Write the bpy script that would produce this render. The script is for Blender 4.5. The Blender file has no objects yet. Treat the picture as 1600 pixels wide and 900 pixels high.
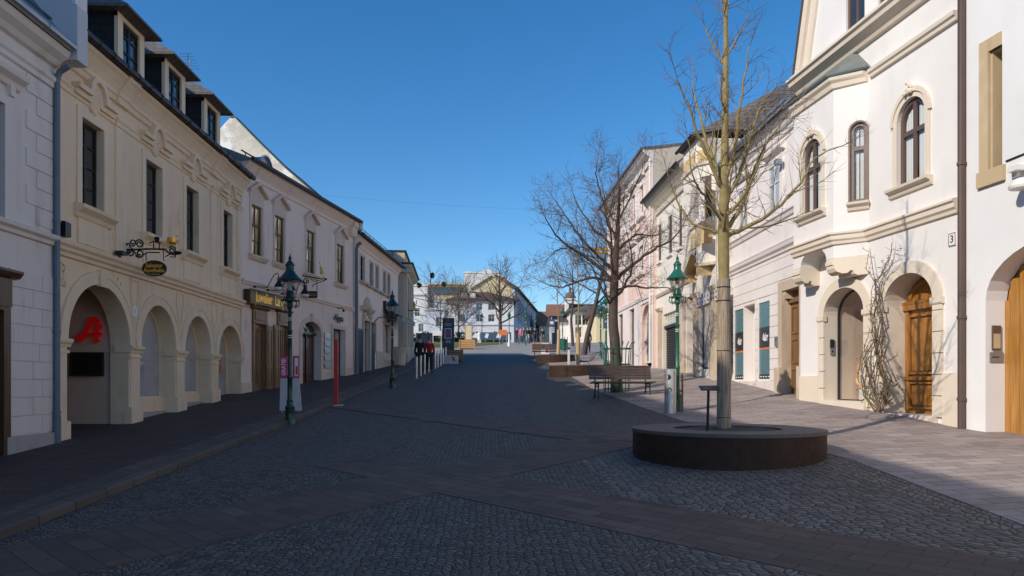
import bpy, bmesh, math, random
from mathutils import Vector, Matrix
from mathutils.geometry import tessellate_polygon
PI = math.pi
rad = math.radians
SC = bpy.context.scene
COL = SC.collection
# ------------------------------------------------------------------ camera model
FPX = 1130.0
TH = rad(1.67)
RT = (math.cos(TH), -math.sin(TH))
FW = (math.sin(TH), math.cos(TH))

def at(px, Y):
    """x,y of the point at street distance Y seen in photo column px"""
    t = (px - 800) / FPX
    dx, dy = FW[0] + t * RT[0], FW[1] + t * RT[1]
    return (dx / dy * Y, Y)

def depth(x, y):
    return x * FW[0] + y * FW[1]

def zat(x, y, py):
    return (600 - py) / FPX * depth(x, y)

def lerp(a, b, t): return a + (b - a) * t

def pl(tab, y):
    if y <= tab[0][0]: return tab[0][1]
    for (a, za), (b, zb) in zip(tab, tab[1:]):
        if y <= b: return lerp(za, zb, (y - a) / (b - a))
    return tab[-1][1]

# ground profiles (height relative to the eye) along the street
CEN = [(-12, -2.3), (0, -1.7), (5, -1.42), (10, -1.14), (15, -.86), (20, -.56), (26, -.2), (32, .27), (42, 1.02),
       (53, 2.12), (65, 3.2), (82, 4.7), (100, 5.3), (140, 5.9), (300, 6.3)]
LEF = [(-12, -2.6), (0, -1.95), (5, -1.63), (10, -1.3), (13.5, -1.07), (16.2, -.89), (18.6, -.72), (21.2, -.52), (23.7, -.28),
       (28, .05), (32, .42), (40, 1.12), (53, 2.2), (65, 3.25), (82, 4.7), (100, 5.3), (140, 5.9), (300, 6.3)]
RIG = [(-12, -1.95), (0, -1.4), (5, -1.19), (10, -.95), (12.9, -.776), (14, -.65), (16, -.52), (18.3, -.39), (20.6, -.16),
       (24, .14), (27, .42), (33, .8), (41, 1.27), (53, 2.2), (65, 3.25), (82, 4.7), (100, 5.3), (140, 5.9), (300, 6.3)]
KX = -4.24          # gutter line of the left kerb
KH = .09

def gz(x, y):
    c = pl(CEN, y)
    if x < KX - .001:
        k = min(1, (KX - x) / (8 + KX))
        f = max(0, min(1, (52 - y) / 4))
        return lerp(c + KH * f, pl(LEF, y), k)
    if x <= 2.8: return c
    return lerp(c, pl(RIG, y), min(1, (x - 2.8) / 5.2))

# ------------------------------------------------------------------ mesh builder
class MB:
    def __init__(s): s.v = []; s.f = []; s.sm = []
    def add(s, vs, fs, smooth=False):
        o = len(s.v); s.v += [tuple(p) for p in vs]
        for f in fs: s.f.append(tuple(i + o for i in f)); s.sm.append(smooth)
    def quad(s, a, b, c, d): s.add([a, b, c, d], [(0, 1, 2, 3)])
    def box8(s, p):
        s.add(p, [(0, 3, 2, 1), (4, 5, 6, 7), (0, 1, 5, 4), (1, 2, 6, 5), (2, 3, 7, 6), (3, 0, 4, 7)])
    def box(s, x0, x1, y0, y1, z0, z1):
        s.box8([(x0, y0, z0), (x1, y0, z0), (x1, y1, z0), (x0, y1, z0), (x0, y0, z1), (x1, y0, z1), (x1, y1, z1), (x0, y1, z1)])
    def bbox(s, x0, x1, y0, y1, z0, z1, b=.01):
        """box with chamfered vertical and top edges"""
        def ringp(e, z): return [(x0 + e, y0 + b - b * 0 + 0, z)]
        pts = []
        for z, e in ((z0, 0), (z1 - b, 0), (z1, b)):
            a0, a1, c0, c1 = x0 + e, x1 - e, y0 + e, y1 - e
            pts.append([(a0 + b, c0, z), (a1 - b, c0, z), (a1, c0 + b, z), (a1, c1 - b, z), (a1 - b, c1, z), (a0 + b, c1, z), (a0, c1 - b, z), (a0, c0 + b, z)])
        s.loft(pts)
    def loft(s, rings, cap=True, smooth=False):
        n = len(rings[0]); vs = [p for r in rings for p in r]; fs = []
        for k in range(len(rings) - 1):
            for i in range(n):
                j = (i + 1) % n
                fs.append((k * n + i, k * n + j, (k + 1) * n + j, (k + 1) * n + i))
        s.add(vs, fs, smooth)
        if cap:
            o = len(s.v) - len(vs)
            s.f.append(tuple(o + i for i in reversed(range(n)))); s.sm.append(False)
            s.f.append(tuple(o + (len(rings) - 1) * n + i for i in range(n))); s.sm.append(False)
    def tube(s, pts, r, seg=8, cap=True, smooth=True):
        pts = [Vector(p) for p in pts]; n = len(pts)
        rr = r if isinstance(r, (list, tuple)) else [r] * n
        t = (pts[1] - pts[0]).normalized()
        u = t.cross(Vector((0, 0, 1)) if abs(t.z) < .9 else Vector((1, 0, 0))).normalized()
        rings = []
        for i in range(n):
            t2 = (pts[min(i + 1, n - 1)] - pts[max(i - 1, 0)])
            if t2.length < 1e-9: t2 = t
            t2.normalize()
            u = (u - t2 * u.dot(t2))
            if u.length < 1e-6: u = t2.orthogonal()
            u.normalize(); w = t2.cross(u)
            rings.append([pts[i] + (u * math.cos(2 * PI * k / seg) + w * math.sin(2 * PI * k / seg)) * rr[i] for k in range(seg)])
        s.loft(rings, cap, smooth)
    def lathe(s, prof, c=(0, 0, 0), seg=20, smooth=True, rot=0.0, cap=True):
        rings = [[(c[0] + r * math.cos(2 * PI * k / seg + rot), c[1] + r * math.sin(2 * PI * k / seg + rot), c[2] + z) for k in range(seg)] for r, z in prof]
        s.loft(rings, cap, smooth)
    def ball(s, c, r, seg=8, sx=1, sy=1, sz=1):
        rings = []
        m = max(4, seg // 2 + 1)
        for i in range(m + 1):
            a = -PI / 2 + PI * i / m; q = max(.02, math.cos(a))
            rings.append([(c[0] + sx * r * q * math.cos(2 * PI * k / seg), c[1] + sy * r * q * math.sin(2 * PI * k / seg), c[2] + sz * r * math.sin(a)) for k in range(seg)])
        s.loft(rings, True, True)
    def build_each(s, name, m, parent, gap=.03):
        """one object for every group of touching pieces"""
        par = list(range(len(s.v)))
        def find(i):
            while par[i] != i: par[i] = par[par[i]]; i = par[i]
            return i
        for f in s.f:
            for i in f[1:]: par[find(i)] = find(f[0])
        comp = {}
        for k, f in enumerate(s.f): comp.setdefault(find(f[0]), []).append(k)
        items = []
        for ks in comp.values():
            P = [s.v[i] for k in ks for i in s.f[k]]
            items.append([[min(p[a] for p in P) - gap / 2 for a in range(3)], [max(p[a] for p in P) + gap / 2 for a in range(3)], ks])
        merged = True
        while merged:
            merged = False
            for i in range(len(items)):
                for j in range(i + 1, len(items)):
                    A, B = items[i], items[j]
                    if all(A[0][a] <= B[1][a] and B[0][a] <= A[1][a] for a in range(3)):
                        items[i] = [[min(A[0][a], B[0][a]) for a in range(3)], [max(A[1][a], B[1][a]) for a in range(3)], A[2] + B[2]]; items.pop(j); merged = True; break
                if merged: break
        out = []
        for lo, hi, ks in items:
            q = MB(); ix = {}
            for k in sorted(ks):
                g = []
                for i in s.f[k]:
                    if i not in ix: ix[i] = len(q.v); q.v.append(s.v[i])
                    g.append(ix[i])
                q.f.append(tuple(g)); q.sm.append(s.sm[k])
            out.append(q.build(name, m, parent))
        return out
    def build(s, name, m, parent=None, angle=35):
        me = bpy.data.meshes.new(name)
        off = Vector((0, 0, 0)); p = parent
        while p is not None: off += Vector(p.location); p = p.parent
        me.from_pydata([tuple(Vector(v) - off) for v in s.v], [], s.f)
        if any(s.sm):
            me.polygons.foreach_set('use_smooth', s.sm); me.set_sharp_from_angle(angle=rad(angle))
        me.validate(); me.update()
        for mm in (m if isinstance(m, (list, tuple)) else [m]): me.materials.append(mm)
        o = bpy.data.objects.new(name, me); COL.objects.link(o)
        o.parent = parent
        return o

def thing(name, label, cat, loc, group=None, rz=0):
    o = bpy.data.objects.new(name, None); COL.objects.link(o)
    o.location = loc; o.rotation_euler = (0, 0, rz); o.empty_display_size = .2
    o['label'] = label; o['category'] = cat
    if group: o['group'] = group
    return o

def tag(o, label, cat, group=None):
    o['label'] = label; o['category'] = cat
    if group: o['group'] = group
    return o

def struct(o, kind='structure'):
    o['kind'] = kind; return o

def dup(root, loc, rz, label=None, group=None):
    r = root.copy(); COL.objects.link(r); r.location = loc; r.rotation_euler = (0, 0, rz)
    if label: r['label'] = label
    if group: r['group'] = group
    for ch in list(root.children):
        c = ch.copy(); COL.objects.link(c); c.parent = r
        for g in list(ch.children):
            d = g.copy(); COL.objects.link(d); d.parent = c
    return r

# ------------------------------------------------------------------ facades: s along, z up, n outwards
class Fac:
    def __init__(f, ox, oy, dx, dy, left):
        l = math.hypot(dx, dy); f.o = (ox, oy); f.d = (dx / l, dy / l)
        f.n = (f.d[1], -f.d[0]) if left else (-f.d[1], f.d[0])
        f.rd = 1 if left else -1           # reading direction along s
    def P(f, s, z, n=0):
        return (f.o[0] + f.d[0] * s + f.n[0] * n, f.o[1] + f.d[1] * s + f.n[1] * n, z)
    def s(f, px, n=0):
        t = (px - 800) / FPX
        ax, ay = FW[0] + t * RT[0], FW[1] + t * RT[1]
        bx, by = f.o[0] + f.n[0] * n, f.o[1] + f.n[1] * n
        return -(bx * ay - by * ax) / (f.d[0] * ay - f.d[1] * ax)
    def z(f, s, py, n=0):
        p = f.P(s, 0, n); return (600 - py) / FPX * depth(p[0], p[1])
    def q(f, px, py, n=0):
        s = f.s(px, n); return (s, f.z(s, py, n))
    def box(f, mb, s0, s1, z0, z1, n0, n1):
        P = f.P
        mb.box8([P(s0, z0, n0), P(s1, z0, n0), P(s1, z0, n1), P(s0, z0, n1), P(s0, z1, n0), P(s1, z1, n0), P(s1, z1, n1), P(s0, z1, n1)])
    def extr(f, mb, prof, s0, s1, smooth=False):
        mb.loft([[f.P(s0, z, n) for n, z in prof], [f.P(s1, z, n) for n, z in prof]], True, smooth)
    def poly(f, mb, pts, n):
        tr = tessellate_polygon([[Vector((a, b, 0)) for a, b in pts]])
        mb.add([f.P(a, b, n) for a, b in pts], [tuple(t)[::f.rd] for t in tr])
    def plate(f, mb, pts, n0, n1):
        f.poly(mb, pts, n1); f.strip(mb, pts, n0, n1)
    def strip(f, mb, pts, n0, n1, closed=True):
        m = len(pts)
        for i in range(m if closed else m - 1):
            a, b = pts[i], pts[(i + 1) % m]
            mb.quad(f.P(*a, n0), f.P(*b, n0), f.P(*b, n1), f.P(*a, n1))
    def wall(f, mb, outline, holes, n=0):
        """front face with openings; holes = [(points, depth)]"""
        loops = [outline] + [h[0] for h in holes]
        flat = [p for l in loops for p in l]
        tr = tessellate_polygon([[Vector((a, b, 0)) for a, b in l] for l in loops])
        mb.add([f.P(a, b, n) for a, b in flat], [tuple(t)[::f.rd] for t in tr])
        for pts, dp in holes:
            if dp: f.strip(mb, pts, n, n - dp)
    def shell(f, mb, s0, s1, z0, z1, n0, n1):
        """sides and back of a building behind its front wall"""
        P = f.P
        mb.quad(P(s0, z0, n0), P(s0, z0, n1), P(s0, z1, n1), P(s0, z1, n0))
        mb.quad(P(s1, z0, n0), P(s1, z0, n1), P(s1, z1, n1), P(s1, z1, n0))
        mb.quad(P(s0, z0, n1), P(s1, z0, n1), P(s1, z1, n1), P(s0, z1, n1))
        mb.quad(P(s0, z1 - .01, n0), P(s1, z1 - .01, n0), P(s1, z1 - .01, n1), P(s0, z1 - .01, n1))
    def ring(f, mb, outer, inner, n0, n1, closed=True):
        m = len(outer)
        for i in range(m if closed else m - 1):
            j = (i + 1) % m
            mb.quad(f.P(*outer[i], n1), f.P(*outer[j], n1), f.P(*inner[j], n1), f.P(*inner[i], n1))
        f.strip(mb, outer, n0, n1, closed); f.strip(mb, inner, n0, n1, closed)
        if not closed:
            for k in (0, -1): mb.quad(f.P(*outer[k], n0), f.P(*inner[k], n0), f.P(*inner[k], n1), f.P(*outer[k], n1))

def rectp(s0, s1, z0, z1): return [(s0, z0), (s1, z0), (s1, z1), (s0, z1)]

def archp(s0, s1, zb, zs, rise, k=16):
    m, r = (s0 + s1) / 2, (s1 - s0) / 2
    return [(s0, zb), (s1, zb)] + [(m + r * math.cos(PI * i / k), zs + rise * math.sin(PI * i / k)) for i in range(k + 1)]

def openarch(s0, s1, zb, zs, rise, k=16):
    p = archp(s0, s1, zb, zs, rise, k); return p[1:] + [p[0]]

def outl(w, e=0):
    """outline of an opening spec ('r',s0,s1,z0,z1) or ('a',s0,s1,zb,zs,rise), shrunk by e"""
    if w[0] == 'r': return rectp(w[1] + e, w[2] - e, w[3] + e, w[4] - e)
    return archp(w[1] + e, w[2] - e, w[3] + e, w[4], w[5] - e)

def window(f, par, w, n, fw, vs, hs, fm, gm, bar=.03, name='window', dp=.05, tilt=0.0):
    """frame with glazing bars (one part) and its pane (sub-part); vs, hs = fractions across and up"""
    mb = MB(); f.ring(mb, outl(w), outl(w, fw), n - dp, n)
    s0, s1, zb = w[1], w[2], w[3]
    zt = w[4] if w[0] == 'r' else w[4] + w[5]
    def top(s):
        if w[0] == 'r': return zt
        u = (s - (s0 + s1) / 2) / ((s1 - s0) / 2); return w[4] + w[5] * math.sqrt(max(0, 1 - u * u))
    def half(z):
        if w[0] == 'r' or z <= w[4]: return (s1 - s0) / 2
        return (s1 - s0) / 2 * math.sqrt(max(0, 1 - ((z - w[4]) / w[5]) ** 2))
    for v in vs:
        b = bar
        if isinstance(v, tuple): v, b = v
        s = lerp(s0, s1, v); f.box(mb, s - b / 2, s + b / 2, zb + fw * .6, top(s) - fw * .6, n - dp * .8, n - .006)
    for h in hs:
        b = bar
        if isinstance(h, tuple): h, b = h
        z = lerp(zb, zt, h); hw = half(z); m = (s0 + s1) / 2
        f.box(mb, m - hw + fw * .5, m + hw - fw * .5, z - b / 2, z + b / 2, n - dp * .8, n - .003)
    o = mb.build(name, fm, par)
    pb = MB(); f.poly(pb, outl(w, fw * .5), n - dp * .6 - abs(tilt) * (zt - zb) / 2)
    if tilt:
        for i, (x, y, z) in enumerate(pb.v): k = tilt * (z - (zb + zt) / 2); pb.v[i] = (x + f.n[0] * k, y + f.n[1] * k, z)
    pb.build('pane', gm, o)
    return o

def text_geo(body, size, extrude=.004, shear=0.0, bold=0.0):
    cu = bpy.data.curves.new('writing', 'FONT'); cu.body = body; cu.size = size; cu.extrude = extrude
    cu.align_x = 'CENTER'; cu.align_y = 'CENTER'; cu.shear = shear; cu.offset = bold; cu.resolution_u = 3
    ob = bpy.data.objects.new('writing', cu); COL.objects.link(ob)
    dg = bpy.context.evaluated_depsgraph_get()
    me = bpy.data.meshes.new_from_object(ob.evaluated_get(dg))
    vs = [tuple(v.co) for v in me.vertices]; fs = [tuple(p.vertices) for p in me.polygons]
    bpy.data.objects.remove(ob); bpy.data.curves.remove(cu); bpy.data.meshes.remove(me)
    return vs, fs

def ftext(f, mb, body, s, z, n, size, extrude=.004, sx=1.0, **k):
    vs, fs = text_geo(body, size, extrude, **k)
    mb.add([f.P(s + f.rd * x * sx, z + y, n + d) for x, y, d in vs], fs)

# ------------------------------------------------------------------ materials
def new_mat(name):
    m = bpy.data.materials.new(name); m.use_nodes = True
    nt = m.node_tree; b = nt.nodes['Principled BSDF']
    return m, nt, b

class NT:
    def __init__(s, nt): s.nt = nt; s.L = nt.links
    def n(s, t, **k):
        o = s.nt.nodes.new(t)
        for a, v in k.items(): setattr(o, a, v)
        return o
    def con(s, a, b): s.L.new(a, b)
    def pos(s): return s.n('ShaderNodeNewGeometry').outputs['Position']
    def obj(s): return s.n('ShaderNodeTexCoord').outputs['Object']
    def mapp(s, v, scale=(1, 1, 1), rot=(0, 0, 0), loc=(0, 0, 0)):
        m = s.n('ShaderNodeMapping'); s.con(v, m.inputs['Vector'])
        m.inputs['Scale'].default_value = scale; m.inputs['Rotation'].default_value = rot; m.inputs['Location'].default_value = loc
        return m.outputs[0]
    def noise(s, v, scale=1, det=4, rough=.55):
        m = s.n('ShaderNodeTexNoise'); s.con(v, m.inputs['Vector'])
        m.inputs['Scale'].default_value = scale; m.inputs['Detail'].default_value = det; m.inputs['Roughness'].default_value = rough
        return m.outputs['Fac']
    def rng(s, v, a, b, c=0.0, d=1.0):
        m = s.n('ShaderNodeMapRange'); s.con(v, m.inputs[0])
        for i, x in enumerate((a, b, c, d)): m.inputs[i + 1].default_value = x
        return m.outputs[0]
    def math(s, op, a, b=None, c=None):
        m = s.n('ShaderNodeMath', operation=op)
        for i, x in enumerate((a, b, c)):
            if x is None: continue
            if isinstance(x, (int, float)): m.inputs[i].default_value = x
            else: s.con(x, m.inputs[i])
        return m.outputs[0]
    def mix(s, fac, a, b, blend='MIX'):
        m = s.n('ShaderNodeMix', data_type='RGBA', blend_type=blend)
        for k, x in ((0, fac), (6, a), (7, b)):
            if isinstance(x, (int, float)): m.inputs[k].default_value = x
            elif isinstance(x, (tuple, list)): m.inputs[k].default_value = (*x, 1)[:4]
            else: s.con(x, m.inputs[k])
        return m.outputs[2]
    def ramp(s, v, stops):
        m = s.n('ShaderNodeValToRGB'); s.con(v, m.inputs[0]); e = m.color_ramp.elements
        while len(e) < len(stops): e.new(.5)
        for i, (p, c) in enumerate(stops): e[i].position = p; e[i].color = (*c, 1)
        return m.outputs[0]
    def bump(s, h, strength, dist, b, chain=None):
        m = s.n('ShaderNodeBump'); m.inputs['Strength'].default_value = strength; m.inputs['Distance'].default_value = dist
        s.con(h, m.inputs['Height'])
        if chain is not None: s.con(chain, m.inputs['Normal'])
        s.con(m.outputs[0], b.inputs['Normal']); return m.outputs[0]
    def sep(s, v):
        m = s.n('ShaderNodeSeparateXYZ'); s.con(v, m.inputs[0]); return m.outputs
    def comb(s, x, y, z=0.0):
        m = s.n('ShaderNodeCombineXYZ')
        for i, q in enumerate((x, y, z)):
            if isinstance(q, (int, float)): m.inputs[i].default_value = q
            else: s.con(q, m.inputs[i])
        return m.outputs[0]

def simple(name, col, rough=.6, metal=0.0, var=.12, vs=6, bump=0.0, bs=40, coat=0.0):
    m, nt, b = new_mat(name); t = NT(nt); p = t.obj()
    f = t.noise(p, vs, 4)
    c = t.mix(f, tuple(x * (1 - var) for x in col), tuple(min(1, x * (1 + var)) for x in col))
    t.con(c, b.inputs['Base Color']); b.inputs['Roughness'].default_value = rough; b.inputs['Metallic'].default_value = metal
    if coat: b.inputs['Coat Weight'].default_value = coat
    r = t.rng(t.noise(p, vs * 3, 3), .3, .7, max(0, rough - .1), min(1, rough + .1)); t.con(r, b.inputs['Roughness'])
    if bump: t.bump(t.noise(p, bs, 5), bump, .01, b)
    return m

def plaster(name, col, dirt=(.5, .45, .38), amount=.25, rough=.85, patch=0.0, patchcol=(.7, .65, .6)):
    m, nt, b = new_mat(name); t = NT(nt); p = t.pos()
    big = t.noise(p, .45, 5, .6)
    c = t.mix(t.rng(big, .3, .7), tuple(x * .91 for x in col), tuple(min(1, x * 1.04) for x in col))
    streak = t.noise(t.mapp(p, (2.2, 2.2, .22)), 1.6, 5, .6)
    blot = t.noise(p, 1.9, 6, .65)
    f = t.math('MULTIPLY', t.rng(streak, .5, .8), t.rng(blot, .4, .7))
    f = t.math('MULTIPLY', f, amount * 2.2)
    c = t.mix(f, c, tuple(a * d * 1.1 for a, d in zip(col, dirt)))
    if patch:
        g = t.rng(t.noise(p, .9, 6, .6), .52, .58); g = t.math('MULTIPLY', g, patch); c = t.mix(g, c, patchcol)
    t.con(c, b.inputs['Base Color']); b.inputs['Roughness'].default_value = rough
    b.inputs['Specular IOR Level'].default_value = .25
    h = t.math('ADD', t.noise(p, 34, 5, .6), t.math('MULTIPLY', t.noise(p, 2.2, 3), 1.6))
    t.bump(h, .14, .012, b)
    return m

def wood(name, col, dark, scale=1.0, plank=0.0, axis=2, rough=.45, coat=.15):
    m, nt, b = new_mat(name); t = NT(nt); p = t.pos()
    sc = [14 * scale] * 3; sc[axis] = 1.1 * scale
    g = t.noise(t.mapp(p, tuple(sc)), 1.0, 6, .65)
    g2 = t.noise(t.mapp(p, tuple(x * .25 for x in sc)), 1.0, 3)
    f = t.rng(t.math('ADD', t.math('MULTIPLY', g, .65), t.math('MULTIPLY', g2, .35)), .33, .66)
    c = t.mix(f, dark, col); t.con(c, b.inputs['Base Color'])
    b.inputs['Roughness'].default_value = rough; b.inputs['Coat Weight'].default_value = coat
    t.bump(g, .15, .004, b)
    return m

def glass_dark(name, col=(.015, .018, .022), ior=1.9, wave=.025, rough=.015):
    m, nt, b = new_mat(name); t = NT(nt); p = t.pos()
    t.con(t.mix(t.noise(p, 1.2, 2), tuple(x * .6 for x in col), tuple(x * 1.4 for x in col)), b.inputs['Base Color'])
    b.inputs['Roughness'].default_value = rough; b.inputs['IOR'].default_value = ior
    t.bump(t.noise(p, 1.7, 2), wave, .3, b)
    return m

def glass_thin(name, tint=(.93, .95, .95), ior=1.55):
    m = bpy.data.materials.new(name); m.use_nodes = True; nt = m.node_tree
    for n in list(nt.nodes): nt.nodes.remove(n)
    t = NT(nt); out = t.n('ShaderNodeOutputMaterial'); mix = t.n('ShaderNodeMixShader')
    tr = t.n('ShaderNodeBsdfTransparent'); tr.inputs[0].default_value = (*tint, 1)
    gl = t.n('ShaderNodeBsdfGlossy'); gl.inputs['Roughness'].default_value = .02
    fr = t.n('ShaderNodeLayerWeight'); fr.inputs['Blend'].default_value = .5; f5 = t.math('POWER', fr.outputs['Facing'], 4.0)
    bp = t.n('ShaderNodeBump'); bp.inputs['Strength'].default_value = .02; bp.inputs['Distance'].default_value = .3
    t.con(t.noise(t.pos(), 1.7, 2), bp.inputs['Height']); t.con(bp.outputs[0], gl.inputs['Normal'])
    t.con(t.rng(f5, 0, 1, ((ior - 1) / (ior + 1)) ** 2 * 2, 1.0), mix.inputs[0]); t.con(tr.outputs[0], mix.inputs[1]); t.con(gl.outputs[0], mix.inputs[2])
    t.con(mix.outputs[0], out.inputs[0])
    return m

def roof_mat(name, c1, c2, rows=5.0, rough=.8):
    m, nt, b = new_mat(name); t = NT(nt); p = t.pos()
    x, y, z = t.sep(p)
    br = t.n('ShaderNodeTexBrick'); t.con(t.comb(t.math('ADD', x, y), z), br.inputs['Vector'])
    br.inputs['Scale'].default_value = 1; br.inputs['Brick Width'].default_value = .22; br.inputs['Row Height'].default_value = .17
    br.inputs['Mortar Size'].default_value = .014; br.inputs['Color1'].default_value = (*c1, 1); br.inputs['Color2'].default_value = (*c2, 1)
    br.inputs['Mortar'].default_value = tuple(v * .3 for v in c1) + (1,)
    c = t.mix(t.rng(t.noise(p, 1.3, 5), .35, .7), br.outputs['Color'], tuple(v * .6 for v in c2), 'MIX')
    t.con(c, b.inputs['Base Color']); b.inputs['Roughness'].default_value = rough
    t.bump(br.outputs['Fac'], -.5, .02, b)
    return m

def patched_plaster(name, base, bare, white):
    m, nt, b = new_mat(name); t = NT(nt); p = t.pos()
    f1 = t.rng(t.noise(p, .8, 7, .65), .47, .53); f2 = t.rng(t.noise(t.mapp(p, loc=(7, 3, 1)), .55, 6, .6), .55, .6)
    c = t.mix(f1, base, bare); c = t.mix(f2, c, white); t.con(c, b.inputs['Base Color']); b.inputs['Roughness'].default_value = .9
    t.bump(t.noise(p, 12, 6), .3, .02, b); return m

M = {}
M['grey_plaster'] = plaster('grey plaster', (.77, .70, .655), amount=.4, patch=.3, patchcol=(.68, .61, .57))
M['grey_stone'] = plaster('grey stone', (.42, .40, .39), amount=.7)
M['cream'] = plaster('cream plaster', (.88, .685, .475), amount=.5, patch=.3, patchcol=(.80, .62, .44))
M['cream_trim'] = plaster('cream trim', (.88, .70, .50), amount=.4)
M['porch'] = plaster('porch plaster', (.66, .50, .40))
M['rose_white'] = plaster('rose white plaster', (.90, .745, .645), amount=.4, patch=.25, patchcol=(.82, .68, .58))
M['rose_trim'] = plaster('rose white trim', (.76, .61, .51), amount=.45)
M['warm_white'] = plaster('warm white plaster', (.88, .745, .645), amount=.45, patch=.25, patchcol=(.8, .68, .59))
M['stone_trim'] = plaster('sandstone trim', (.62, .54, .44), amount=.6)
M['church'] = plaster('pale ashlar', (.66, .55, .40), amount=.4)
M['white'] = plaster('white lime plaster', (.81, .775, .745), amount=.12)
M['ivory'] = plaster('ivory stone', (.74, .645, .53), amount=.12)
M['white_b'] = plaster('bright white plaster', (.80, .785, .78), amount=.06)
M['pink_white'] = plaster('pinkish white plaster', (.80, .735, .705), amount=.3)
M['yellow'] = plaster('pale yellow plaster', (.80, .74, .645), amount=.3, patch=.6, patchcol=(.80, .75, .70))
M['ochre'] = plaster('ochre plaster', (.66, .48, .25), amount=.4)
M['pink'] = plaster('pink plaster', (.80, .60, .53), amount=.35)
M['beige_stone'] = plaster('beige sandstone', (.56, .45, .34), amount=.8, patch=.5, patchcol=(.62, .56, .5))
M['peeling'] = plaster('peeling plinth plaster', (.74, .68, .63), amount=.8, patch=.85, patchcol=(.56, .50, .44))
M['gold_stone'] = plaster('golden sandstone', (.56, .43, .27), amount=.8, patch=.35, patchcol=(.62, .53, .4))
M['firewall'] = plaster('pale firewall plaster', (.62, .63, .66), amount=.1)
M['gable'] = patched_plaster('patched gable plaster', (.62, .57, .49), (.52, .48, .42), (.78, .76, .72))
M['tile_dark'] = roof_mat('dark roof tile', (.06, .055, .055), (.10, .09, .085))
M['tile_brown'] = roof_mat('brown roof tile', (.12, .07, .055), (.17, .10, .075))
M['tile_grey'] = roof_mat('grey roof tile', (.14, .13, .125), (.20, .18, .17))
M['shingle'] = roof_mat('black shingle', (.022, .022, .025), (.035, .033, .035))
M['zinc'] = simple('zinc sheet', (.38, .41, .45), .42, .75, .15, 3)
M['zinc_blue'] = simple('blue painted sheet', (.075, .115, .16), .45, .2, .15, 2)
M['gutter_green'] = simple('weathered copper gutter', (.13, .155, .15), .5, .3, .2, 4)
M['patina'] = simple('grey green roof sheet', (.20, .21, .19), .6, .2, .3, 5)
M['pipe_blue'] = simple('blue grey pipe', (.12, .16, .22), .5, .2, .1, 3)
M['pipe_brown'] = simple('brown pipe', (.11, .07, .058), .5, .2, .12, 3)
M['gutter'] = simple('dark gutter', (.035, .033, .038), .5, .3)
M['black_iron'] = simple('black iron', (.012, .012, .013), .5, .4)
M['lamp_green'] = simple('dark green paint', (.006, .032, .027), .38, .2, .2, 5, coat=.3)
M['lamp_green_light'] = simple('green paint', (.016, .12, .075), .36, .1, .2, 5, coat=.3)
M['brown_frame'] = simple('brown window frame', (.125, .075, .058), .45)
M['dark_frame'] = simple('dark window frame', (.014, .012, .011), .5)
M['oak_frame'] = simple('oak window frame', (.12, .075, .035), .5)
M['white_paint'] = simple('white paint', (.72, .70, .66), .5)
M['steel'] = simple('brushed steel', (.62, .62, .62), .36, .75, .05, 3)
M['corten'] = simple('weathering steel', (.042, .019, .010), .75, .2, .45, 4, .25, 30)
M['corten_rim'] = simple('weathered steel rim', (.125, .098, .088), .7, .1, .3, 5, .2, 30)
M['gold'] = simple('gold leaf', (.75, .48, .10), .32, .9, .2, 30)
M['red'] = simple('red enamel', (.62, .012, .010), .35, 0, .1, 4, coat=.4)
_b = M['red'].node_tree.nodes['Principled BSDF']; _b.inputs['Emission Color'].default_value = (1, .012, .010, 1); _b.inputs['Emission Strength'].default_value = .05   # backlit pharmacy letter
M['red_post'] = simple('red paint', (.50, .022, .018), .5, 0, .2, 6)
M['pink_print'] = simple('pink print', (.50, .04, .14), .5)
M['white_print'] = simple('white print', (.78, .77, .78), .55)
M['grey_print'] = simple('pale grey print', (.5, .5, .52), .55, 0, .25, 8)
M['black'] = simple('black paint', (.01, .01, .011), .4)
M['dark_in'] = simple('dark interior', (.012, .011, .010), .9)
M['curtain'] = simple('white curtain', (.80, .79, .77), .9, 0, .06, 9)
M['glass'] = glass_dark('window glass', (.03, .034, .038), 2.0)
M['glass_shop'] = glass_dark('shop glass', (.40, .41, .42), 2.0, .008)
M['glass_warm_reflect'] = glass_dark('old window glass with painted warm reflection', (.86, .66, .34), 3.0, .010)  # cream base colour stands in for the sunlit facade reflected in the panes
M['thin_glass'] = glass_thin('clear glass')
M['lamp_glass'] = glass_thin('lantern glass', (.80, .80, .79), 1.5)
M['oak'] = wood('honey oak', (.52, .255, .055), (.27, .115, .02))
M['door_brown'] = wood('varnished brown door', (.46, .205, .042), (.20, .075, .014), rough=.35, coat=.4)
M['walnut'] = wood('dark walnut', (.11, .055, .026), (.045, .02, .010))
M['shop_wood'] = wood('old brown shop wood', (.27, .14, .055), (.12, .058, .022))
M['bench_wood'] = wood('weathered bench wood', (.085, .055, .042), (.038, .025, .02), axis=0)
M['crate_wood'] = wood('pale larch', (.62, .36, .15), (.42, .21, .08), axis=0)
M['crate_dark'] = wood('brown larch', (.26, .14, .06), (.15, .075, .03), axis=0)
M['reed'] = wood('reed mat wrap', (.46, .36, .25), (.15, .11, .08), 3.2, rough=.9, coat=0)
M['stake'] = wood('pale trunk wrap', (.62, .45, .27), (.42, .28, .15), 2.0, rough=.9, coat=0)
M['red_door'] = wood('dark red door', (.075, .02, .013), (.03, .008, .006))
M['teal'] = simple('teal window film', (.10, .195, .225), .3, 0, .05, 1)
M['charcoal_film'] = simple('charcoal film', (.035, .033, .036), .35)
M['orange_film'] = simple('orange film', (.75, .20, .045), .4)
M['bark_lichen'] = simple('lichen covered bark', (.28, .215, .09), .9, 0, .5, 9, .5, 25)
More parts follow.
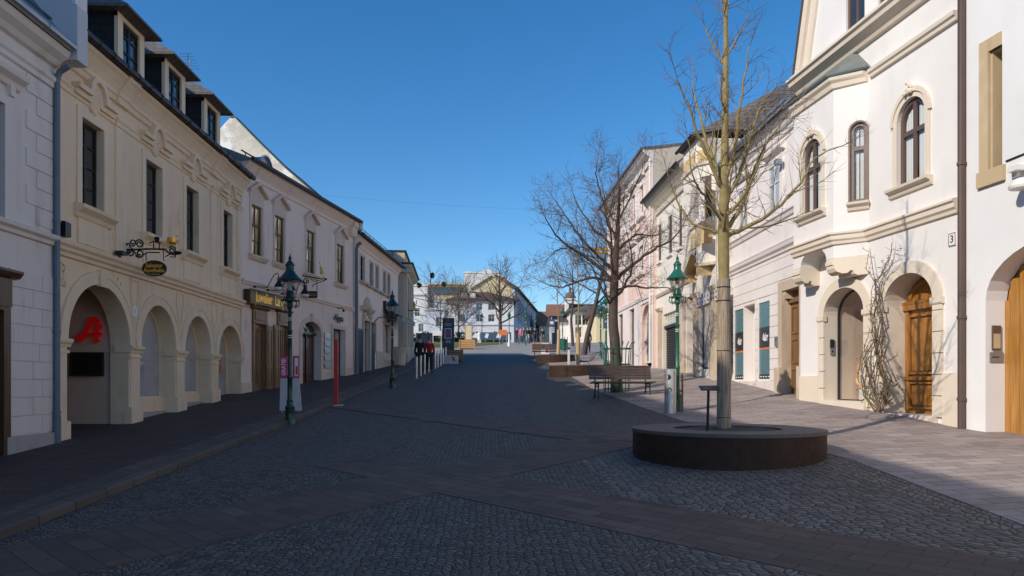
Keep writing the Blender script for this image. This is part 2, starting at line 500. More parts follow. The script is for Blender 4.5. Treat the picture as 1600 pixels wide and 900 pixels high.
M['bark'] = simple('grey brown bark', (.088, .066, .053), .95, 0, .4, 8, .6, 22)
M['twig'] = simple('reddish twig', (.15, .10, .078), .9, 0, .2, 4)
M['twig_lichen'] = simple('olive twig', (.16, .125, .06), .9, 0, .3, 4)
M['soil'] = simple('dark gravel soil', (.065, .058, .054), .95, 0, .5, 30, .8, 60)
M['navy'] = simple('navy panel', (.012, .022, .045), .35)
M['brick_red'] = plaster('red brick far', (.27, .13, .09))
M['lawn'] = simple('winter lawn', (.115, .125, .03), .95, 0, .35, 1.5)
M['hedge'] = simple('dark hedge leaves', (.022, .03, .012), .9, 0, .4, 5)
M['rose_cane'] = simple('straw rose cane', (.17, .12, .072), .85, 0, .3, 6)
M['leaf'] = simple('small rose leaf', (.10, .12, .035), .7, 0, .3, 5)
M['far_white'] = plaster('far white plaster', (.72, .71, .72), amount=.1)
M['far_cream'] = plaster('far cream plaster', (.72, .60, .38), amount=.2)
M['far_shade_tint'] = plaster('far white plaster with blue shade tint', (.58, .62, .70), amount=.2)  # white walls, with the blue cast of shade put into the base colour
M['skin'] = simple('skin', (.55, .33, .25), .6, 0, .05)
# ------------------------------------------------------------------ ground materials
def cobble_mat(name, dark, light, cell=.105, arc=1.25, rough=.75):
    m, nt, b = new_mat(name); t = NT(nt); p = t.pos(); x, y, z = t.sep(p)
    wob = t.noise(p, 1.1, 2)
    u = t.math('FRACT', t.math('DIVIDE', t.math('ADD', x, t.math('MULTIPLY', wob, .25)), arc))
    u = t.math('SUBTRACT', u, .5)
    yy = t.math('ADD', y, t.math('MULTIPLY', t.math('MULTIPLY', u, u), arc * 1.05))
    yy = t.math('ADD', yy, t.math('MULTIPLY', t.noise(p, 2.2, 2), .16))
    v = t.comb(t.math('DIVIDE', x, cell * 1.12), t.math('DIVIDE', yy, cell * .92))
    e = t.n('ShaderNodeTexVoronoi', voronoi_dimensions='2D', feature='DISTANCE_TO_EDGE')
    c = t.n('ShaderNodeTexVoronoi', voronoi_dimensions='2D', feature='F1')
    for q in (e, c):
        t.con(v, q.inputs['Vector']); q.inputs['Scale'].default_value = 1; q.inputs['Randomness'].default_value = .68
    rnd = t.sep(c.outputs['Color'])[0]
    big = t.rng(t.noise(p, .35, 4, .6), .35, .65)
    col = t.mix(rnd, dark, light)
    col = t.mix(t.math('MULTIPLY', big, .35), col, tuple(a * .72 for a in light))
    rnd2 = t.sep(c.outputs['Color'])[1]
    col = t.mix(t.math('MULTIPLY', t.rng(rnd2, .78, .82), .4), col, (light[0] * 1.15, light[1] * .98, light[2] * .86))
    joint = t.rng(e.outputs['Distance'], .03, .10)
    col = t.mix(joint, tuple(a * .32 for a in dark), col)
    t.con(col, b.inputs['Base Color'])
    t.con(t.rng(t.noise(p, 40, 3), .3, .7, rough - .15, rough + .1), b.inputs['Roughness'])
    h = t.math('MINIMUM', t.math('MULTIPLY', e.outputs['Distance'], 3.2), .75)
    h = t.math('ADD', h, t.math('MULTIPLY', rnd, .28)); h = t.math('ADD', h, t.math('MULTIPLY', t.noise(p, 55, 3), .12))
    t.bump(h, 1.0, .02, b)
    return m

def paver_mat(name, cols, w, h, ang=0.0, joint=.008, jcol=.3, bump=.5, rough=.8, stain=.3):
    m, nt, b = new_mat(name); t = NT(nt); p = t.pos()
    q = t.mapp(p, rot=(0, 0, ang))
    d = t.noise(p, .9, 2); x, y, z = t.sep(q)
    v = t.comb(x, t.math('ADD', y, t.math('MULTIPLY', d, .03)))
    br = t.n('ShaderNodeTexBrick'); t.con(v, br.inputs['Vector'])
    br.inputs['Scale'].default_value = 1; br.inputs['Brick Width'].default_value = w; br.inputs['Row Height'].default_value = h
    br.inputs['Mortar Size'].default_value = joint; br.inputs['Mortar Smooth'].default_value = .3
    br.inputs['Color1'].default_value = (0, 0, 0, 1); br.inputs['Color2'].default_value = (1, 1, 1, 1); br.inputs['Mortar'].default_value = (.5, .5, .5, 1)
    f = t.sep(br.outputs['Color'])[0]
    f = t.math('ADD', f, t.rng(t.noise(p, 3.5, 4), .2, .8, -.15, .15))
    n = len(cols); col = t.ramp(f, [(i / (n - 1), c) for i, c in enumerate(cols)])
    st = t.math('MULTIPLY', t.rng(t.noise(p, .7, 6, .65), .45, .7), stain)
    col = t.mix(st, col, tuple(a * .62 for a in cols[0]))
    sp = t.math('MULTIPLY', t.rng(t.noise(p, 26, 2), .68, .74), .25); col = t.mix(sp, col, tuple(min(1, a * 1.6) for a in cols[-1]))
    col = t.mix(br.outputs['Fac'], col, tuple(a * jcol for a in cols[0]))
    t.con(col, b.inputs['Base Color']); b.inputs['Roughness'].default_value = rough
    hh = t.math('SUBTRACT', t.math('MULTIPLY', t.noise(p, 30, 4), .25), br.outputs['Fac'])
    hh = t.math('ADD', hh, t.math('MULTIPLY', f, .25))
    t.bump(hh, bump, .012, b)
    return m

M['cobble'] = cobble_mat('granite setts', (.046, .042, .037), (.150, .134, .115), .064, 1.25)
M['cobble_big'] = cobble_mat('large setts', (.066, .059, .054), (.195, .172, .152), .098, 2.3)
M['band'] = paver_mat('reddish slab band', [(.064, .046, .039), (.122, .078, .060), (.082, .058, .047), (.138, .094, .072)], .42, .20, rad(44), .006, jcol=.55, bump=.6)
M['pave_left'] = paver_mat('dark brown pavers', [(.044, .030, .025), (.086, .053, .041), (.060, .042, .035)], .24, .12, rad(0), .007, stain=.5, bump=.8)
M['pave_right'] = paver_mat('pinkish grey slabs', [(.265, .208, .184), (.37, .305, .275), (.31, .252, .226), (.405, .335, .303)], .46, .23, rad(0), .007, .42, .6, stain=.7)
M['pave_far'] = paver_mat('pale square paving', [(.30, .27, .24), (.36, .32, .28)], 1.2, .6, 0, .012, .7, .2)
M['kerb'] = paver_mat('granite kerb', [(.070, .056, .048), (.105, .085, .07)], .6, 1.1, rad(90), .012, .4, .3)
M['earth'] = simple('far ground', (.20, .19, .16), .95, 0, .2, .4)

def knots(a, b, st):
    ks = {a, b} | {y for y, _ in CEN + LEF + RIG if a < y < b}
    n = int((b - a) / st)
    ks |= {round(a + i * st, 3) for i in range(n + 1) if a + i * st < b}
    return sorted(ks)

def sheet(name, m, xa, xb, ya, yb, dz, st=.5, nx=8, z=None, kind='structure'):
    """sheet between x=xa(y) and x=xb(y)"""
    mb = MB(); ys = knots(ya, yb, st); fa = xa if callable(xa) else (lambda y: xa); fb = xb if callable(xb) else (lambda y: xb)
    vs = []; fs = []
    for y in ys:
        xs = [lerp(fa(y), fb(y), i / nx) for i in range(nx + 1)]
        if xs[0] < 2.8 < xs[-1]: k = min(range(1, nx), key=lambda i: abs(xs[i] - 2.8)); xs[k] = 2.8
        for x in xs: vs.append((x, y, (z or gz)(x, y) + dz))
    w = nx + 1
    for j in range(len(ys) - 1):
        for i in range(nx): fs.append((j * w + i, j * w + i + 1, (j + 1) * w + i + 1, (j + 1) * w + i))
    mb.add(vs, fs, False)
    for j in range(len(ys) - 1):
        for i in (0, nx): a, b = vs[j * w + i], vs[(j + 1) * w + i]; mb.quad(a, b, (b[0], b[1], b[2] - .03), (a[0], a[1], a[2] - .03))
    return struct(mb.build(name, m), kind)

# terrain to the horizon
def build_ground():
    mb = MB(); xs = [-900, -300, -80, -20, -8.2, -6, KX - .3, 0, 2.8, 5, 8.2, 20, 80, 300, 900]
    ys = [-300, -60, -12] + [y for y, _ in CEN if y > -12] + [500, 1200]
    vs = [(x, y, gz(x, y) - .16 if y < 66 else gz(x, y) - .05) for y in ys for x in xs]; w = len(xs)
    mb.add(vs, [(j * w + i, j * w + i + 1, (j + 1) * w + i + 1, (j + 1) * w + i) for j in range(len(ys) - 1) for i in range(w - 1)])
    struct(mb.build('ground', M['earth']))
build_ground()

def croad(x, y):
    return gz(max(x, KX), y) if x < KX else gz(x, y)
EDGE = [(-12, 4.6), (6, 4.75), (10, 5.05), (12.3, 4.75), (14, 4.2), (16, 4.0), (24, 3.6), (66, 3.4)]
sheet('road', M['cobble'], KX - .02, lambda y: pl(EDGE, y), -12, 66, 0, .5, 10, z=croad)
sheet('road_setts_by_planter', M['cobble_big'], lambda y: pl([(2, 1.9), (6, 1.55), (12.5, 1.2)], y), lambda y: pl(EDGE, y) - .01, 2, 13.2, .0018, .25, 10)
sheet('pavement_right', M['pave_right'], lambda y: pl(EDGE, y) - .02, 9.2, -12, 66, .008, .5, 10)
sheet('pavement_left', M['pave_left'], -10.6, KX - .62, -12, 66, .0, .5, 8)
sheet('pavement_slabs_by_kerb', M['band'], KX - .63, KX - .24, -12, 50, .002, .5, 2)
sheet('square', M['pave_far'], -30, 40, 52.5, 150, .012, 2, 20, z=lambda x, y: gz(x, y))

def kerb():
    mb = MB(); ys = knots(-12, 49, .5)
    for y0, y1 in zip(ys, ys[1:]):
        P = []
        for y in (y0, y1):
            zt = gz(KX - .02, y); zb = croad(KX + .1, y) - .1
            P.append([(KX - .26, y, zt + .006), (KX - .02, y, zt + .006), (KX + .01, y, zt - .02), (KX + .015, y, zb)])
        for i in range(3): mb.quad(P[0][i], P[0][i + 1], P[1][i + 1], P[1][i])
    struct(mb.build('kerb', M['kerb']))
kerb()

def band(name, a, b, w, dz=.006):
    """diagonal strip of slabs laid into the setts"""
    mb = MB(); d = Vector((b[0] - a[0], b[1] - a[1])); L = d.length; d.normalize(); nrm = Vector((-d.y, d.x)); n = max(2, int(L / .12))
    vs = []
    for i in range(n + 1):
        c = Vector(a) + d * (L * i / n)
        for k in range(9):
            q = c + nrm * w * (k / 8 - .5); vs.append((q.x, q.y, gz(max(q.x, KX + .02), q.y) + dz))
    mb.add(vs, [(i * 9 + k, i * 9 + k + 1, i * 9 + k + 10, i * 9 + k + 9) for i in range(n) for k in range(8)])
    for i in range(n):
        for k in (0, 8): p, q = vs[i * 9 + k], vs[i * 9 + k + 9]; mb.quad(p, q, (q[0], q[1], q[2] - .03), (p[0], p[1], p[2] - .03))
    struct(mb.build(name, M['band']))
band('slab_band_crossing', (-2.0, 10.5), (5.2, 3.35), 1.25)
band('slab_band_diagonal', (-4.0, 5.2), (2.2, 12.6), 1.25, .009)
band('slab_band_diagonal_far', (2.2, 12.6), (-3.9, 19.5), 1.1, .012)
band('slab_band_crossing_far', (2.2, 12.6), (4.0, 14.9), 1.1, .015)

# ------------------------------------------------------------------ left side
F1 = Fac(-7.92, 0, 0, 1, True)
F2 = Fac(-8, 0, 0, 1, True)

def downpipe(f, par, s, z0, z1, n=.09, r=.055, m='pipe_blue', name='downpipe', shoe=True):
    mb = MB(); mb.tube([f.P(s, z, n) for z in (z0, z0 + .6, (z0 + z1) / 2, z1 - .25)] + [f.P(s, z1 - .1, n + .05), f.P(s, z1, n + .2)], r, 10)
    for z in (z0 + .55, z0 + 2.0, (z0 + z1) / 2 + .6): mb.tube([f.P(s, z - .025, n), f.P(s, z + .025, n)], r + .014, 10)
    if shoe: mb.tube([f.P(s, z0 - .05, n), f.P(s, z0 + .5, n)], r + .012, 10)
    return mb.build(name, M[m], par)

def house_one():
    f = F1
    h = thing('corner_house', 'grey rendered house with raised quoins and blue downpipe at the left photo edge', 'house', f.P(9, -1.9, 0))
    win = ('r', 10.88, 11.98, 2.66, 4.55); door = ('r', 10.45, 11.95, -2.4, 1.2)
    mb = MB(); f.wall(mb, rectp(-6, 13.36, -2.9, 6.0), [(outl(win), .16), (outl(door), .3), (rectp(7.3, 8.4, 2.66, 4.55), .16), (rectp(4, 5.1, 2.66, 4.55), .16)])
    f.shell(mb, -6, 13.36, -2.9, 6.0, 0, -9); mb.build('wall', M['grey_plaster'], h)
    # quoins and rusticated ground floor: raised blocks
    q = MB(); zz = 2.78; k = 0
    while zz < 5.2:
        f.box(q, 12.55 if k % 2 else 12.83, 13.33, zz, zz + .30, 0, .022); zz += .318; k += 1
    q.build('quoin', M['grey_plaster'], h)
    r = MB(); zz = -.84; k = 0
    while zz < 1.9:
        a = 12.12
        cut = 12.72 if k % 2 else 12.98
        if .1 < zz < .6: cut = 12.9
        for lo, hi in ((a, cut - .006), (cut + .006, 13.33)): f.box(r, lo, hi, zz, min(zz + .296, 1.98), 0, .022)
        for s in range(7):
            lo = 10.3 - s * 1.0 + (.5 if k % 2 else 0); f.box(r, lo - .99, lo - .01, zz, min(zz + .296, 1.98), 0, .022)
        zz += .308; k += 1
    r.build_each('rusticated_base', M['grey_plaster'], h)
    p = MB(); f.box(p, 12.0, 13.34, -2.8, -.87, .0, .07); f.box(p, -6, 10.4, -2.8, -.87, 0, .07); p.build_each('plinth', M['grey_stone'], h)
    c = MB(); f.extr(c, [(0, 2.48), (.05, 2.5), (.06, 2.56), (.12, 2.6), (.13, 2.67), (0, 2.7)], -6, 13.35)
    f.extr(c, [(0, 5.32), (.05, 5.34), (.05, 5.42), (.09, 5.46), (.09, 5.52), (0, 5.54)], -6, 13.35)
    f.extr(c, [(0, 5.72), (.08, 5.74), (.14, 5.82), (.26, 5.9), (.3, 5.98), (.3, 6.02), (0, 6.03)], -6, 13.35)
    c.build('cornice', M['grey_plaster'], h)
    for s0, s1 in ((10.88, 11.98), (7.3, 8.4), (4, 5.1)):
        w = window(f, h, ('r', s0, s1, 2.66, 4.55), -.1, .07, [(.5, .08)], [(.62, .08)], M['brown_frame'], M['glass'])
        hb = MB(); f.ring(hb, rectp(s0 - .2, s1 + .2, 2.6, 4.75), rectp(s0, s1, 2.62, 4.55), 0, .035); hb.build('surround', M['grey_plaster'], w)
        hb = MB(); f.extr(hb, [(0, 4.86), (.06, 4.88), (.1, 4.96), (.2, 5.02), (.22, 5.1), (0, 5.14)], s0 - .36, s1 + .36)
        for s in (s0 - .18, s1 + .06): f.box(hb, s, s + .12, 4.72, 4.9, 0, .09)
        hb.build('hood', M['grey_plaster'], w)
    d = MB(); f.ring(d, [(10.28, -2.3), (12.1, -2.3), (12.1, 1.25), (10.28, 1.25)], [(10.45, -2.4), (11.93, -2.4), (11.93, 1.2), (10.45, 1.2)], -.25, .05)
    f.box(d, 10.26, 12.12, 1.26, 1.72, -.02, .06); f.extr(d, [(0, 1.72), (.1, 1.74), (.16, 1.82), (.16, 1.86), (0, 1.9)], 10.1, 12.26)
    f.box(d, 10.45, 11.93, -2.3, 1.2, -.29, -.25)
    f.box(d, 10.65, 11.7, -.9, .9, -.25, -.22)
    d.build('door', M['walnut'], h)
    g = MB(); g.tube([f.P(-6, 6.1, .36), f.P(5, 6.1, .36), f.P(13.3, 6.1, .36)], .085, 10)
    for s in range(6, 14): g.tube([f.P(s - .5, 6.1, .36), f.P(s - .47, 6.1, .36)], .1, 10)
    g.build('gutter', M['zinc'], h)
    rf = MB(); f.extr(rf, [(.34, 6.12), (-4.7, 12.15), (-9.4, 6.12), (-9.2, 6.05), (.34, 6.05)], -6, 13.35); rf.build('roof', M['zinc_blue'], h)
    sg = MB()
    for dz in (.16, .30): sg.tube([f.P(-6, 6.2 + dz, .1), f.P(13.1, 6.2 + dz, .1)], .022, 6)
    for s in range(5, 14): sg.tube([f.P(s, 6.15, .18), f.P(s, 6.52, .08)], .016, 5)
    sg.build('snow_guard', M['zinc_blue'], h)
    downpipe(f, h, 13.32, -1.06, 5.75, .07)
house_one()

def hood_shell(f, par, sc, z):
    """arched pediment with a shell medallion under it"""
    mb = MB(); k = 14
    def cur(e, r=.33):
        pts = [(sc - .72, z - e), (sc - .42, z - e)]
        for i in range(k + 1):
            a = PI - PI * i / k; pts.append((sc + (r - e * .8) * math.cos(a), z + (r - e) * math.sin(a) - e * (1 - math.sin(a)) + .02 * math.sin(a)))
        return pts + [(sc + .42, z - e), (sc + .72, z - e)]
    f.ring(mb, cur(0), cur(.10), 0, .17, False); f.ring(mb, cur(.09), cur(.2), 0, .09, False)
    # shell
    rings = []
    for rr, nn in ((.25, .01), (.24, .06), (.19, .09), (.05, .11)):
        rings.append([f.P(sc + rr * .82 * math.cos(2 * PI * i / 24), z - .02 - .06 + rr * 1.15 * math.sin(2 * PI * i / 24), nn - (.018 if i % 2 else 0)) for i in range(24)])
    mb.loft(rings, True, False)
    mb.ball(f.P(sc, z - .33, .03), .07, 8)
    return mb.build('pediment', M['cream_trim'], par)

def house_two():
    f = F2; S0, S1 = 13.405, 23.38
    h = thing('pharmacy_house', 'cream two storey house with four arches, shell pediments and three dark dormers', 'house', f.P(18, -.8, 0))
    wins = [(f.s(a), f.s(b)) for a, b in ((126.7, 160.8), (226.8, 252), (290, 309), (348, 362))]
    holes = [(rectp(a, b, 3.5, 5.22), .22) for a, b in wins]
    ax = [f.s(q) for q in (104.5, 201.2, 218.6, 273.5, 288, 328.4, 340.8, 376)]
    arches = [(ax[0], ax[1], .86, 1.16, .40), (ax[2], ax[3], .86, 1.02, .42), (ax[4], ax[5], .86, .98, .42), (ax[6], ax[7], .86, .92, .5)]
    holes += [(archp(a, b, -2.4, zs, ri, 20), dp) for a, b, zs, ri, dp in arches]
    mb = MB(); f.wall(mb, rectp(S0, S1, -2.8, 6.3), holes); f.shell(mb, S0, S1, -2.8, 6.3, -.02, -8.4); mb.build('wall', M['cream'], h)
    # arcade: archivolts, imposts, pier bases
    t = MB()
    for i, (a, b, zs, ri, dp) in enumerate(arches):
        o = openarch(a - .22, b + .22, .86, zs, ri + .22, 22); inn = openarch(a - .005, b + .005, .86, zs, ri + .005, 22)
        f.ring(t, o[1:-1], inn[1:-1], 0, .035, False)
        o2 = openarch(a - .27, b + .27, .86, zs, ri + .27, 22); f.ring(t, o2[1:-1], openarch(a - .2, b + .2, .86, zs, ri + .2, 22)[1:-1], 0, .05, False)
    m0 = (ax[0] + ax[1]) / 2; f.box(t, m0 - .13, m0 + .13, 1.98, 2.32, 0, .085)
    t.build('archivolt', M['cream_trim'], h)
    piers = [(S0, ax[0]), (ax[1], ax[2]), (ax[3], ax[4]), (ax[5], ax[6]), (ax[7], S1)]
    pm = MB()
    for a, b in piers:
        zb = gz(-8, (a + b) / 2)
        f.box(pm, a + .05, b - .05, zb - .2, .72, 0, .03)
        f.box(pm, a - .012, b + .012, zb - .6, zb + .36, -.3, .07)
        f.extr(pm, [(-.3, .70), (.05, .70), (.06, .74), (.1, .79), (.11, .85), (.05, .86), (-.3, .86)], a - .04, b + .04)
        f.extr(pm, [(-.3, .58), (.04, .58), (.05, .61), (.04, .64), (-.3, .64)], a - .014, b + .014)
    pm.build_each('pier', M['cream_trim'], h)
    lo = MB()      # spandrel panels
    for a, b in ((ax[1] + .06, ax[2] - .06), (ax[3] + .06, ax[4] - .06), (ax[5] + .06, ax[6] - .06)):
        f.ring(lo, [(a, 2.36), (b, 2.36), (b, 1.98), ((a + b) / 2, 1.35), (a, 1.98)], [(a + .05, 2.31), (b - .05, 2.31), (b - .05, 1.99), ((a + b) / 2, 1.46), (a + .05, 1.99)], 0, .025)
    rnd = random.Random(4)
    for s in (13.72, 15.75):
        for i in range(9): f.P; lo.tube([f.P(s + rnd.uniform(-.1, .14), 1.9 + rnd.uniform(-.1, .4), .01), f.P(s + rnd.uniform(-.1, .14), 1.9 + rnd.uniform(-.1, .4), .02), f.P(s + rnd.uniform(-.1, .14), 1.9 + rnd.uniform(-.1, .4), .01)], .018, 5)
    lo.build_each('spandrel_ornament', M['cream_trim'], h)
    c = MB(); f.extr(c, [(0, 2.38), (.05, 2.40), (.06, 2.46), (.11, 2.50), (.12, 2.55), (.17, 2.60), (.18, 2.66), (.02, 2.70), (0, 2.70)], S0, S1 + .02)
    c.build('string_course', M['cream_trim'], h)
    c = MB()
    f.extr(c, [(0, 5.98), (.05, 6.0), (.07, 6.07), (.05, 6.10), (.09, 6.13), (.10, 6.2), (.16, 6.3), (.25, 6.42), (.31, 6.47), (.32, 6.53), (0, 6.55)], S0 + .1, S1 + .02)
    for a in (15.62, 20.86): f.extr(c, [(0, 5.96), (.09, 5.98), (.11, 6.07), (.09, 6.10), (.13, 6.13), (.15, 6.2), (.21, 6.3), (.29, 6.41), (.345, 6.46), (.35, 6.54), (0, 6.56)], a - .04, a + .46)
    c.build('eaves_cornice', M['cream_trim'], h)
    pil = MB()
    for a, b in ((13.45, 13.72), (15.62, 16.04), (20.86, 21.28), (23.0, 23.36)):
        f.box(pil, a, b, 2.7, 5.5, 0, .035); f.extr(pil, [(0, 5.48), (.06, 5.5), (.07, 5.58), (.1, 5.62), (.1, 5.66), (0, 5.68)], a - .03, b + .03)
    f.extr(pil, [(0, 5.50), (.03, 5.52), (.035, 5.6), (.06, 5.63), (.06, 5.66), (0, 5.67)], S0 + .02, S1 - .02)
    pil.build('pilaster', M['cream_trim'], h)
    for a, b in wins:
        w = window(f, h, ('r', a, b, 3.5, 5.22), -.13, .06, [(.5, .07)], [.26, .5, .74], M['dark_frame'], M['glass'], .025)
        x = MB(); f.ring(x, rectp(a - .17, b + .17, 3.36, 5.40), rectp(a - .004, b + .004, 3.38, 5.222), 0, .03); x.build('surround', M['cream_trim'], w)
        x = MB(); f.extr(x, [(0, 3.22), (.05, 3.24), (.09, 3.32), (.2, 3.40), (.21, 3.47), (0, 3.50)], a - .26, b + .26)
        f.box(x, a - .14, b + .14, 2.75, 3.24, 0, .03); x.build('sill', M['cream_trim'], w)
        hood_shell(f, w, (a + b) / 2, 5.78)
    # porch behind the first arch
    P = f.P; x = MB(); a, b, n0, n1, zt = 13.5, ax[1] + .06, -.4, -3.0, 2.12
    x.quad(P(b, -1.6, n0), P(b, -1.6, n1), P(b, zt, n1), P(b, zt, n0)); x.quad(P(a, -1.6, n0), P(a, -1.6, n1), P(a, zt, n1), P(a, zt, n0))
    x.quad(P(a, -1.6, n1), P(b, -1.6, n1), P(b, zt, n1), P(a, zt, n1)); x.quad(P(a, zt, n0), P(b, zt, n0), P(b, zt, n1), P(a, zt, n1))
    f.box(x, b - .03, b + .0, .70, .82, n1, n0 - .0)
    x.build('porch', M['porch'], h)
    for i, (a, b, zs, ri, dp) in enumerate(arches[1:3]):
        w = window(f, h, ('a', a, b, -.34 if i == 0 else -.24, zs, ri), -.36, .035, [], [], M['cream_trim'], M['glass_shop'], name='shop_window')
        x = MB(); f.box(x, a, b, -2.0, (-.34 if i == 0 else -.24), -.42, -.30); x.build('apron', M['cream'], w)
        x = MB(); f.box(x, a + .01, b - .01, -2.0, gz(-8, a) + .18, -.31, -.22); x.build('stone_base', M['grey_stone'], w)
    a, b, zs, ri, dp = arches[3]
    d = window(f, h, ('a', a, b, -.42, zs, ri), -.42, .05, [(.55, .2)], [], M['cream_trim'], M['glass_shop'], name='shop_door')
    x = MB(); x.tube([f.P(22.55, .32, -.4), f.P(22.55, .42, -.33), f.P(22.55, .75, -.33), f.P(22.55, .85, -.4)], .035, 8); x.build('handle', M['orange_film'], d)
    # roof, gutter, dormers
    R = lambda n: 6.6 + (.3 - n) * .98
    rf = MB(); f.extr(rf, [(.36, 6.56), (.36, 6.61), (-4.2, R(-4.2)), (-8.8, 6.6), (-8.8, 6.55)], S0, S1); rf.build('roof', M['tile_dark'], h)
    g = MB(); g.tube([f.P(S0 + .15, 6.6, .40), f.P(18, 6.6, .40), f.P(S1 + .05, 6.6, .40)], .075, 9)
    for i in range(19): g.tube([f.P(13.7 + i * .52, 6.6, .40), f.P(13.73 + i * .52, 6.6, .40)], .088, 9)
    g.build('gutter', M['gutter'], h)
    for px in (205, 273.5, 331.5):
        s = f.s(px, -.1); n0 = -.12; hw = .60; z0, z1 = 6.95, 8.12
        D = MB(); bk = -1.9
        for e in (-1, 1):
            sd = s + e * (hw - .03); D.add([P(sd, z0 - .35, n0), P(sd, z1, n0), P(sd, z1, bk)], [(0, 1, 2)]); D.add([P(sd - e * .06, z0 - .35, n0), P(sd - e * .06, z1, n0), P(sd - e * .06, z1, bk)], [(0, 1, 2)])
        f.box(D, s - hw, s + hw, z0 - .35, z0 - .02, n0 - .1, n0 - .01)
        d = D.build('dormer', M['shingle'], h)
        W = MB()
        for e in (-1, 1): f.box(W, s + e * (hw - .11) - .11, s + e * (hw - .11) + .11, z0 - .02, z1, n0 - .05, n0 + .03)
        f.box(W, s - hw, s + hw, z1 - .12, z1, n0 - .05, n0 + .025); f.box(W, s - hw + .2, s + hw - .2, z0 - .02, z0 + .08, n0 - .05, n0 + .02)
        W.build('post', M['cream_trim'], d)
        window(f, d, ('r', s - hw + .20, s + hw - .20, z0 + .08, z1 - .12), n0 - .02, .06, [(.5, .08)], [.36, .7], M['dark_frame'], M['glass'], .03)
        Rr = MB(); ov = .35; tip = 9.0
        A = [P(s - hw - .22, z1 - .02, n0 + ov), P(s + hw + .22, z1 - .02, n0 + ov), P(s + hw + .22, z1 - .02, -2.2), P(s - hw - .22, z1 - .02, -2.2)]
        Bq = [P(s - .22, z1 + .55, n0 - .35), P(s + .22, z1 + .55, n0 - .35), P(s + .32, z1 + .72, -2.6), P(s - .32, z1 + .72, -2.6)]
        Cq = [(x_, y_, z_ + .05) for x_, y_, z_ in A]
        Rr.loft([A, Cq, Bq], True, False); Rr.build('dormer_roof', M['tile_grey'], d)
    fw = MB(); fw.box(-16, -7.52, 13.38, 13.72, 5.9, 6.9); fw.add([], [])
    fw.box(-16, -7.6, 13.38, 13.72, 6.9, 8.6); fw.build('firewall', M['firewall'], h)
    wp = MB(); wp.box(-7.6, -7.54, 13.36, 13.74, 6.9, 8.7); wp.build('firewall_edge', M['white'], h)
    st = thing('wall_number_plate', 'small white house number plate between the first two arches', 'number plate', f.P(16.2, 1.55, .03))
    x = MB(); f.box(x, 16.33, 16.51, 1.52, 1.74, .0, .04); x.build('plate', M['white_print'], st)
    x = MB(); ftext(f, x, '1', 16.42, 1.63, .041, .15); x.build('number', M['navy'], st)
    bx = thing('spot_lamp', 'little black floodlight on the cream ledge left of the hanging pharmacy sign', 'lamp', f.P(15.6, 2.72, .12))
    x = MB(); f.box(x, 15.52, 15.70, 2.74, 2.82, .05, .22); x.tube([f.P(15.6, 2.69, .12), f.P(15.6, 2.76, .12)], .03, 6); x.build('housing', M['black'], bx)
    bx = thing('alarm_box', 'black box on the cream wall beside the blue downpipe', 'alarm box', f.P(13.6, 2.75, .1))
    x = MB(); f.box(x, 13.5, 13.68, 2.72, 2.98, .03, .2); f.box(x, 13.52, 13.66, 2.98, 3.0, .04, .17); x.build('housing', M['black'], bx)
    an = thing('roof_antenna', 'thin television antenna standing on the dark dormer roofs', 'antenna', f.P(22.9, 8.3, -1.42))
    # mast stands on the main roof slope
    s, n = 22.9, -1.42; zz = R(n); x = MB(); x.tube([f.P(s, zz - .1, n), f.P(s, zz + 1.85, n)], .018, 6); zz += .5
    x.tube([f.P(s - .5, zz + 1.32, n + .15), f.P(s + .2, zz + 1.12, n - .1)], .012, 5)
    for i in range(6): x.tube([f.P(s - .5 + i * .13, zz + 1.32 - i * .037, n - .1), f.P(s - .5 + i * .13, zz + 1.32 - i * .037, n + .3)], .006, 4)
    x.build('mast', M['zinc'], an)
house_two()

def flat_ornament(mb, f3, pts, r):
    mb.tube([f3(*p) for p in pts], r, 6)

def spiral(c, r0, r1, a0, turns, n=18):
    return [(c[0] + lerp(r0, r1, i / n) * math.cos(a0 + turns * 2 * PI * i / n), c[1] + lerp(r0, r1, i / n) * math.sin(a0 + turns * 2 * PI * i / n)) for i in range(n + 1)]

